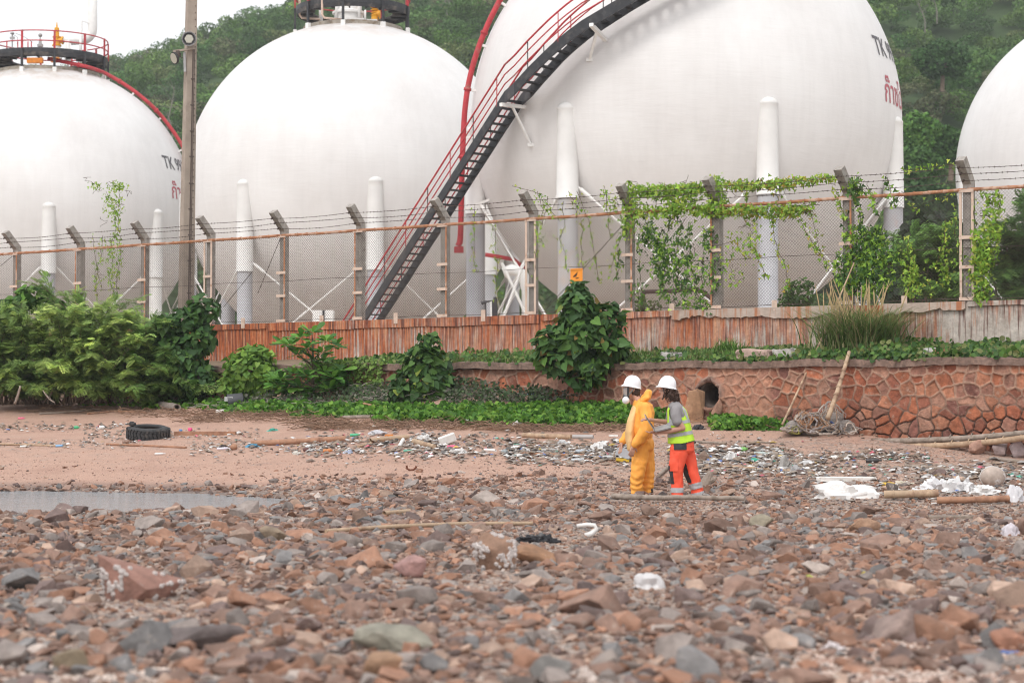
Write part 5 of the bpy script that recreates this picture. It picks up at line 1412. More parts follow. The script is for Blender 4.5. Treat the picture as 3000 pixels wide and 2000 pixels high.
def density(u, v):
    d = smooth01(v, 1432, 1482)
    d = np.maximum(d, .75 * smooth01(v, 1398, 1440) * smooth01(u, 2050, 2500))
    d = np.maximum(d, .55 * np.exp(-((v - 1432) / 9) ** 2) * smooth01(-u, -1000, -700) )
    d = np.maximum(d, .35 * np.exp(-((v - 1420) / 25) ** 2) * smooth01(u, 700, 1000))
    d = np.maximum(d, .012 * smooth01(v, 1330, 1400))
    return d
allr = []
N0 = 112000
# sample evenly in the view wedge
D = np.sqrt(r.uniform(7.5 ** 2, 36.5 ** 2, N0)); X = D * r.uniform(-.40, .40, N0)
Zg = G(X, D); U, Vv = proj(X, D, Zg)
size = np.exp(r.normal(np.log(.044), .52, N0)).clip(.016, .26)
dn = density(U, Vv)
sandy = smooth01(Vv, 1850, 1905) * smooth01(U, 2150, 2450) + smooth01(Vv, 1950, 1990) * smooth01(-U, -500, -350)
water = (Zg < -.07)
keep = (r.random(N0) < dn * (1 - .6 * sandy * (size > .05))) & ~(water & (size < .12)) & ~(water & (r.random(N0) < .93))
AVOID = [(1582, 1590, 95, 34), (1893, 1722, 80, 48), (1720, 1575, 48, 26), (1447, 1672, 85, 66), (415, 1758, 140, 66), (2670, 1470, 105, 22), (2850, 1482, 115, 20), (2475, 1460, 115, 34), (2800, 1444, 150, 34), (2970, 1470, 40, 40), (2960, 1568, 40, 30), (1990, 1480, 205, 16), (1200, 1690, 60, 40), (2785, 1518, 75, 20), (2908, 1425, 45, 40)]
for au, av, ar, ah in AVOID: keep &= ~((np.abs(U - au) < ar) & (Vv > av - ah) & (Vv < av + ah * .9 + 14) & (size > .05))
X, D, Zg, U, Vv, size = [a[keep] for a in (X, D, Zg, U, Vv, size)]
n = len(X)
kind = r.choice(len(RK), n, p=RPROB); cl_ = vnoise(X, D, 1.1, 7); kind = np.where((cl_ > .35) & (r.random(n) < .4), r.choice([2, 2, 3, 6, 0], n), np.where((cl_ < -.35) & (r.random(n) < .45), r.choice([0, 1, 4], n), kind)); sp = r.integers(0, 9999, n); ang = r.uniform(0, 6.28, n); tilt = r.normal(0, .22, (n, 2)); br = r.uniform(.64, 1.15, n); kind = np.where((size < .036) & (r.random(n) < .38), RK.index('tan'), kind)
pxs = size * 2 / D * FPX
inside = (U > 10) & (U < 2990) & (Vv < 1990) & (Vv > 1400)
order = np.argsort(-np.where(inside, pxs, 0))
top = set(order[:280].tolist())
def rock_xf(i, v):
    a, b = tilt[i]
    ca, sa, cb, sb = math.cos(a), math.sin(a), math.cos(b), math.sin(b)
    Rm = rotz(ang[i]) @ np.array([[1, 0, 0], [0, ca, -sa], [0, sa, ca]]) @ np.array([[cb, 0, sb], [0, 1, 0], [-sb, 0, cb]])
    return v @ Rm.T * size[i]
stuff_ = MB()
ZONES = ["in the blurred front rows", "in the middle of the shingle", "near the back edge of the shingle"]
for i in range(n):
    pr = BIGP if i in top else (MIDP if pxs[i] > 17 else SMLP)
    v, f = pr[sp[i] % len(pr)]
    v = rock_xf(i, v); col = np.array(ROCKC[RK[kind[i]]]) * br[i]
    hz = v[:, 2].max() - v[:, 2].min()
    base = np.array([X[i], D[i], Zg[i] + hz * (.5 - .34)])
    if i in top:
        mb = MB(); mb.add(v, f, col)
        o = mb.build("rock", ROCK, local=True, auto=rad(28)); o.location = base
        shp = ("flat" if hz < size[i] * .85 else ("blocky" if hz > size[i] * 1.15 else "angular"))
        w_ = ("big" if pxs[i] > 150 else "middling" if pxs[i] > 105 else "small")
        zn = ZONES[0 if Vv[i] > 1760 else 1 if Vv[i] > 1580 else 2]; sd = "left" if U[i] < 1000 else "middle" if U[i] < 2000 else "right"
        tag(o, f"{w_} {shp} {RK[kind[i]]} rock {zn}, {sd} third", "rock", "rocks of the shingle shore")
    else:
        stuff_.add(v + base, f, col)
o = stuff_.build("shingle", ROCK, origin=(0, 20, 0)); tag(o, "small stones and pebbles of the shingle shore", "shingle", kind='stuff')
# gravel flecks on the upper beach
r = np.random.default_rng(91); mb = MB()
for u0, u1, v0, v1, c, sz in ((0, 1500, 1345, 1430, 1500, .014), (0, 3000, 1290, 1340, 1800, .012), (1400, 3000, 1300, 1430, 3200, .018), (800, 3000, 1400, 1450, 2200, .026), (2150, 3000, 1860, 2000, 2600, .011), (0, 500, 1950, 2000, 900, .011)):
    for _ in range(c):
        p = gp(r.uniform(u0, u1), r.uniform(v0, v1)); s_ = sz * r.uniform(.5, 1.9)
        v, f = SMLP[r.integers(0, 20)]
        k = RK[r.choice(7, p=RPROB)]
        mb.add((v @ rotz(r.uniform(0, 6)).T) * s_ + p + (0, 0, s_ * .1), f, np.array(ROCKC[k] if v1 < 1500 else (.62, .52, .46)) * r.uniform(.7, 1.3))
tag(mb.build("gravel", ROCK, origin=(0, 33, .3)), "scattered gravel on the sand", "gravel", kind='stuff')

# stones that stand out, each by its own look
BARN = mat("barnacle_shell", (0.52, 0.47, 0.45), 0.8, 0.15, 20, .3, 60)
def big_rock(u, v, wpx, hpx, col, label, seed, barn=0, yaw=None, npt=17, flat=None, sink=.2, rough=.06):
    rr = np.random.default_rng(seed); p = gp(u, v); s_ = wpx / pxm(p) / 2; hh = hpx / pxm(p)
    v_, f = rock_proto(seed, npt, rough, .75)
    bm = bmesh.new(); vs = [bm.verts.new(q) for q in v_]
    for q in f: bm.faces.new([vs[k] for k in q])
    bmesh.ops.subdivide_edges(bm, edges=bm.edges, cuts=1); bmesh.ops.triangulate(bm, faces=bm.faces)
    v_ = np.array([q.co[:] for q in bm.verts]); bm.verts.index_update(); f = np.array([[x.index for x in q.verts] for q in bm.faces]); bm.free()
    v_ = v_ + .03 * np.array([noise.noise_vector(Vector(q) * 4 + Vector((seed, 1, 2)))[:] for q in v_])
    v_ = v_ @ rotz(yaw if yaw is not None else rr.uniform(0, 6)).T
    v_ = v_ - (v_.max(0) + v_.min(0)) / 2
    v_ = v_ / (np.ptp(v_, axis=0) / 2) * (s_, s_ * .75, hh / 2 / (1 - sink))
    zc = hh / 2 / (1 - sink) - hh * sink
    th = thing("rock" if not barn else "barnacle_rock", label, "rock", p)
    g = 1 + .15 * vnoise(v_[:, 0] / s_, v_[:, 2] / s_, 3, seed)
    MB().add(v_ + (0, 0, zc), f, np.array(col)[None] * g[:, None]).build("stone", ROCK, th, local=True, auto=rad(26))
    if barn:
        mb = MB(); fc = v_[f]; ctr = fc.mean(1); nn = nrmz(np.cross(fc[:, 1] - fc[:, 0], fc[:, 2] - fc[:, 0]))
        front = np.where((nn[:, 1] < -.12) & (vnoise(ctr[:, 0] / s_, ctr[:, 2] / s_, 2.4, seed) > -.05))[0]
        for k in range(barn):
            q = front[rr.integers(0, len(front))]; w3 = rr.dirichlet((1, 1, 1)); c = (fc[q] * w3[:, None]).sum(0); b = rr.uniform(.011, .024)
            mb.lathe([(b, 0), (b * .85, b * .5), (b * .5, b * .85), (b * .38, b * .8), (b * .25, b * .35), (.0008, b * .3)], c + np.array([0, 0, zc]) - nn[q] * .004, 7, axis=nn[q])
        mb.build("barnacles", BARN, th, local=True)
big_rock(1447, 1668, 130, 105, (.27, .165, .115), "brown boulder with a cluster of white barnacles on its face, mid foreground", 501, 120)
big_rock(415, 1755, 235, 130, (.30, .165, .13), "wide reddish boulder crusted with pale barnacles at the left of the foreground", 502, 120)
big_rock(1200, 1690, 100, 62, (.37, .22, .20), "smooth pinkish rounded rock left of the barnacle boulder", 503)
big_rock(600, 1900, 235, 66, (.13, .105, .10), "large dark slab rock in the blurred left foreground", 504, npt=12)
big_rock(205, 1965, 115, 62, (.22, .17, .115), "rounded olive-brown boulder at the lower left", 505)
big_rock(1120, 1992, 122, 80, (.31, .19, .12), "tan-brown blocky rock at the bottom edge, left of centre", 506, npt=11)
big_rock(1612, 1995, 125, 75, (.19, .18, .17), "dark grey sharp-edged block at the bottom edge right of centre", 507, npt=10)
big_rock(1150, 1905, 245, 75, (.25, .235, .19), "lumpy grey-green rock low in the middle foreground", 508, rough=.1, npt=26)
big_rock(1585, 1650, 145, 55, (.26, .145, .085), "long rust-brown wedge rock right of the barnacle boulder", 509, npt=11)
big_rock(2530, 1560, 105, 42, (.36, .22, .145), "round orange-tan boulder in the shingle below the bamboo pipe", 510)
big_rock(2230, 1545, 75, 38, (.26, .225, .165), "flat-topped olive block in the shingle right of the workers", 511, npt=10)
big_rock(1905, 1517, 58, 40, (.20, .13, .10), "round dark brown stone lying below the long driftwood pole", 512)
big_rock(1720, 1745, 62, 42, (.15, .115, .11), "dark purple angular stone in the middle of the foreground", 513, npt=11)
big_rock(800, 1588, 78, 46, (.25, .19, .135), "blocky brown stone standing proud at left centre of the shingle", 514, npt=11)
big_rock(2960, 1900, 130, 60, (.30, .15, .10), "rust-red slab at the far right of the foreground", 515, npt=12)
big_rock(2620, 1870, 150, 85, (.27, .20, .175), "pointed brown-grey rock above the pale coral patch at lower right", 516, npt=10)
big_rock(2285, 1905, 110, 40, (.24, .20, .185), "low grey-brown rock in the blurred right foreground", 517)
big_rock(2036, 1236, 62, 92, (.40, .235, .14), "upright orange-tan slab leaning left of the drain mouth", 519, npt=12, yaw=0.3)
big_rock(2100, 1238, 34, 66, (.30, .17, .12), "narrow brown slab standing in the drain mouth", 520, npt=11, yaw=0.2)
big_rock(2060, 1347, 38, 26, (.22, .15, .115), "single brown stone on the sand behind the worker in the vest", 518)
# ------------------------------------------------------------------ things washed up on the beach
BAMB = mat("bamboo", (0.42, 0.30, 0.20), 0.6, 0.25, 6, 0.2, 25, dirt=(0.28, 0.17, 0.11), dscale=4)
BAMR = mat("reddish_bamboo", (0.36, 0.19, 0.115), 0.65, 0.25, 6, 0.2, 25, dirt=(0.24, .12, .075), dscale=4)
DRIFT = mat("driftwood", (0.30, 0.245, 0.205), 0.9, 0.3, 9, 0.5, 30, dirt=(0.18, .14, .11), dscale=5)
PLAS = mat("plastic", (1, 1, 1), 0.4, 0.08, 4, attr=True, spec=.5)
FILM = mat("plastic_film", (1.08, 1.08, 1.08), 0.35, 0.08, 3, attr=True, trans=.15)
FOAM = mat("white_foam", (0.74, 0.72, 0.69), 0.8, 0.12, 9, .3, 50, dirt=(.5, .42, .35), dscale=7, dlo=.58, dhi=.75)
RUBBER = mat("rubber", (0.040, 0.040, 0.042), 0.75, 0.25, 8, .2, 60, dirt=(.12, .10, .085), dscale=4, dlo=.55, dhi=.75)
def gpole(name, label, cat, pts, rpx, mt, nodes=0, hollow=False, taper=1.0, lift=0.0, group=None, wob=0.0, seed=1):
    rr = np.random.default_rng(seed)
    w_ = [gp(u, v) for u, v in pts]
    r_ = rpx / pxm(w_[0])
    w_ = np.array(w_) + (0, 0, r_ * .8 + lift)
    m = max(10, len(pts) * 6); q = np.linspace(0, len(w_) - 1, m); k = np.arange(len(w_))
    P_ = np.stack([np.interp(q, k, w_[:, i]) for i in range(3)], 1)
    if wob: P_[1:-1] += rr.normal(0, wob, (m - 2, 3)) * (1, 1, .5)
    rad_ = np.linspace(r_, r_ * taper, m)
    mb = MB(); mb.tube(P_, rad_, 12, cap=not hollow)
    L = np.linalg.norm(P_[-1] - P_[0])
    for j in range(nodes):
        c = P_[0] + (P_[-1] - P_[0]) * (j + .6) / nodes; i_ = min(int((j + .6) / nodes * (m - 1)), m - 2); c = P_[i_]; d = P_[i_ + 1] - P_[i_]; d = d / np.linalg.norm(d)
        mb.tube([c - d * .012, c, c + d * .012], [rad_[i_] * 1.02, rad_[i_] * 1.13, rad_[i_] * 1.02], 12, cap=False)
    if hollow:
        for a, b, ra in ((P_[0], P_[1], rad_[0]), (P_[-1], P_[-2], rad_[-1])):
            d = b - a; d /= np.linalg.norm(d)
            mb.tube([a, a + d * .01, a + d * .25], [ra * .99, ra * .72, ra * .7], 12, cap=False)
            mb.tube([a + d * .24, a + d * .25], [ra * .7, ra * .7], 12, col=(.05, .05, .05))
    o = mb.build(name, mt, smooth=True, origin=tuple(P_.mean(0)), auto=rad(50))
    return tag(o, label, cat, group)
def bottle(u, v, Lpx, az, col, label, capc=(.05, .15, .5), thin=.30, name="plastic_bottle", cat="bottle"):
    p = gp(u, v); L = Lpx / pxm(p); r_ = L * thin / 2
    th = thing(name, label, cat, p)
    ax = np.array([math.cos(az), math.sin(az), .06])
    c = np.array([0, 0, r_ * .85]) - ax * L / 2
    m_ = MB(); m_.lathe([(.001, 0), (r_ * .9, .01 * L), (r_, .05 * L), (r_, .3 * L), (r_ * .92, .34 * L), (r_, .38 * L), (r_, .62 * L), (r_ * .8, .74 * L), (r_ * .36, .86 * L), (r_ * .34, .93 * L)], c, 14, axis=ax, col=col); m_.build("bottle_body", PLAS, th, local=True, smooth=True)
    m_ = MB(); m_.lathe([(r_ * .42, .90 * L), (r_ * .42, 1.0 * L), (.001, 1.0 * L)], c, 12, axis=ax, col=capc); m_.build("cap", PLAS, th, local=True)
    return th
def sheet(u, v, wpx, hpx, col, label, seed, name="plastic_bag", cat="plastic bag", mt=None, dep=.8, flat=.5, freq=1.0, folds=1.0):
    """a crumpled bag: a lumpy closed skin with sharp folds"""
    rr = np.random.default_rng(seed); p = gp(u, v); W = wpx / pxm(p); H = hpx / pxm(p)
    n = 34; a = np.linspace(0, 2 * math.pi, n + 1)[:-1]; b_ = np.linspace(.02, math.pi / 2, 13)
    A, B_ = np.meshgrid(a, b_)
    d = np.stack([np.cos(A) * np.sin(B_), np.sin(A) * np.sin(B_), np.cos(B_)], -1)
    o3 = rr.uniform(0, 50, 3)
    ns = np.array([[1 - abs(noise.noise(Vector(q * 2.0 * freq + o3))) * 1.1 * folds + .16 * folds * (1 - 2 * abs(noise.noise(Vector(q * 5.5 * freq + o3)))) + .5 * noise.noise(Vector(q * 1.1 + o3)) for q in row] for row in d])
    pts = d * ns[..., None] * (W / 2 / 1.05, W / 2 * dep, H)
    pts[..., 2] *= np.where(np.sin(B_) > .97, .15, 1)
    i = np.arange(12)[:, None] * n; j = np.arange(n)[None]; k = (j + 1) % n
    f = np.stack([i + j, i + n + j, i + n + k, i + k], -1).reshape(-1, 4)
    m_ = MB(); m_.add(pts.reshape(-1, 3) - (0, 0, .01), f, col); m_.add([pts[0, q] - (0, 0, .01) for q in range(n)], [tuple(range(n - 1, -1, -1))], col)
    o = m_.build(name, mt or FILM, origin=None, auto=rad(22)); o.location = p
    return tag(o, label, cat)
def block(u, v, wpx, hpx, dpx, az, mt, label, name, cat, col=None, tilt=(0, 0), rough=.0, seed=0):
    p = gp(u, v); k = 1 / pxm(p); rr = np.random.default_rng(seed)
    bm = bmesh.new(); bmesh.ops.create_cube(bm, size=1)
    bmesh.ops.bevel(bm, geom=list(bm.edges), offset=.06, segments=1, affect='EDGES')
    bmesh.ops.subdivide_edges(bm, edges=bm.edges, cuts=2); bmesh.ops.triangulate(bm, faces=bm.faces)
    v_ = np.array([q.co[:] for q in bm.verts]); bm.verts.index_update(); f = np.array([[x.index for x in q.verts] for q in bm.faces]); bm.free()
    v_ = v_ * (wpx * k, dpx * k, hpx * k) + rr.normal(0, 1, v_.shape) * rough
    Rm = np.array(Matrix.Rotation(tilt[0], 3, 'Y') @ Matrix.Rotation(tilt[1], 3, 'X')); v_ = v_ @ Rm.T @ rotz(az).T
    v_[:, 2] += -v_[:, 2].min() - .15 * hpx * k * (1 if hpx * k > .03 else 0)
    o = MB().add(v_, f, col).build(name, mt, auto=rad(30)); o.location = p
    return tag(o, label, cat)

# tyre lying on the sand
tp = gp(434, 1284); TRr, TRw = .415, .265
ty = thing("tyre", "old black truck tyre with chunky tread lying flat on the sand", "tyre", tp)
tl = np.array([.04, -.12, 1.0])
m_ = MB(); m_.lathe([(.27, .01), (.33, -.0), (.385, .02), (.408, .06), (.412, TRw / 2), (.408, TRw - .06), (.385, TRw - .02), (.33, TRw), (.27, TRw - .01), (.255, TRw - .04), (.27, TRw - .06), (.36, TRw - .09), (.375, TRw / 2), (.36, .09), (.27, .06), (.255, .04), (.27, .01)], (0, 0, -.02), 64, axis=tl); m_.build("tyre_casing", RUBBER, ty, local=True, smooth=True)
m_ = MB(); nT = 34
for k in range(nT):
    for row, (z0, z1, sl) in enumerate(((.035, .092, .07), (.098, .165, -.06), (.172, .228, .07))):
        a0 = 2 * math.pi * k / nT + (.04 if row == 1 else 0); wd = .125
        pts = []
        for z_, da in ((z0, 0), (z1, sl)):
            for e in (-wd / 2, wd / 2): 
                for rr_ in (.408, .433): pts.append((rr_ * math.cos(a0 + da + e), rr_ * math.sin(a0 + da + e), z_))
        qv = np.array(pts) @ np.array(Vector((0, 0, 1)).rotation_difference(Vector(tl)).to_matrix()).T + (0, 0, -.02)
        m_.add(qv, np.array([(0, 2, 3, 1), (4, 5, 7, 6), (0, 1, 5, 4), (2, 6, 7, 3), (1, 3, 7, 5), (0, 4, 6, 2)]))
m_.build("tread", RUBBER, ty, local=True)
jk = tp + np.array([-.30, -.12, TRw - .01])
m_ = MB(); m_.lathe([(.04, 0), (.065, .02), (.06, .07), (.035, .075), (.035, .03)], jk, 12, axis=(.3, -.2, 1)); m_.tube([jk + (-.03, 0, .02), jk + (-.13, .02, .03)], .012, 6); m_.box(jk + (.01, .02, .03), (.12, .09, .05))
tag(m_.build("broken_fitting", RUBBER, origin=tuple(jk)), "small broken black plastic fitting lying on the tyre rim", "fitting")

gpole("bamboo_pole", "thick reddish bamboo pole lying across the litter line right of the tyre", "bamboo pole", [(735, 1306), (880, 1300), (1013, 1291)], 8.5, BAMR, 5)
block(602, 1274, 178, 13, 34, .02, BAMR, "long brown wooden plank lying on the sand just right of the tyre", "plank", "plank")
gpole("bamboo_cane", "thin cane lying along the sand at the left edge of the beach", "cane", [(-20, 1303), (90, 1306), (172, 1309)], 3.2, BAMB, 5)
gpole("bamboo_cane", "thin brown cane lying below the tyre", "cane", [(312, 1304), (430, 1308), (545, 1314)], 3.4, BAMR, 5)
gpole("concrete_pipe", "grey broken pipe with an open end at the edge of the feathery shrub", "pipe", [(432, 1183), (475, 1196), (519, 1204)], 11, mat("grey_pipe", (.24, .20, .175), .85, .3, 8, .4, 30), 3, True)
block(492, 1183, 38, 15, 22, .3, FOAM, "white foam block lying behind the grey broken pipe", "foam_block", "foam", tilt=(.25, 0))
th = thing("black_drum", "half of a black plastic drum with a pale inside, lying in the creeper", "drum", gp(688, 1196))
m_ = MB(); m_.lathe([(.17, 0), (.175, .02), (.175, .33), (.17, .35), (.155, .33), (.15, .03), (.001, .02)], (-.17, 0, .13), 20, axis=(1, .25, .1), col=(.05, .05, .055)); m_.build("drum_shell", PLAS, th, local=True, smooth=True)
m_ = MB(); m_.box((-.12, -.1, .2), (.18, .05, .10), col=(.45, .45, .45)); m_.build("liner", PLAS, th, local=True)
bottle(655, 1212, 46, .1, (.62, .60, .55), "dirty white bottle below the black drum half", (.6, .6, .58))
gpole("bamboo_pole", "pale bamboo length ending with an open mouth among the litter at centre", "bamboo pole", [(1085, 1297), (1140, 1291), (1198, 1286)], 7.5, BAMB, 3, True)
gpole("bamboo_piece", "short bright tan bamboo piece left of the dark stick in the litter", "bamboo piece", [(1050, 1313), (1086, 1304)], 5, BAMB, 1)
gpole("charred_stick", "short charred dark stick in the litter between two pale tubes", "stick", [(1122, 1305), (1162, 1294)], 5, mat("charred_wood", (.05, .045, .04), .9, .3))
gpole("pvc_tube", "short white tube standing askew in the litter line", "tube", [(1169, 1314), (1181, 1292)], 5.5, WHTP, 0, True)
gpole("driftwood_branch", "pale forked driftwood branch left of the pink bottle", "driftwood", [(1213, 1300), (1240, 1308), (1272, 1316)], 9, BAMB, 0, False, .7, wob=.01)
gpole("bamboo_cane", "thin tan cane running from the forked driftwood to the pink bottle", "cane", [(1270, 1311), (1312, 1309)], 3, BAMB, 1)
block(1310, 1303, 50, 24, 16, .2, FOAM, "tilted white foam board above the pink bottle", "foam_board", "foam", tilt=(-.35, .2))
bottle(1326, 1312, 32, .1, (.72, .10, .22), "bright pink bottle in the thick of the litter", (.7, .12, .25))
sheet(1243, 1290, 70, 15, (.62, .60, .58), "crumpled whitish bag behind the forked driftwood", 1001)
sheet(1340, 1328, 80, 13, (.66, .64, .62), "flattened white wrapper below the pink bottle", 1002)
bottle(1480, 1330, 26, 1.2, (.30, .33, .34), "small grey glass jar left of the grey litter heap", (.25, .25, .25), .6, "glass_jar", "jar")
gpole("pvc_tube", "white slim tube lying right of the pink bottle", "tube", [(1420, 1320), (1452, 1323)], 4, WHTP, 0, True)
gpole("bamboo_pole", "tan bamboo length on clear sand left of the worker in yellow", "bamboo pole", [(1532, 1281), (1600, 1284), (1673, 1286)], 8, BAMB, 3)
gpole("pvc_pipe", "grey plastic pipe continuing the tan bamboo length on the sand", "pipe", [(1678, 1285), (1738, 1286)], 6.5, mat("grey_pvc", (.38, .36, .35), .5, .1), 0, True)
block(1797, 1279, 26, 6, 14, .1, FOAM, "small flat white foam slab alone on the sand beside the worker in yellow", "foam_slab", "foam")
sheet(1757, 1318, 56, 22, (.74, .73, .72), "torn white plastic sheet standing up from the grey litter heap", 1003, dep=.4)
sheet(1652, 1302, 46, 14, (.62, .62, .62), "pale torn wrapper on the grey litter heap, left part", 1004)
bottle(1708, 1328, 44, -.15, (.36, .40, .44), "clear bluish bottle on the grey litter heap", (.4, .42, .45))
bottle(1605, 1325, 40, .3, (.42, .40, .38), "crushed dull bottle at the left end of the grey litter heap", (.3, .3, .3))
bottle(1785, 1345, 40, .05, (.50, .50, .50), "clear crushed bottle below the torn white sheet", (.5, .5, .5))
bottle(1692, 1352, 38, .03, (.48, .50, .52), "pale blue-grey bottle at the bottom of the grey litter heap", (.5, .52, .55))
sheet(1775, 1333, 30, 11, (.40, .09, .15), "crumpled dark pink rag in the litter left of the worker in yellow", 1005, "rag", "rag")
gpole("bamboo_cane", "brown cane lying through the grey litter heap", "cane", [(1525, 1331), (1620, 1335), (1735, 1338)], 4, BAMR, 4)
th = thing("grey_crate", "tilted grey plastic crate with a yellow base behind the hands of the worker in yellow", "crate", gp(1827, 1352))
m_ = MB(); Rm = np.array(Matrix.Rotation(.42, 3, 'Y')); m_.box((0, 0, .15), (.24, .22, .16), Rm, (.40, .41, .43)); m_.build("crate_body", PLAS, th, local=True)
m_ = MB(); m_.box((-.02, -.01, .03), (.22, .2, .05), np.array(Matrix.Rotation(.1, 3, 'Y')), (.55, .36, .03)); m_.build("crate_base", PLAS, th, local=True)
gpole("driftwood_pole", "long lumpy driftwood pole lying in front of the two workers' feet", "driftwood", [(1793, 1470), (1900, 1474), (2040, 1474), (2182, 1478)], 8.5, DRIFT, 0, False, .75, lift=.05, wob=.006, seed=4)
gpole("bamboo_pole", "long thin bamboo pole across the middle of the shingle", "bamboo pole", [(955, 1572), (1150, 1558), (1350, 1550), (1560, 1548)], 6.5, BAMB, 7, lift=.04)
gpole("bamboo_piece", "short bamboo piece with a dark open end in the shingle", "bamboo piece", [(1125, 1516), (1200, 1510)], 7, BAMB, 1, True, lift=.03)
sheet(1582, 1590, 155, 26, (.022, .022, .026), "crumpled shiny black plastic in the middle of the shingle", 1006, "black_plastic", "plastic", freq=1.5, dep=.35)
sheet(1893, 1722, 118, 48, (.60, .58, .58), "smooth white plastic bag lump on the shingle, right of the middle", 1007, freq=.55, folds=.35)
th = thing("plastic_hook", "curved white plastic handle piece right of the crumpled black plastic", "plastic piece", gp(1720, 1575))
m_ = MB(); k = 1 / pxm(gp(1720, 1575)); m_.tube([np.array(q) * k for q in [(-30, 0, 34), (0, 0, 38), (22, 0, 36), (28, 0, 26), (14, 0, 12), (-5, 0, 4)]], [.02, .022, .022, .025, .03, .035], 8, col=(.72, .70, .68)); m_.build("handle_body", PLAS, th, local=True, smooth=True)
th = thing("rusty_hook", "U-shaped rusty iron piece lying on open sand", "iron piece", gp(1205, 1380))
k = 1 / pxm(gp(1205, 1380)); m_ = MB(); m_.tube([np.array(q) * k for q in [(-14, 0, 16), (-12, 0, 6), (-4, 0, 2), (6, 0, 3), (12, 0, 8), (15, 0, 14)]], .017, 8); m_.build("iron_bar", mat("hook_rust", (.16, .06, .035), .9, .3), th, local=True)
th = thing("dark_twig", "dark forked twig on the sand left of the worker in yellow", "twig", gp(1370, 1415))
k = 1 / pxm(gp(1370, 1415)); m_ = MB(); m_.tube([np.array(q) * k for q in [(-80, 0, 2), (-30, 0, 4), (20, 0, 3), (78, 0, 1)]], [.006, .014, .014, .005], 6, col=(.12, .10, .09)); m_.tube([np.array(q) * k for q in [(-18, 0, 4), (-30, 0, 12), (-44, 0, 20)]], [.013, .009, .003], 6, col=(.12, .10, .09)); m_.build("twig_wood", TWIG, th, local=True)
gpole("driftwood_stick", "pale driftwood stick leaning on the sand between the two workers", "driftwood", [(1930, 1400), (1962, 1372)], 5, DRIFT, 0, lift=.02)
th = thing("driftwood_stump", "bleached driftwood stump behind the legs of the worker in the vest", "driftwood", gp(2072, 1420))
k = 1 / pxm(gp(2072, 1420)); m_ = MB(); m_.tube([np.array(q) * k for q in [(-8, 0, -6), (0, 0, 14), (12, 0, 38)]], [22 * k, 15 * k, 7 * k], 9); m_.tube([np.array(q) * k for q in [(-2, 0, 6), (18, -4, 16), (26, -5, 20)]], [12 * k, 8 * k, 3 * k], 8); m_.build("stump_wood", DRIFT, th, local=True)
sheet(2046, 1258, 36, 16, (.045, .045, .05), "black plastic bag on the sand behind the worker in the vest", 1008)
gpole("driftwood_stick", "grey driftwood stick lying right of the worker in the vest", "driftwood", [(2033, 1297), (2080, 1300), (2128, 1303)], 4, DRIFT, 0, wob=.005)
gpole("driftwood_stick", "small grey stick right of the longer driftwood beside the vest worker", "driftwood", [(2210, 1296), (2250, 1300)], 3, DRIFT)
gpole("bamboo_cane", "long thin cane crossing the litter right of the workers", "cane", [(2050, 1365), (2150, 1370), (2290, 1380), (2395, 1390)], 3.4, BAMB, 7)
# leaning canes and the heap of old rope and net
def lean(name, label, a, b, Da, Db, r0, r1, mt):
    a = np.array(P(*a, Da)); b = np.array(P(*b, Db)); q = np.linspace(0, 1, 10)[:, None]
    pts = a + (b - a) * q + np.array([0, 0, -.05]) * (4 * q * (1 - q))
    m_ = MB(); m_.tube(pts, np.linspace(r0, r1, 10), 10)
    for j in range(1, 8): 
        c = a + (b - a) * j / 8.3; d = nrmz(b - a); m_.tube([c - d * .012 + (0, 0, -.02), c + (0, 0, -.02), c + d * .012 + (0, 0, -.02)], [r0 * .9, r0 * 1.1, r0 * .9], 10, cap=False)
    return tag(m_.build(name, mt, origin=tuple(a), smooth=True), label, "bamboo pole")
lean("bamboo_pole", "long slender bamboo leaning from the rope heap past the tall grass", (2292, 1243), (2502, 770), 36.1, 38.4, .022, .013, BAMB)
lean("bamboo_pole", "thick short bamboo leaning on the stone wall out of the rope heap", (2425, 1225), (2488, 1030), 35.4, 36.3, .045, .034, BAMB)
th = thing("rope_heap", "heap of tangled old rope and fishing net at the foot of the stone wall", "rope heap", gp(2400, 1270))
rr = np.random.default_rng(95); cols_ = [(.34, .29, .25), (.42, .36, .31), (.30, .27, .26), (.38, .24, .16)]
hc = [(2320, 1258, 38, 12), (2375, 1240, 45, 32), (2430, 1225, 42, 48), (2410, 1262, 55, 18), (2480, 1258, 36, 24), (2350, 1228, 26, 22)]
base = gp(2400, 1270); k = 1 / pxm(base)
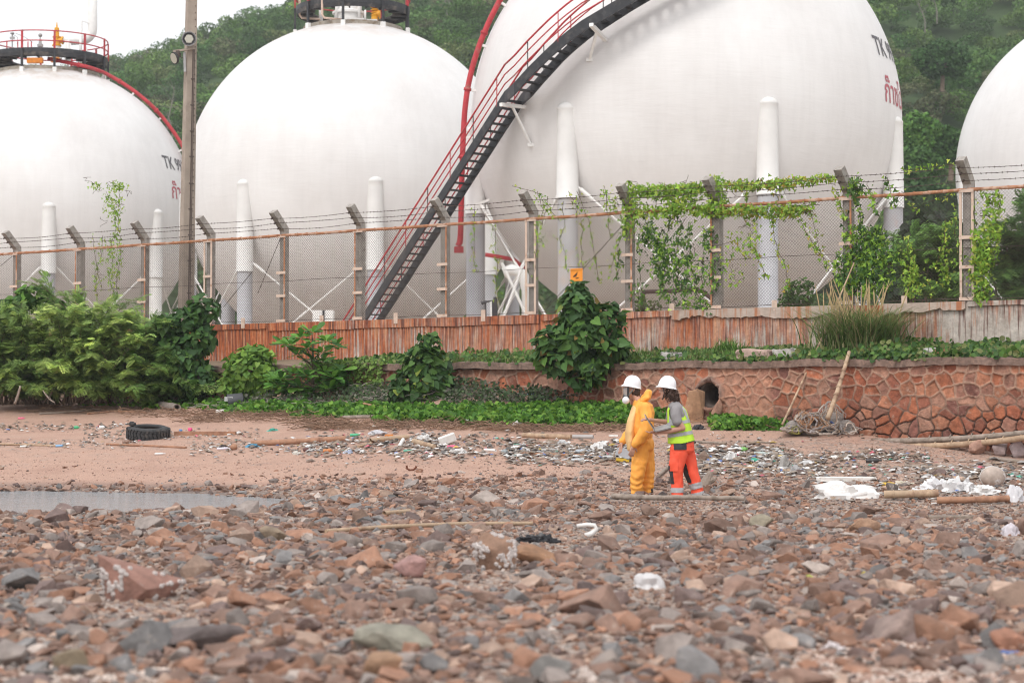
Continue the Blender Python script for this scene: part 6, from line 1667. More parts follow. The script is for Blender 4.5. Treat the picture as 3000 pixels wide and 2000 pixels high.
for name, n_, rt, cset, sel in (("rope_coil", 70, .016, cols_[:3], hc), ("fishing_net", 170, .005, cols_, hc), ("orange_net", 110, .005, [(.40, .21, .11), (.34, .18, .10)], hc[1:2] + hc[5:]), ("yellow_net", 50, .005, [(.42, .40, .10)], [(2325, 1262, 26, 14)]), ("blue_rope", 5, .014, [(.08, .11, .26)], [(2430, 1250, 30, 22)])):
    m_ = MB()
    for _ in range(n_):
        u, v, ru, rv = sel[rr.integers(0, len(sel))]
        pc_ = np.array([(u - 2400) * k, -.15 + rr.normal(0, .12), (1270 - v) * k])
        a0 = rr.uniform(0, 6.28); R1 = rr.uniform(.25, .9) * ru * k; R2 = rr.uniform(.3, 1.0) * rv * k; tw = rr.normal(0, .35, 2)
        t_ = np.linspace(0, rr.uniform(2.5, 6.5), 16)
        pts = pc_ + np.stack([R1 * np.cos(t_ + a0) * (1 + .2 * np.sin(3 * t_)), R1 * .5 * np.sin(t_ * 1.3 + a0) + tw[0] * .15, R2 * np.sin(t_ + a0) + rr.normal(0, .012, 16)], 1)
        pts[:, 2] = np.maximum(pts[:, 2], -.02 + .02 * rr.random())
        m_.tube(pts, rt * rr.uniform(.7, 1.3), 5, col=np.array(cset[rr.integers(0, len(cset))]) * rr.uniform(.7, 1.25))
    m_.build(name, TWIG, th, local=True)
m_ = MB()
for q, (u, v) in enumerate([(2330, 1250), (2440, 1215), (2480, 1250), (2365, 1255), (2420, 1250), (2450, 1245)]):
    m_.ball(((u - 2400) * k, -.03, (1270 - v) * k * .8), (.2, .16, .15), col=(.27, .24, .22), n=10, m=7)
m_.build("net_bundle", TWIG, th, local=True)
# long bamboo at the right
lean("bamboo_pole", "upper, greyer one of the two long bamboo poles lying along the stone wall", (2545, 1291), (3060, 1261), 35.75, 33.8, .052, .052, DRIFT)
lean("bamboo_pole", "lower, browner one of the two long bamboo poles lying along the stone wall", (2645, 1307), (3060, 1273), 35.3, 33.6, .055, .055, BAMB)
gpole("bamboo_cane", "thin dark cane lying on the gravel at the right, above the round float", "cane", [(2652, 1366), (2760, 1376), (2872, 1388)], 4, DRIFT, 5)
gpole("bamboo_cane", "grey cane at the right edge above the round float", "cane", [(2900, 1347), (2960, 1354), (3030, 1364)], 6, DRIFT, 3)
sheet(2475, 1458, 205, 52, (.76, .74, .72), "large pale plastic sheet humped over the stones at right", 1010, freq=.8, folds=.6)
block(2480, 1410, 172, 12, 20, -.03, FOAM, "long dirty white foam strip above the large pale plastic sheet", "foam_strip", "foam", rough=.006, seed=3)
bottle(2605, 1424, 44, -.15, (.62, .40, .04), "yellow bottle beside the large pale plastic sheet", (.6, .6, .6))
sheet(2745, 1432, 90, 40, (.76, .75, .76), "white plastic bag, left one of the white heap near the right edge", 1011)
sheet(2815, 1438, 110, 46, (.72, .71, .71), "white plastic bag with twigs on it, middle of the white heap near the right edge", 1012)
sheet(2880, 1447, 100, 30, (.76, .75, .74), "low white plastic bag, right one of the white heap near the right edge", 1013)
sheet(2690, 1447, 60, 20, (.74, .74, .75), "small white bag below the left end of the white heap", 1014)
sheet(2975, 1468, 66, 52, (.74, .73, .75), "upright white bag cut by the right edge of the picture", 1015)
sheet(2650, 1420, 60, 14, (.58, .52, .42), "brown-white torn wrapper right of the yellow bottle", 1016)
th = thing("round_float", "round mottled float with whitish patches behind the white bag heap", "float", gp(2908, 1425))
k = 1 / pxm(gp(2908, 1425)); m_ = MB(); m_.ball((0, 0, 28 * k), (37 * k, 25 * k, 30 * k), n=26, m=15); m_.build("float_shell", mat("mottled_float", (.42, .34, .29), .6, .3, 8, .2, 30, dirt=(.66, .62, .6), dscale=5, dlo=.55, dhi=.62), th, local=True, smooth=True)  # brown shell mottled with whitish patches
m_ = MB(); m_.tube([(37.5 * k * math.cos(a), -2 * k, 28 * k + 30.5 * k * math.sin(a)) for a in np.linspace(0, 6.283, 30)], .006, 5, col=(.6, .57, .54)); m_.build("float_rim", PLAS, th, local=True)
gpole("bamboo_pipe", "thick pale bamboo tube with a dark open end in front of the white bag heap", "bamboo pole", [(2590, 1466), (2670, 1464), (2748, 1462)], 11.5, BAMB, 3, True, lift=.04)
gpole("bamboo_pole", "brown bamboo behind stones right of the open-ended tube", "bamboo pole", [(2745, 1480), (2850, 1478), (2955, 1474)], 10, BAMR, 3, lift=.03)
block(2785, 1518, 128, 10, 40, -.12, DRIFT, "weathered grey board lying in the shingle at right", "board", "board")
gpole("bamboo_cane", "straw-coloured thin cane lying in the shingle at the right edge", "cane", [(2880, 1630), (3010, 1610)], 3, BAMB, 2)
bottle(2560, 1356, 46, -.1, (.04, .035, .035), "dark brown bottle on the gravel right of the rope heap", (.05, .05, .05), .34)
bottle(2446, 1344, 24, .2, (.74, .72, .68), "small white oval float bottle left of the dark brown bottle", (.7, .7, .66), .5)
sheet(2300, 1372, 46, 32, (.36, .34, .32), "grey bag lump on the gravel left of the dark brown bottle", 1017)
sheet(2335, 1385, 44, 20, (.42, .41, .41), "low greyish net bag beside the grey bag lump", 1018)
bottle(2368, 1362, 34, .1, (.52, .52, .52), "square clear bottle right of the grey bag lump", (.5, .5, .5), .45)
sheet(2140, 1350, 42, 24, (.70, .69, .68), "white plastic scrap on the gravel right of the vest worker's knees", 1019)
bottle(2212, 1352, 24, .3, (.05, .38, .26), "green plastic bottle in the gravel between the workers and the rope heap", (.1, .4, .3), .5)
bottle(2180, 1322, 22, .3, (.20, .45, .12), "lime-green small bottle above the green one", (.2, .4, .1), .6)
bottle(2230, 1335, 44, .1, (.40, .46, .44), "pale green clear bottle above the dark green one", (.4, .45, .4))
gpole("bamboo_cane", "dark thin stick in the litter right of the vest worker", "cane", [(2065, 1333), (2110, 1346)], 3, DRIFT)
sheet(742, 1310, 50, 10, (.10, .30, .45), "blue tangle of net in the litter line below the paddle-leaved shrub", 1020, "blue_net", "net")
sheet(800, 1262, 34, 9, (.08, .40, .32), "green plastic scrap above the thick reddish bamboo", 1021)
bottle(1040, 1278, 30, .05, (.08, .42, .22), "bright green bottle lying above the pale bamboo length", (.1, .4, .25))
sheet(1110, 1272, 60, 12, (.56, .55, .58), "whitish bag with an orange patch behind the pale bamboo length", 1022)
block(1140, 1277, 24, 6, 12, 0, PLAS, "orange plastic scrap behind the pale bamboo length", "plastic_scrap", "plastic", col=(.62, .22, .05))
bottle(962, 1324, 32, .1, (.55, .20, .06), "orange and white bottle on the sand below the thick reddish bamboo", (.6, .55, .5))
bottle(900, 1322, 22, .5, (.12, .045, .04), "dark red sandal-like plastic lump below the thick reddish bamboo", (.05, .03, .03), .55, "plastic_lump", "plastic")
sheet(1022, 1328, 30, 12, (.46, .52, .64), "bluish clear cup on the sand below the dark stick", 1023, "plastic_cup", "cup")
sheet(870, 1330, 28, 10, (.58, .55, .50), "dirty white plastic lump left of the orange bottle", 1024)
bottle(1195, 1324, 26, 0, (.12, .36, .26), "dark green crushed bottle below the white standing tube", (.1, .3, .2))
bottle(469, 1332, 32, 0, (.66, .63, .62), "white tube bottle lying alone on the sand below the tyre", (.6, .6, .6), .22)
bottle(178, 1309, 30, .02, (.22, .40, .62), "blue bottle with a pink cap at the end of the thin left cane", (.6, .2, .3), .25)
bottle(72, 1310, 26, .0, (.68, .68, .66), "white bottle on the thin cane at the left edge", (.6, .6, .6), .25)
bottle(300, 1257, 18, .3, (.70, .70, .68), "small white cup left of the tyre", (.1, .1, .1), .7, "plastic_cup", "cup")
bottle(225, 1256, 16, 0, (.06, .40, .18), "small green cap-like scrap on the dry weed line at left", (.1, .4, .2), .6, "plastic_scrap", "plastic")
bottle(558, 1262, 14, 1.2, (.72, .10, .24), "small bright pink cup right of the tyre", (.7, .1, .25), .8, "plastic_cup", "cup")
bottle(530, 1263, 9, .4, (.10, .25, .55), "tiny blue cap right of the tyre", (.1, .25, .55), .8, "bottle_cap", "cap")
bottle(63, 1228, 20, 0, (.70, .14, .24), "pink scrap on the clean sand at far left", (.7, .15, .25), .3, "plastic_scrap", "plastic")
th = thing("coconut_husk", "round brown coconut husk right of the dark rag in the left litter line", "coconut", gp(685, 1318)); m_ = MB(); m_.ball((0, 0, .05), (.07, .06, .065), n=12, m=8); m_.build("husk", BAMR, th, local=True, smooth=True)
bottle(372, 1301, 26, .1, (.24, .14, .10), "brown clay pot lying below the tyre's left side", (.08, .05, .04), .55, "clay_pot", "pot")
sheet(655, 1310, 30, 8, (.07, .05, .045), "dark rag in the left litter line", 1025, "rag", "rag")
bottle(655, 1318, 40, -.03, (.66, .60, .68), "pale lilac-capped bottle in the left litter line", (.35, .2, .5), .2)
gpole("driftwood_branch", "long dark branch on the sand in front of the feathery shrubs", "branch", [(115, 1216), (200, 1210), (300, 1200)], 3.5, DRIFT, 0, False, .5, wob=.01)
gpole("driftwood_branch", "thin brown branch below the long dark branch at left", "branch", [(255, 1215), (330, 1206), (430, 1210)], 2.6, BAMR, 0, wob=.01)
gpole("driftwood_log", "pale half-buried log in front of the leftmost feathery shrub", "log", [(62, 1185), (150, 1185)], 7, DRIFT, 0, wob=.01)
lean("stick_stake", "short grey stake leaning at the left under the feathery shrubs", (43, 1182), (60, 1130), 45.5, 45.4, .03, .026, DRIFT)
lean("stick_stake", "thin dry stake leaning left of the widest feathery shrub", (160, 1178), (126, 1143), 45.2, 45.3, .016, .012, DRIFT)
gpole("driftwood_log", "grey log lying behind the creeper under the paddle-leaved shrub", "log", [(822, 1172), (880, 1188)], 7, DRIFT, 0)
gpole("driftwood_log", "grey log end right of the paddle-leaved shrub", "log", [(1067, 1157), (1125, 1163)], 7, DRIFT, 0)
gpole("bamboo_cane", "brown cane sticking out of the front of the creeper", "cane", [(1065, 1202), (1125, 1216)], 3.5, BAMR, 2, lift=.12)
gpole("bamboo_piece", "grey bamboo piece in the dry runners below the creeper", "bamboo piece", [(1005, 1228), (1118, 1226)], 6, DRIFT, 2, True)
gpole("driftwood_stick", "grey stick rising from the sand at the right end of the creeper", "driftwood", [(2185, 1254), (2250, 1224)], 4, DRIFT, 0, lift=.06)
sheet(1515, 1250, 34, 16, (.66, .64, .62), "white torn bag at the front edge of the creeper, left of the workers", 1026)
sheet(1368, 1246, 22, 20, (.50, .49, .50), "grey-white scrap caught at the creeper's front edge", 1027, dep=.4)
block(2210, 1051, 46, 14, 30, .2, ROCK, "pale stone block sitting on the ledge among the weeds", "stone_block", "stone", col=(.45, .40, .36))
for u, w_, h_, col, lab in ((2215, 75, 17, (.42, .30, .25), "red and white rubble slab on top of the stone wall above the drain"), (2298, 46, 16, (.48, .45, .42), "pale rubble block on top of the stone wall left of the tall grass"), (1963, 38, 14, (.40, .38, .36), "grey rubble stone on top of the wall behind the workers"), (2725, 26, 11, (.40, .38, .36), "small grey stone on top of the wall at right"), (2762, 36, 10, (.36, .16, .09), "reddish stone on top of the wall at right")):
    s_, z_ = fs(u, 1050, 2.2); o = block(u, 1051, w_, h_, w_ * .6, FROT, ROCK, lab, "rubble_block", "stone", col=col, rough=.012, seed=int(u)); o.location = fw(s_, STOP + .06, 2.15)
bpy.data.objects.remove(bpy.data.objects["stone_block"])
# fallen stones at the foot of the wall, right
for k, (u, v, w_, h_, col) in enumerate([(2800, 1318, 45, 26, (.40, .33, .30)), (2865, 1330, 55, 42, (.34, .20, .15)), (2930, 1335, 50, 40, (.32, .25, .24)), (2985, 1340, 60, 48, (.30, .24, .24)), (2900, 1318, 40, 30, (.36, .22, .17)), (2840, 1312, 30, 18, (.33, .2, .15))]):
    big_rock(u, v, w_, h_, col, ["pale squarish stone fallen at the wall foot under the long poles", "brown stone block fallen at the wall foot near the right edge", "grey-brown stone block second from the right edge at the wall foot", "greyish stone block at the right edge of the wall foot", "reddish stone behind the fallen blocks at the wall foot", "small brown stone left of the fallen blocks at the wall foot"][k], 560 + k, npt=11, sink=.1)
sheet(2960, 1568, 62, 36, (.62, .58, .62), "pale lilac-white bag lump in the shingle at the right edge", 1030, freq=.6)
sheet(2370, 1700, 44, 22, (.46, .50, .12), "yellow-green wrapper in the right foreground shingle", 1031, "wrapper", "wrapper")
sheet(2530, 1694, 22, 22, (.70, .58, .06), "bright yellow scrap in the right foreground shingle", 1032, "plastic_scrap", "plastic", dep=.3)
gpole("blue_strip", "blue plastic strip lying by the pale coral patch at lower right", "plastic strip", [(2835, 1912), (2900, 1914), (2985, 1916)], 6, mat("blue_plastic", (.10, .16, .36), .5, .2), 0, wob=.006)
sheet(2440, 1905, 90, 30, (.66, .60, .60), "white blurred plastic lump in the right foreground", 1033)
sheet(1720, 1995, 70, 42, (.62, .53, .48), "cream curved shell-like plastic at the bottom edge", 1034)
sheet(1560, 1518, 40, 14, (.70, .66, .62), "small white bag in the shingle above the crumpled black plastic", 1035)
# scraps too many to count
r = np.random.default_rng(97); mb = MB()
LC = [(.62, .60, .58), (.7, .68, .66), (.10, .18, .45), (.08, .33, .25), (.55, .12, .16), (.5, .35, .08), (.10, .09, .085), (.24, .17, .12), (.30, .25, .21), (.16, .13, .11), (.38, .36, .35), (.22, .16, .12)]
LP = np.array([9, 7, 1, 1, .8, .7, 10, 16, 16, 14, 9, 14.]); LP /= LP.sum()
for u0, u1, v0, v1, c, sz in ((-20, 400, 1240, 1265, 420, .03), (250, 420, 1262, 1290, 160, .03), (0, 420, 1290, 1312, 260, .025), (480, 760, 1262, 1285, 260, .028), (560, 1000, 1285, 1335, 700, .028), (900, 1320, 1268, 1340, 1300, .034), (1200, 1560, 1280, 1345, 1000, .034), (1480, 1860, 1300, 1356, 1900, .042), (1960, 2300, 1310, 1362, 1500, .04), (2050, 2420, 1355, 1400, 900, .036), (2250, 2720, 1325, 1352, 900, .03), (2280, 2760, 1350, 1400, 700, .03), (2700, 3050, 1360, 1420, 900, .04), (2380, 3050, 1400, 1470, 700, .035), (1900, 3000, 1265, 1300, 240, .02), (650, 1000, 1178, 1205, 120, .04), (1500, 1750, 1120, 1175, 120, .05)):
    for _ in range(int(c * .62)):
        v_ = r.normal((v0 + v1) / 2, (v1 - v0) / 3.3); p = gp(r.uniform(u0, u1), v_)
        L = sz * r.uniform(.4, 2.2); W = L * r.uniform(.15, .8); a = r.uniform(0, 6.28); t_ = r.normal(0, .45)
        ca, sa = math.cos(a), math.sin(a)
        h = abs(r.normal(0, .012)) + W * .2
        q = np.array([(-L, -W, 0), (L * .8, -W * .7, h), (L, W * .8, h * .6), (-L * .7, W, h * 1.2), (0, 0, h + W * .5)]) @ np.array([[ca, sa, 0], [-sa, ca, 0], [0, 0, 1]])
        q[:, 2] += .004 + abs(t_) * W * .5
        k = r.choice(len(LC), p=LP)
        mb.add(q + p, np.array([(0, 1, 4), (1, 2, 4), (2, 3, 4), (3, 0, 4), (0, 3, 2), (0, 2, 1)]), np.array(LC[k]) * r.uniform(.7, 1.15))
tag(mb.build("litter_scraps", PLAS, origin=(0, 36, .5)), "countless small scraps of plastic, wood and weed along the tide lines", "litter", kind='stuff')
# ------------------------------------------------------------------ the two workers
_ico = None
def ico():
    global _ico
    if _ico is None:
        bm = bmesh.new(); bmesh.ops.create_icosphere(bm, subdivisions=3, radius=1)
        _ico = (np.array([v.co[:] for v in bm.verts]), np.array([[v.index for v in f.verts] for f in bm.faces])); bm.free()
    return _ico
def chain(pts, step=.3):
    """(x, y, z, rx[, ry, rz]) joints -> overlapping ellipsoids"""
    out = []
    pts = [p if len(p) == 6 else (*p[:3], p[3], p[3], p[3]) for p in pts]
    for a, b in zip(pts[:-1], pts[1:]):
        a, b = np.array(a, float), np.array(b, float)
        n = max(1, int(np.linalg.norm(a[:3] - b[:3]) / (step * min(a[3:].min(), b[3:].min()))))
        for k in range(n): out.append(a + (b - a) * k / n)
    out.append(np.array(pts[-1], float))
    return out
def blob(ells, voxel=.012, smooth=4):
    v0, f0 = ico(); mb = MB()
    for e in ells: mb.add(v0 * e[3:6] + e[:3], f0)
    o = mb.build("tmp", [], local=True)
    md = o.modifiers.new("r", 'REMESH'); md.mode = 'VOXEL'; md.voxel_size = voxel
    sm = o.modifiers.new("s", 'SMOOTH'); sm.factor = .5; sm.iterations = smooth
    me = bpy.data.meshes.new_from_object(o.evaluated_get(bpy.context.evaluated_depsgraph_get()))
    V = np.empty(len(me.vertices) * 3); me.vertices.foreach_get("co", V); V = V.reshape(-1, 3)
    Nn = np.empty(len(me.vertices) * 3); me.vertex_normals.foreach_get("vector", Nn); Nn = Nn.reshape(-1, 3)
    F_ = [tuple(p.vertices) for p in me.polygons]
    old = o.data; bpy.data.objects.remove(o); bpy.data.meshes.remove(old); bpy.data.meshes.remove(me)
    F_ = np.array([f for f in F_ if len(f) == 4])
    return V, F_, Nn
def fold(V, Nn, amp, fx, fz, seed, zlo=None, zamp=0.0):
    off = np.array([noise.noise(Vector((p[0] * fx + seed, p[1] * fx, p[2] * fz))) + .5 * noise.noise(Vector((p[0] * fx * 2.3, p[1] * fx * 2.3 + seed, p[2] * fz * 2))) for p in V]) * amp
    if zlo is not None:
        q = np.clip((zlo - V[:, 2]) / zlo, 0, 1)
        off += zamp * q * np.array([math.sin(p[2] * 62 + 5 * noise.noise(Vector((p[0] * 7 + seed, p[1] * 7, p[2] * 5)))) for p in V])
    return V + Nn * off[:, None]
def mesh_obj(name, V, F_, mt, parent, col=None, smooth=True):
    used = np.unique(F_); mp = np.full(len(V), -1); mp[used] = np.arange(len(used))
    return MB().add(V[used], mp[F_], col).build(name, mt, parent, smooth=smooth, local=True)
def subset(name, V, F_, Nn, mask, mt, parent, lift=.004):
    f = F_[mask]
    if len(f): return mesh_obj(name, V + Nn * lift, f, mt, parent)
def hand(w, d, n, s=1.0, curl=.3, thumb=1, spread=.12):
    """palm, four bent fingers of unequal length and a thumb; w wrist, d along the palm, n out of the palm's back"""
    w, d, n = np.array(w, float), nrmz(np.array(d, float)), np.array(n, float); n = nrmz(n - d * (n @ d)); b = np.cross(n, d)
    e = chain([(*w, .026 * s), (*(w + d * .03 * s), .028 * s)])
    for k in (-1, -.33, .33, 1): e += chain([(*(w + d * .015 * s + b * k * .012 * s), .017 * s), (*(w + d * .085 * s + b * k * .030 * s), .0135 * s)])
    for k, L in zip((-1, -.33, .33, 1), (.066, .080, .086, .074)):
        p = w + d * .085 * s + b * k * .030 * s; dd = d + b * k * spread
        pts = [(*p, .0115 * s)]
        for j, q in enumerate((.45, .32, .23)):
            a = curl * (j + .6); dd2 = nrmz(dd * math.cos(a) - n * math.sin(a)); p = p + dd2 * L * s * q; pts.append((*p, (.0105 - .0012 * j) * s))
        e += chain(pts)
    p = w + d * .02 * s + b * thumb * .022 * s; d2 = nrmz(d * .55 + b * thumb * .8 - n * .25)
    e += chain([(*p, .017 * s), (*(p + d2 * .04 * s), .014 * s), (*(p + d2 * .04 * s + nrmz(d2 + d * .5) * .035 * s), .011 * s)])
    return e
SKIN = mat("skin", (.50, .285, .205), .55, .1, 20)
SKIN2 = mat("tan_skin", (.47, .25, .18), .55, .1, 20)
COVER = mat("yellow_orange_coverall", (1.0, .45, .08), .6, .06, 6, .2, 14, trans=.1)
FLAP = mat("pale_orange_flap", (.90, .60, .27), .5, .06, 5, trans=.15)
HELM = mat("white_helmet", (.82, .82, .84), .3, .02)
BLACKR = mat("black_rubber", (.035, .035, .037), .6, .2)
STRAP = mat("grey_strap", (.16, .165, .15), .7, .1)
HAIR1 = mat("dark_hair", (.045, .028, .02), .6, .35, 60, .6, 120)
HAIR2 = mat("curly_brown_hair", (.062, .033, .023), .7, .45, 45, .5, 90)
LIME = mat("lime_vest", (.50, .78, .045), .6, .05, 4, .12, 14)
ORNG = mat("orange_trousers", (.88, .105, .05), .6, .06, 5, .12, 14)
REFL = mat("silver_reflective", (.40, .40, .41), .4, .08, 8)
GTEE = mat("grey_shirt", (.26, .245, .25), .8, .1, 8, .12, 16)
DKM = mat("dark_fabric", (.035, .035, .037), .8, .2, 10)
VISOR = newmat("clear_visor"); VISOR[2].inputs['Base Color'].default_value = (.55, .56, .55, 1); VISOR[2].inputs['Alpha'].default_value = .42; VISOR[2].inputs['Roughness'].default_value = .15; VISOR = VISOR[0]
def helmet(th, c, tilt, seed=0, s=1.0):
    """hard hat facing -x, tilted about y"""
    n, m = 40, 12; V = []
    Rm = np.array(Matrix.Rotation(-tilt, 3, 'Y'))
    for i in range(m + 1):
        e = math.pi / 2 * (1 - i / m)
        for k in range(n):
            a = 2 * math.pi * k / n
            rx, ry, h = .132 * s, .112 * s, .158 * s
            ridge = 1 + .035 * max(0, math.cos(e)) ** .5 * math.exp(-(math.sin(a) * 5) ** 2) * (1 if e > .3 else 0)
            V.append((rx * math.cos(a) * math.cos(e) ** .92, ry * math.sin(a) * math.cos(e) ** .92, h * math.sin(e) ** .95 * ridge))
    for w_, dz in ((1.06, -.012), (1.12, -.020), (1.05, -.026)):
        for k in range(n):
            a = 2 * math.pi * k / n; fr = max(0, -math.cos(a)) ** 3
            V.append((.132 * s * math.cos(a) * (w_ + .17 * fr * (w_ > 1.055)), .112 * s * math.sin(a) * w_, dz - .014 * fr))
    V = np.array(V) @ Rm.T + c
    i = np.arange(m + 3)[:, None] * n; j = np.arange(n)[None]; k = (j + 1) % n
    o = MB().add(V, np.stack([i + j, i + n + j, i + n + k, i + k], -1).reshape(-1, 4)).build("helmet", HELM, th, local=True, smooth=True, auto=rad(45))
    return o, Rm
# ---- worker in yellow, facing left
pA = gp(1888, 1452); pA = pA + np.array([.004, .3, 0]); pA[2] = gz(pA[0], pA[1]) - .045
A = thing("person", "person in a yellow-orange hooded coverall, white helmet and face mask, standing with arms lowered", "person", pA)
hA = np.array([-.165, 0, 1.55])
body = chain([(-.02, 0, 1.30, .10, .14, .08), (-.05, 0, 1.40, .07, .085, .05), (-.10, 0, 1.46, .055), (-.13, 0, 1.50, .055)])
body += chain([(-.02, 0, 1.30, .11, .17, .08), (-.02, 0, 1.0, .11, .15, .1), (0, 0, .84, .11, .15, .1)])
body += [np.array([*(hA + (.01, 0, .045)), .105, .078, .09]), np.array([*(hA + (-.045, 0, -.01)), .058, .062, .075])] + chain([(*(hA + (-.06, 0, -.06)), .042), (*(hA + (-.075, 0, -.085)), .032)]) + chain([(*(hA + (-.10, 0, .02)), .012), (*(hA + (-.118, 0, -.01)), .014)])
for s_ in (-1, 1): body += chain([(*(hA + (.012, s_ * .078, .015)), .012), (*(hA + (.018, s_ * .085, .035)), .014), (*(hA + (.006, s_ * .083, .045)), .011)])
wl, wr = (-.165, -.275, .76), (-.315, .17, .80)
body += chain([(0, -.19, 1.32, .055), (.01, -.29, .99, .042), (*wl, .027)]) + chain([(-.03, .19, 1.32, .055), (-.10, .26, 1.03, .042), (*wr, .027)])
body += hand(wl, (-.22, -.05, -1), (.25, -1, 0), 1.05, .35, thumb=1) + hand(wr, (-.12, -.1, -1), (.9, .35, 0), 1.05, .12, thumb=1, spread=.25)
for s_, kx, ax in ((-1, -.07, -.10), (1, .06, .075)): body += chain([(0, s_ * .09, .84, .085), (kx, s_ * .10, .45, .055), (ax, s_ * .10, .08, .04)])
V, F_, Nn = blob(body, .0075, 2); mesh_obj("body", V, F_, SKIN, A)
cov = chain([(-.035, 0, 1.415, .085, .10, .05), (-.01, 0, 1.345, .15, .20, .06), (-.015, 0, 1.25, .175, .235, .07), (-.035, 0, 1.10, .195, .235, .07), (-.05, 0, .97, .20, .225, .06), (-.015, 0, .875, .165, .205, .05), (.0, 0, .80, .17, .215, .06), (.0, 0, .72, .165, .20, .07)], .35)
cov += chain([(.01, -.215, 1.315, .10, .085, .09), (.03, -.265, 1.16, .098), (.015, -.30, .985, .092), (-.07, -.295, .87, .082), (-.155, -.275, .775, .058)])
cov += chain([(-.02, .215, 1.315, .10, .085, .09), (-.06, .265, 1.15, .095), (-.11, .28, 1.0, .09), (-.22, .24, .90, .08), (-.30, .19, .815, .056)])
cov += chain([(-.04, -.09, .74, .125), (-.075, -.10, .45, .118), (-.105, -.10, .22, .104), (-.105, -.10, .075, .088)]) + chain([(.03, .09, .74, .125), (.055, .10, .45, .112), (.075, .10, .22, .10), (.075, .10, .085, .082)])
V, F_, Nn = blob(cov, .011, 3)
V = fold(V, Nn, .021, 6.5, 3.6, 3.3, .62, .009); V = fold(V, Nn, .009, 16, 9, 11.3)
w_ = np.exp(-((V[:, 2] - .868) / .022) ** 2) * (np.abs(V[:, 0]) < .24) * (np.abs(V[:, 1]) < .21)
V = V - Nn * (w_ * .018 * (1 + .4 * np.sin(V[:, 0] * 90 + V[:, 1] * 60)))[:, None]
mesh_obj("coverall", V, F_, COVER, A)
hd = chain([(.00, 0, 1.435, .07, .11, .04), (.055, 0, 1.49, .068, .12, .06), (.075, 0, 1.545, .056, .10, .05)]) + chain([(-.02, -.09, 1.43, .04), (.05, -.10, 1.47, .04)]) + chain([(-.02, .09, 1.43, .04), (.05, .10, 1.47, .04)])
V, F_, Nn = blob(hd, .01, 3); mesh_obj("hood", fold(V, Nn, .014, 12, 12, 8.1), F_, COVER, A)
cl = chain([(-.115, 0, 1.40, .03, .075, .05), (-.13, 0, 1.36, .03, .07, .05)]); V, F_, Nn = blob(cl, .01, 3); mesh_obj("collar", V, F_, COVER, A)
fl = chain([(-.125, -.03, 1.30, .05, .15, .06), (-.175, -.04, 1.12, .07, .19, .07), (-.20, -.045, .96, .075, .20, .07), (-.20, -.05, .82, .065, .185, .06), (-.205, -.05, .71, .04, .15, .04)]); V, F_, Nn = blob(fl, .01, 3); mesh_obj("front_flap", fold(V, Nn, .010, 7, 5, 5.5), F_, FLAP, A)
hr = [np.array([*(hA + (.035, 0, .02)), .088, .083, .075]), np.array([*(hA + (.06, 0, -.02)), .06, .07, .055])]; V, F_, Nn = blob(hr, .008, 2); mesh_obj("hair", fold(V, Nn, .006, 40, 20, 2), F_, HAIR1, A)
ho, Rm = helmet(A, hA + (.0, 0, .095), -.20)
m_ = MB()
for k in range(3): m_.box(hA + np.array(Rm @ np.array([-.035 + .03 * k, -.05, .150])), (.02, .012, .006))
m_.build("vent_slot", STRAP, ho, local=True)
m_ = MB(); 
for s_ in (-1, 1): m_.tube([hA + (-.07, s_ * .085, -.055), hA + (-.01, s_ * .092, .01), hA + (.04, s_ * .092, .085)], .011, 6)
m_.tube([hA + (-.07, -.085, -.055), hA + (-.09, 0, -.115), hA + (-.07, .085, -.055)], .010, 6); m_.build("head_strap", STRAP, A, local=True)
# full-face respirator: rubber frame, clear visor and a white filter
vs, fs_ = [], []
nA, nB = 13, 8
for j in range(nB):
    q = j / (nB - 1); z_ = .075 - .17 * q; xr = -.128 - .012 * math.sin(q * math.pi) + .012 * q
    for i in range(nA):
        a = (i / (nA - 1) - .5) * 2.1; vs.append(hA + (xr * math.cos(a) + .0, .095 * math.sin(a), z_))
vis = MB().add(np.array(vs), [(j * nA + i, j * nA + i + 1, (j + 1) * nA + i + 1, (j + 1) * nA + i) for j in range(nB - 1) for i in range(nA - 1)]).build("face_visor", VISOR, A, local=True, smooth=True)
fr = [vs[j * nA] for j in range(nB)] + [vs[(nB - 1) * nA + i] for i in range(nA)] + [vs[j * nA + nA - 1] for j in range(nB - 1, -1, -1)]
m_ = MB(); m_.tube(fr, .0165, 8); m_.build("visor_frame", BLACKR, vis, local=True)
V, F_, Nn = blob(chain([(*(hA + (-.095, 0, -.075)), .05), (*(hA + (-.105, -.02, -.115)), .04)]), .008, 2); mesh_obj("mask_cup", V, F_, BLACKR, A)
m_ = MB(); m_.lathe([(.001, -.005), (.046, -.005), (.056, .012), (.054, .04), (.040, .064), (.016, .072), (.001, .072)], hA + (-.082, -.055, -.115), 20, axis=(-.62, -.72, -.2)); m_.build("filter_canister", HELM, A, local=True, smooth=True)
for k, (x_, y_) in enumerate(((-.11, -.10), (.075, .10))):
    V, F_, Nn = blob(chain([(x_ + .01, y_, .085, .066), (x_ + .005, y_, .03, .068), (x_ - .02, y_, .035, .06)]) + chain([(x_ - .02, y_, .03, .055, .05, .038), (x_ - .12, y_, .022, .05, .048, .03)]), .01, 2); mesh_obj("boot", V, F_, BLACKR, A)

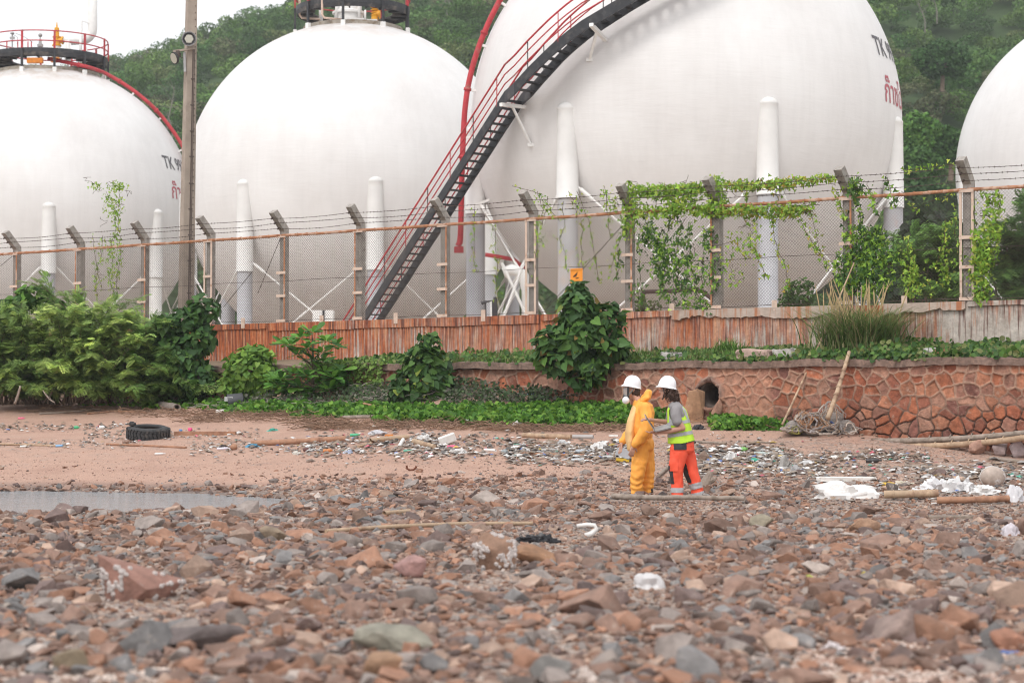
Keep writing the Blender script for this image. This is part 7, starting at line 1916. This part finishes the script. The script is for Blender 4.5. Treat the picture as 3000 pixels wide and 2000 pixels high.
# ---- worker in the vest, facing left and a little away
pB = gp(1998, 1459)
B = thing("person", "person with curly dark hair, lime vest and orange trousers, typing on a laptop", "person", pB)
hB = np.array([-.215, .02, 1.545])
body = chain([(-.07, 0, 1.26, .10, .14, .07), (-.11, 0, 1.36, .07, .08, .05), (-.16, .01, 1.42, .048), (-.185, .02, 1.47, .048)])
body += chain([(-.07, 0, 1.26, .10, .15, .07), (-.03, 0, 1.0, .10, .14, .1), (.02, 0, .82, .11, .15, .1)])
body += [np.array([*(hB + (.01, 0, .04)), .098, .074, .086]), np.array([*(hB + (-.04, 0, -.015)), .052, .057, .07])] + chain([(*(hB + (-.055, 0, -.06)), .038), (*(hB + (-.068, 0, -.085)), .028)]) + chain([(*(hB + (-.09, 0, .015)), .011), (*(hB + (-.108, 0, -.012)), .013)])
for s_ in (-1, 1): body += chain([(*(hB + (.01, s_ * .074, .0)), .011), (*(hB + (.016, s_ * .08, .025)), .013)])
wl, wr = (-.375, -.17, .955), (-.43, .13, 1.135)
body += chain([(-.10, -.185, 1.27, .05), (-.07, -.225, 1.12, .044), (-.005, -.235, 1.02, .041), (-.20, -.21, .975, .038), (*wl, .026)]) + chain([(-.13, .185, 1.27, .05), (-.16, .22, 1.10, .042), (-.28, .18, 1.11, .034), (*wr, .025)])
body += hand(wl, (-1, .3, .02), (0, 0, -1), 1.0, .12, thumb=-1) + hand(wr, (-1, -.15, .12), (-.1, -.3, 1), 1.0, .35, thumb=-1)
for s_, kx, ax in ((-1, -.085, -.075), (1, .135, .235)): body += chain([(.02, s_ * .09, .82, .085), (kx, s_ * .09, .42, .055), (ax, s_ * .09, .07, .04)])
V, F_, Nn = blob(body, .0075, 2); mesh_obj("body", V, F_, SKIN2, B)
tee = chain([(-.105, 0, 1.385, .07, .085, .03), (-.085, 0, 1.32, .11, .175, .05), (-.06, 0, 1.2, .135, .18, .07), (-.03, 0, 1.0, .14, .17, .07), (.0, 0, .80, .16, .18, .04)], .4) + chain([(-.10, -.185, 1.275, .075), (-.10, -.215, 1.20, .075), (-.085, -.235, 1.115, .072)]) + chain([(-.13, .185, 1.275, .075), (-.145, .21, 1.20, .072), (-.155, .225, 1.13, .068)])
V, F_, Nn = blob(tee, .01, 3); sh = mesh_obj("shirt", fold(V, Nn, .007, 9, 6, 1.7), F_, GTEE, B)
vest = chain([(-.085, 0, 1.345, .10, .125, .03), (-.07, 0, 1.27, .145, .155, .05), (-.045, 0, 1.12, .165, .185, .07), (-.025, 0, .97, .18, .195, .07), (-.01, 0, .84, .20, .205, .055), (-.01, 0, .80, .20, .205, .03)], .35)
V, F_, Nn = blob(vest, .009, 3); V = fold(V, Nn, .008, 6, 4, 2.9)
fc = V[F_].mean(1); hem = .785 + (fc[:, 0] + .02) * .22
arm_ = ((fc[:, 0] + .115) / .075) ** 2 + ((fc[:, 2] - 1.25) / .14) ** 2 < 1
keep = (fc[:, 2] > hem) & ~(arm_ & (np.abs(fc[:, 1]) > .08)) & ~((fc[:, 2] > 1.335))
vo = mesh_obj("vest", V, F_[keep], LIME, B)
K = F_[keep]; fk = fc[keep]; hk = hem[keep]
sl = fk[:, 0] * .16
subset("reflective_band", V, K, Nn, np.abs(fk[:, 2] - 1.105 - sl) < .024, REFL, vo)
subset("reflective_band", V, K, Nn, np.abs(fk[:, 2] - .935 - sl) < .026, REFL, vo)
subset("shoulder_band", V, K, Nn, (np.abs(np.abs(fk[:, 1]) - .105) < .024) & (fk[:, 2] > 1.125 + sl), REFL, vo)
edge = ((fc[:, 0] + .115) / .088) ** 2 + ((fc[:, 2] - 1.25) / .155) ** 2 < 1
subset("dark_edging", V, K, Nn, (edge[keep] & (np.abs(fk[:, 1]) > .08)) | (fk[:, 2] < hk + .012), DKM, vo, .003)
trs = chain([(.01, 0, .845, .155, .175, .03), (.01, 0, .76, .175, .185, .06), (.01, 0, .70, .175, .185, .06)], .4) + chain([(-.055, -.085, .70, .135), (-.09, -.095, .44, .108), (-.078, -.095, .22, .088), (-.072, -.095, .05, .090)]) + chain([(.06, .085, .70, .13), (.135, .095, .42, .108), (.195, .095, .22, .092), (.24, .095, .05, .094)])
V, F_, Nn = blob(trs, .009, 3); V = fold(V, Nn, .013, 7, 5, 6.1, .3, .005); V = fold(V, Nn, .006, 17, 10, 4.4)
fc = V[F_].mean(1); to = mesh_obj("trousers", V, F_, ORNG, B)
near = fc[:, 1] < 0; Nf = Nn[F_].mean(1)
leg = np.where(near, 0, .0)
subset("reflective_band", V, F_, Nn, near & (np.abs(fc[:, 2] - .125) < .036) & (fc[:, 0] < .06), REFL, to)
far = (fc[:, 1] > 0) | (fc[:, 0] > .08)
axl = .285 - (fc[:, 0] - .2) * -.3
subset("reflective_band", V, F_, Nn, (fc[:, 0] > .07) & (np.abs(fc[:, 2] - .175 + (fc[:, 0] - .2) * -.25) < .045) & (fc[:, 2] < .3), REFL, to)
subset("reflective_band", V, F_, Nn, (fc[:, 0] > .07) & (np.abs(fc[:, 2] - .045 + (fc[:, 0] - .22) * -.25) < .036) & (fc[:, 2] < .3), REFL, to)
subset("tool_pocket", V, F_, Nn, (Nf[:, 1] < -.15) & (np.abs(fc[:, 0] + .04) < .088) & (np.abs(fc[:, 2] - .765) < .062), DKM, to, .012)
subset("black_panel", V, F_, Nn, (Nf[:, 0] < -.55) & near & (np.abs(fc[:, 2] - .34) < .13), DKM, to)
subset("black_panel", V, F_, Nn, (Nf[:, 0] < -.45) & (fc[:, 1] > 0) & (np.abs(fc[:, 2] - .36) < .14) & (fc[:, 0] > 0), DKM, to)
subset("thigh_pocket", V, F_, Nn, (Nf[:, 1] < -.25) & (np.abs(fc[:, 0] + .125) < .05) & (np.abs(fc[:, 2] - .50) < .10), ORNG, to, .016)
# curly hair: a lump of many small curls
hr = chain([(*(hB + (.03, 0, .03)), .085, .085, .08), (*(hB + (.07, 0, -.045)), .092, .11, .08), (*(hB + (.105, 0, -.105)), .08, .10, .055)])
V, F_, Nn = blob(hr, .008, 2); V = fold(V, Nn, .022, 22, 22, 4.2); ho_ = mesh_obj("hair", V, F_, HAIR2, B)
rr = np.random.default_rng(99); m_ = MB()
sel = rr.choice(len(V), 420); 
for q in sel:
    p = V[q]; n_ = Nn[q]
    if p[2] > hB[2] + .05: continue
    t_ = np.linspace(0, rr.uniform(5, 10), 10); a = nrmz(np.cross(n_, (0, 0, 1.0)) + rr.normal(0, .2, 3)); rad0 = rr.uniform(.006, .011)
    pts = p + n_ * .004 + np.outer(np.cos(t_) * rad0, a) + np.outer(np.sin(t_) * rad0, n_) + np.outer(t_ * -.0045, (0, 0, 1)); m_.tube(pts, .0032, 4, cap=False)
m_.build("curls", HAIR2, ho_, local=True)
ho, Rm = helmet(B, hB + (.005, 0, .075), -.17)
m_ = MB()
for k in range(3): m_.box(hB + np.array(Rm @ np.array([-.05 + .03 * k, -.075, .165])), (.014, .012, .006))
m_.build("vent_slot", STRAP, ho, local=True)
m_ = MB(); m_.tube([hB + (-.06, -.072, .06), hB + (-.045, -.075, -.02), hB + (-.06, -.03, -.105), hB + (-.065, 0, -.115)], .007, 6); m_.build("chin_strap", BLACKR, B, local=True)
m_ = MB(); m_.tube([hB + (-.085, -.055, .015), hB + (-.03, -.073, .02)], .004, 5); m_.build("glasses", BLACKR, B, local=True)
for k, (x_, y_) in enumerate(((-.072, -.095), (.25, .095))):
    V, F_, Nn = blob(chain([(x_ + .02, y_, .04, .05), (x_ - .03, y_, .03, .045, .045, .035), (x_ - .13, y_, .02, .045, .042, .025)]), .01, 2); mesh_obj("shoe", V, F_, mat("orange_brown_shoe", (.38, .14, .04), .7, .2), B)
# laptop held on the forearm
lp = pB + np.array([-.405, -.11, .995])
LT = thing("laptop", "open grey laptop held by the person in the lime vest", "laptop", lp)
Rl = np.array(Matrix.Rotation(.16, 3, 'X'))
m_ = MB(); dB = np.array([.97, 0, .235]); m_.box(dB * .12, (.235, .33, .018), np.stack([dB, (0, 1, 0), np.cross(dB, (0, 1, 0))], 1) if False else Rl @ np.stack([dB, (0, 1, 0), (-.235, 0, .97)], 1)); m_.build("keyboard_base", mat("laptop_shell", (.34, .33, .33), .4, .05, metal=.4), LT, local=True)
dS = nrmz(np.array([-.145, 0, .215])); nS = np.array([dS[2], 0, -dS[0]])
sM = Rl @ np.stack([dS, (0, 1, 0), nS], 1)
m_ = MB(); m_.box(sM @ np.array([.125, 0, 0]), (.24, .33, .011), sM); sc_ = m_.build("screen_lid", bpy.data.materials["laptop_shell"], LT, local=True)
m_ = MB(); m_.box(sM @ np.array([.125, 0, .007]), (.21, .30, .003), sM); m_.build("screen", mat("dark_screen", (.05, .055, .06), .2, .05), sc_, local=True)
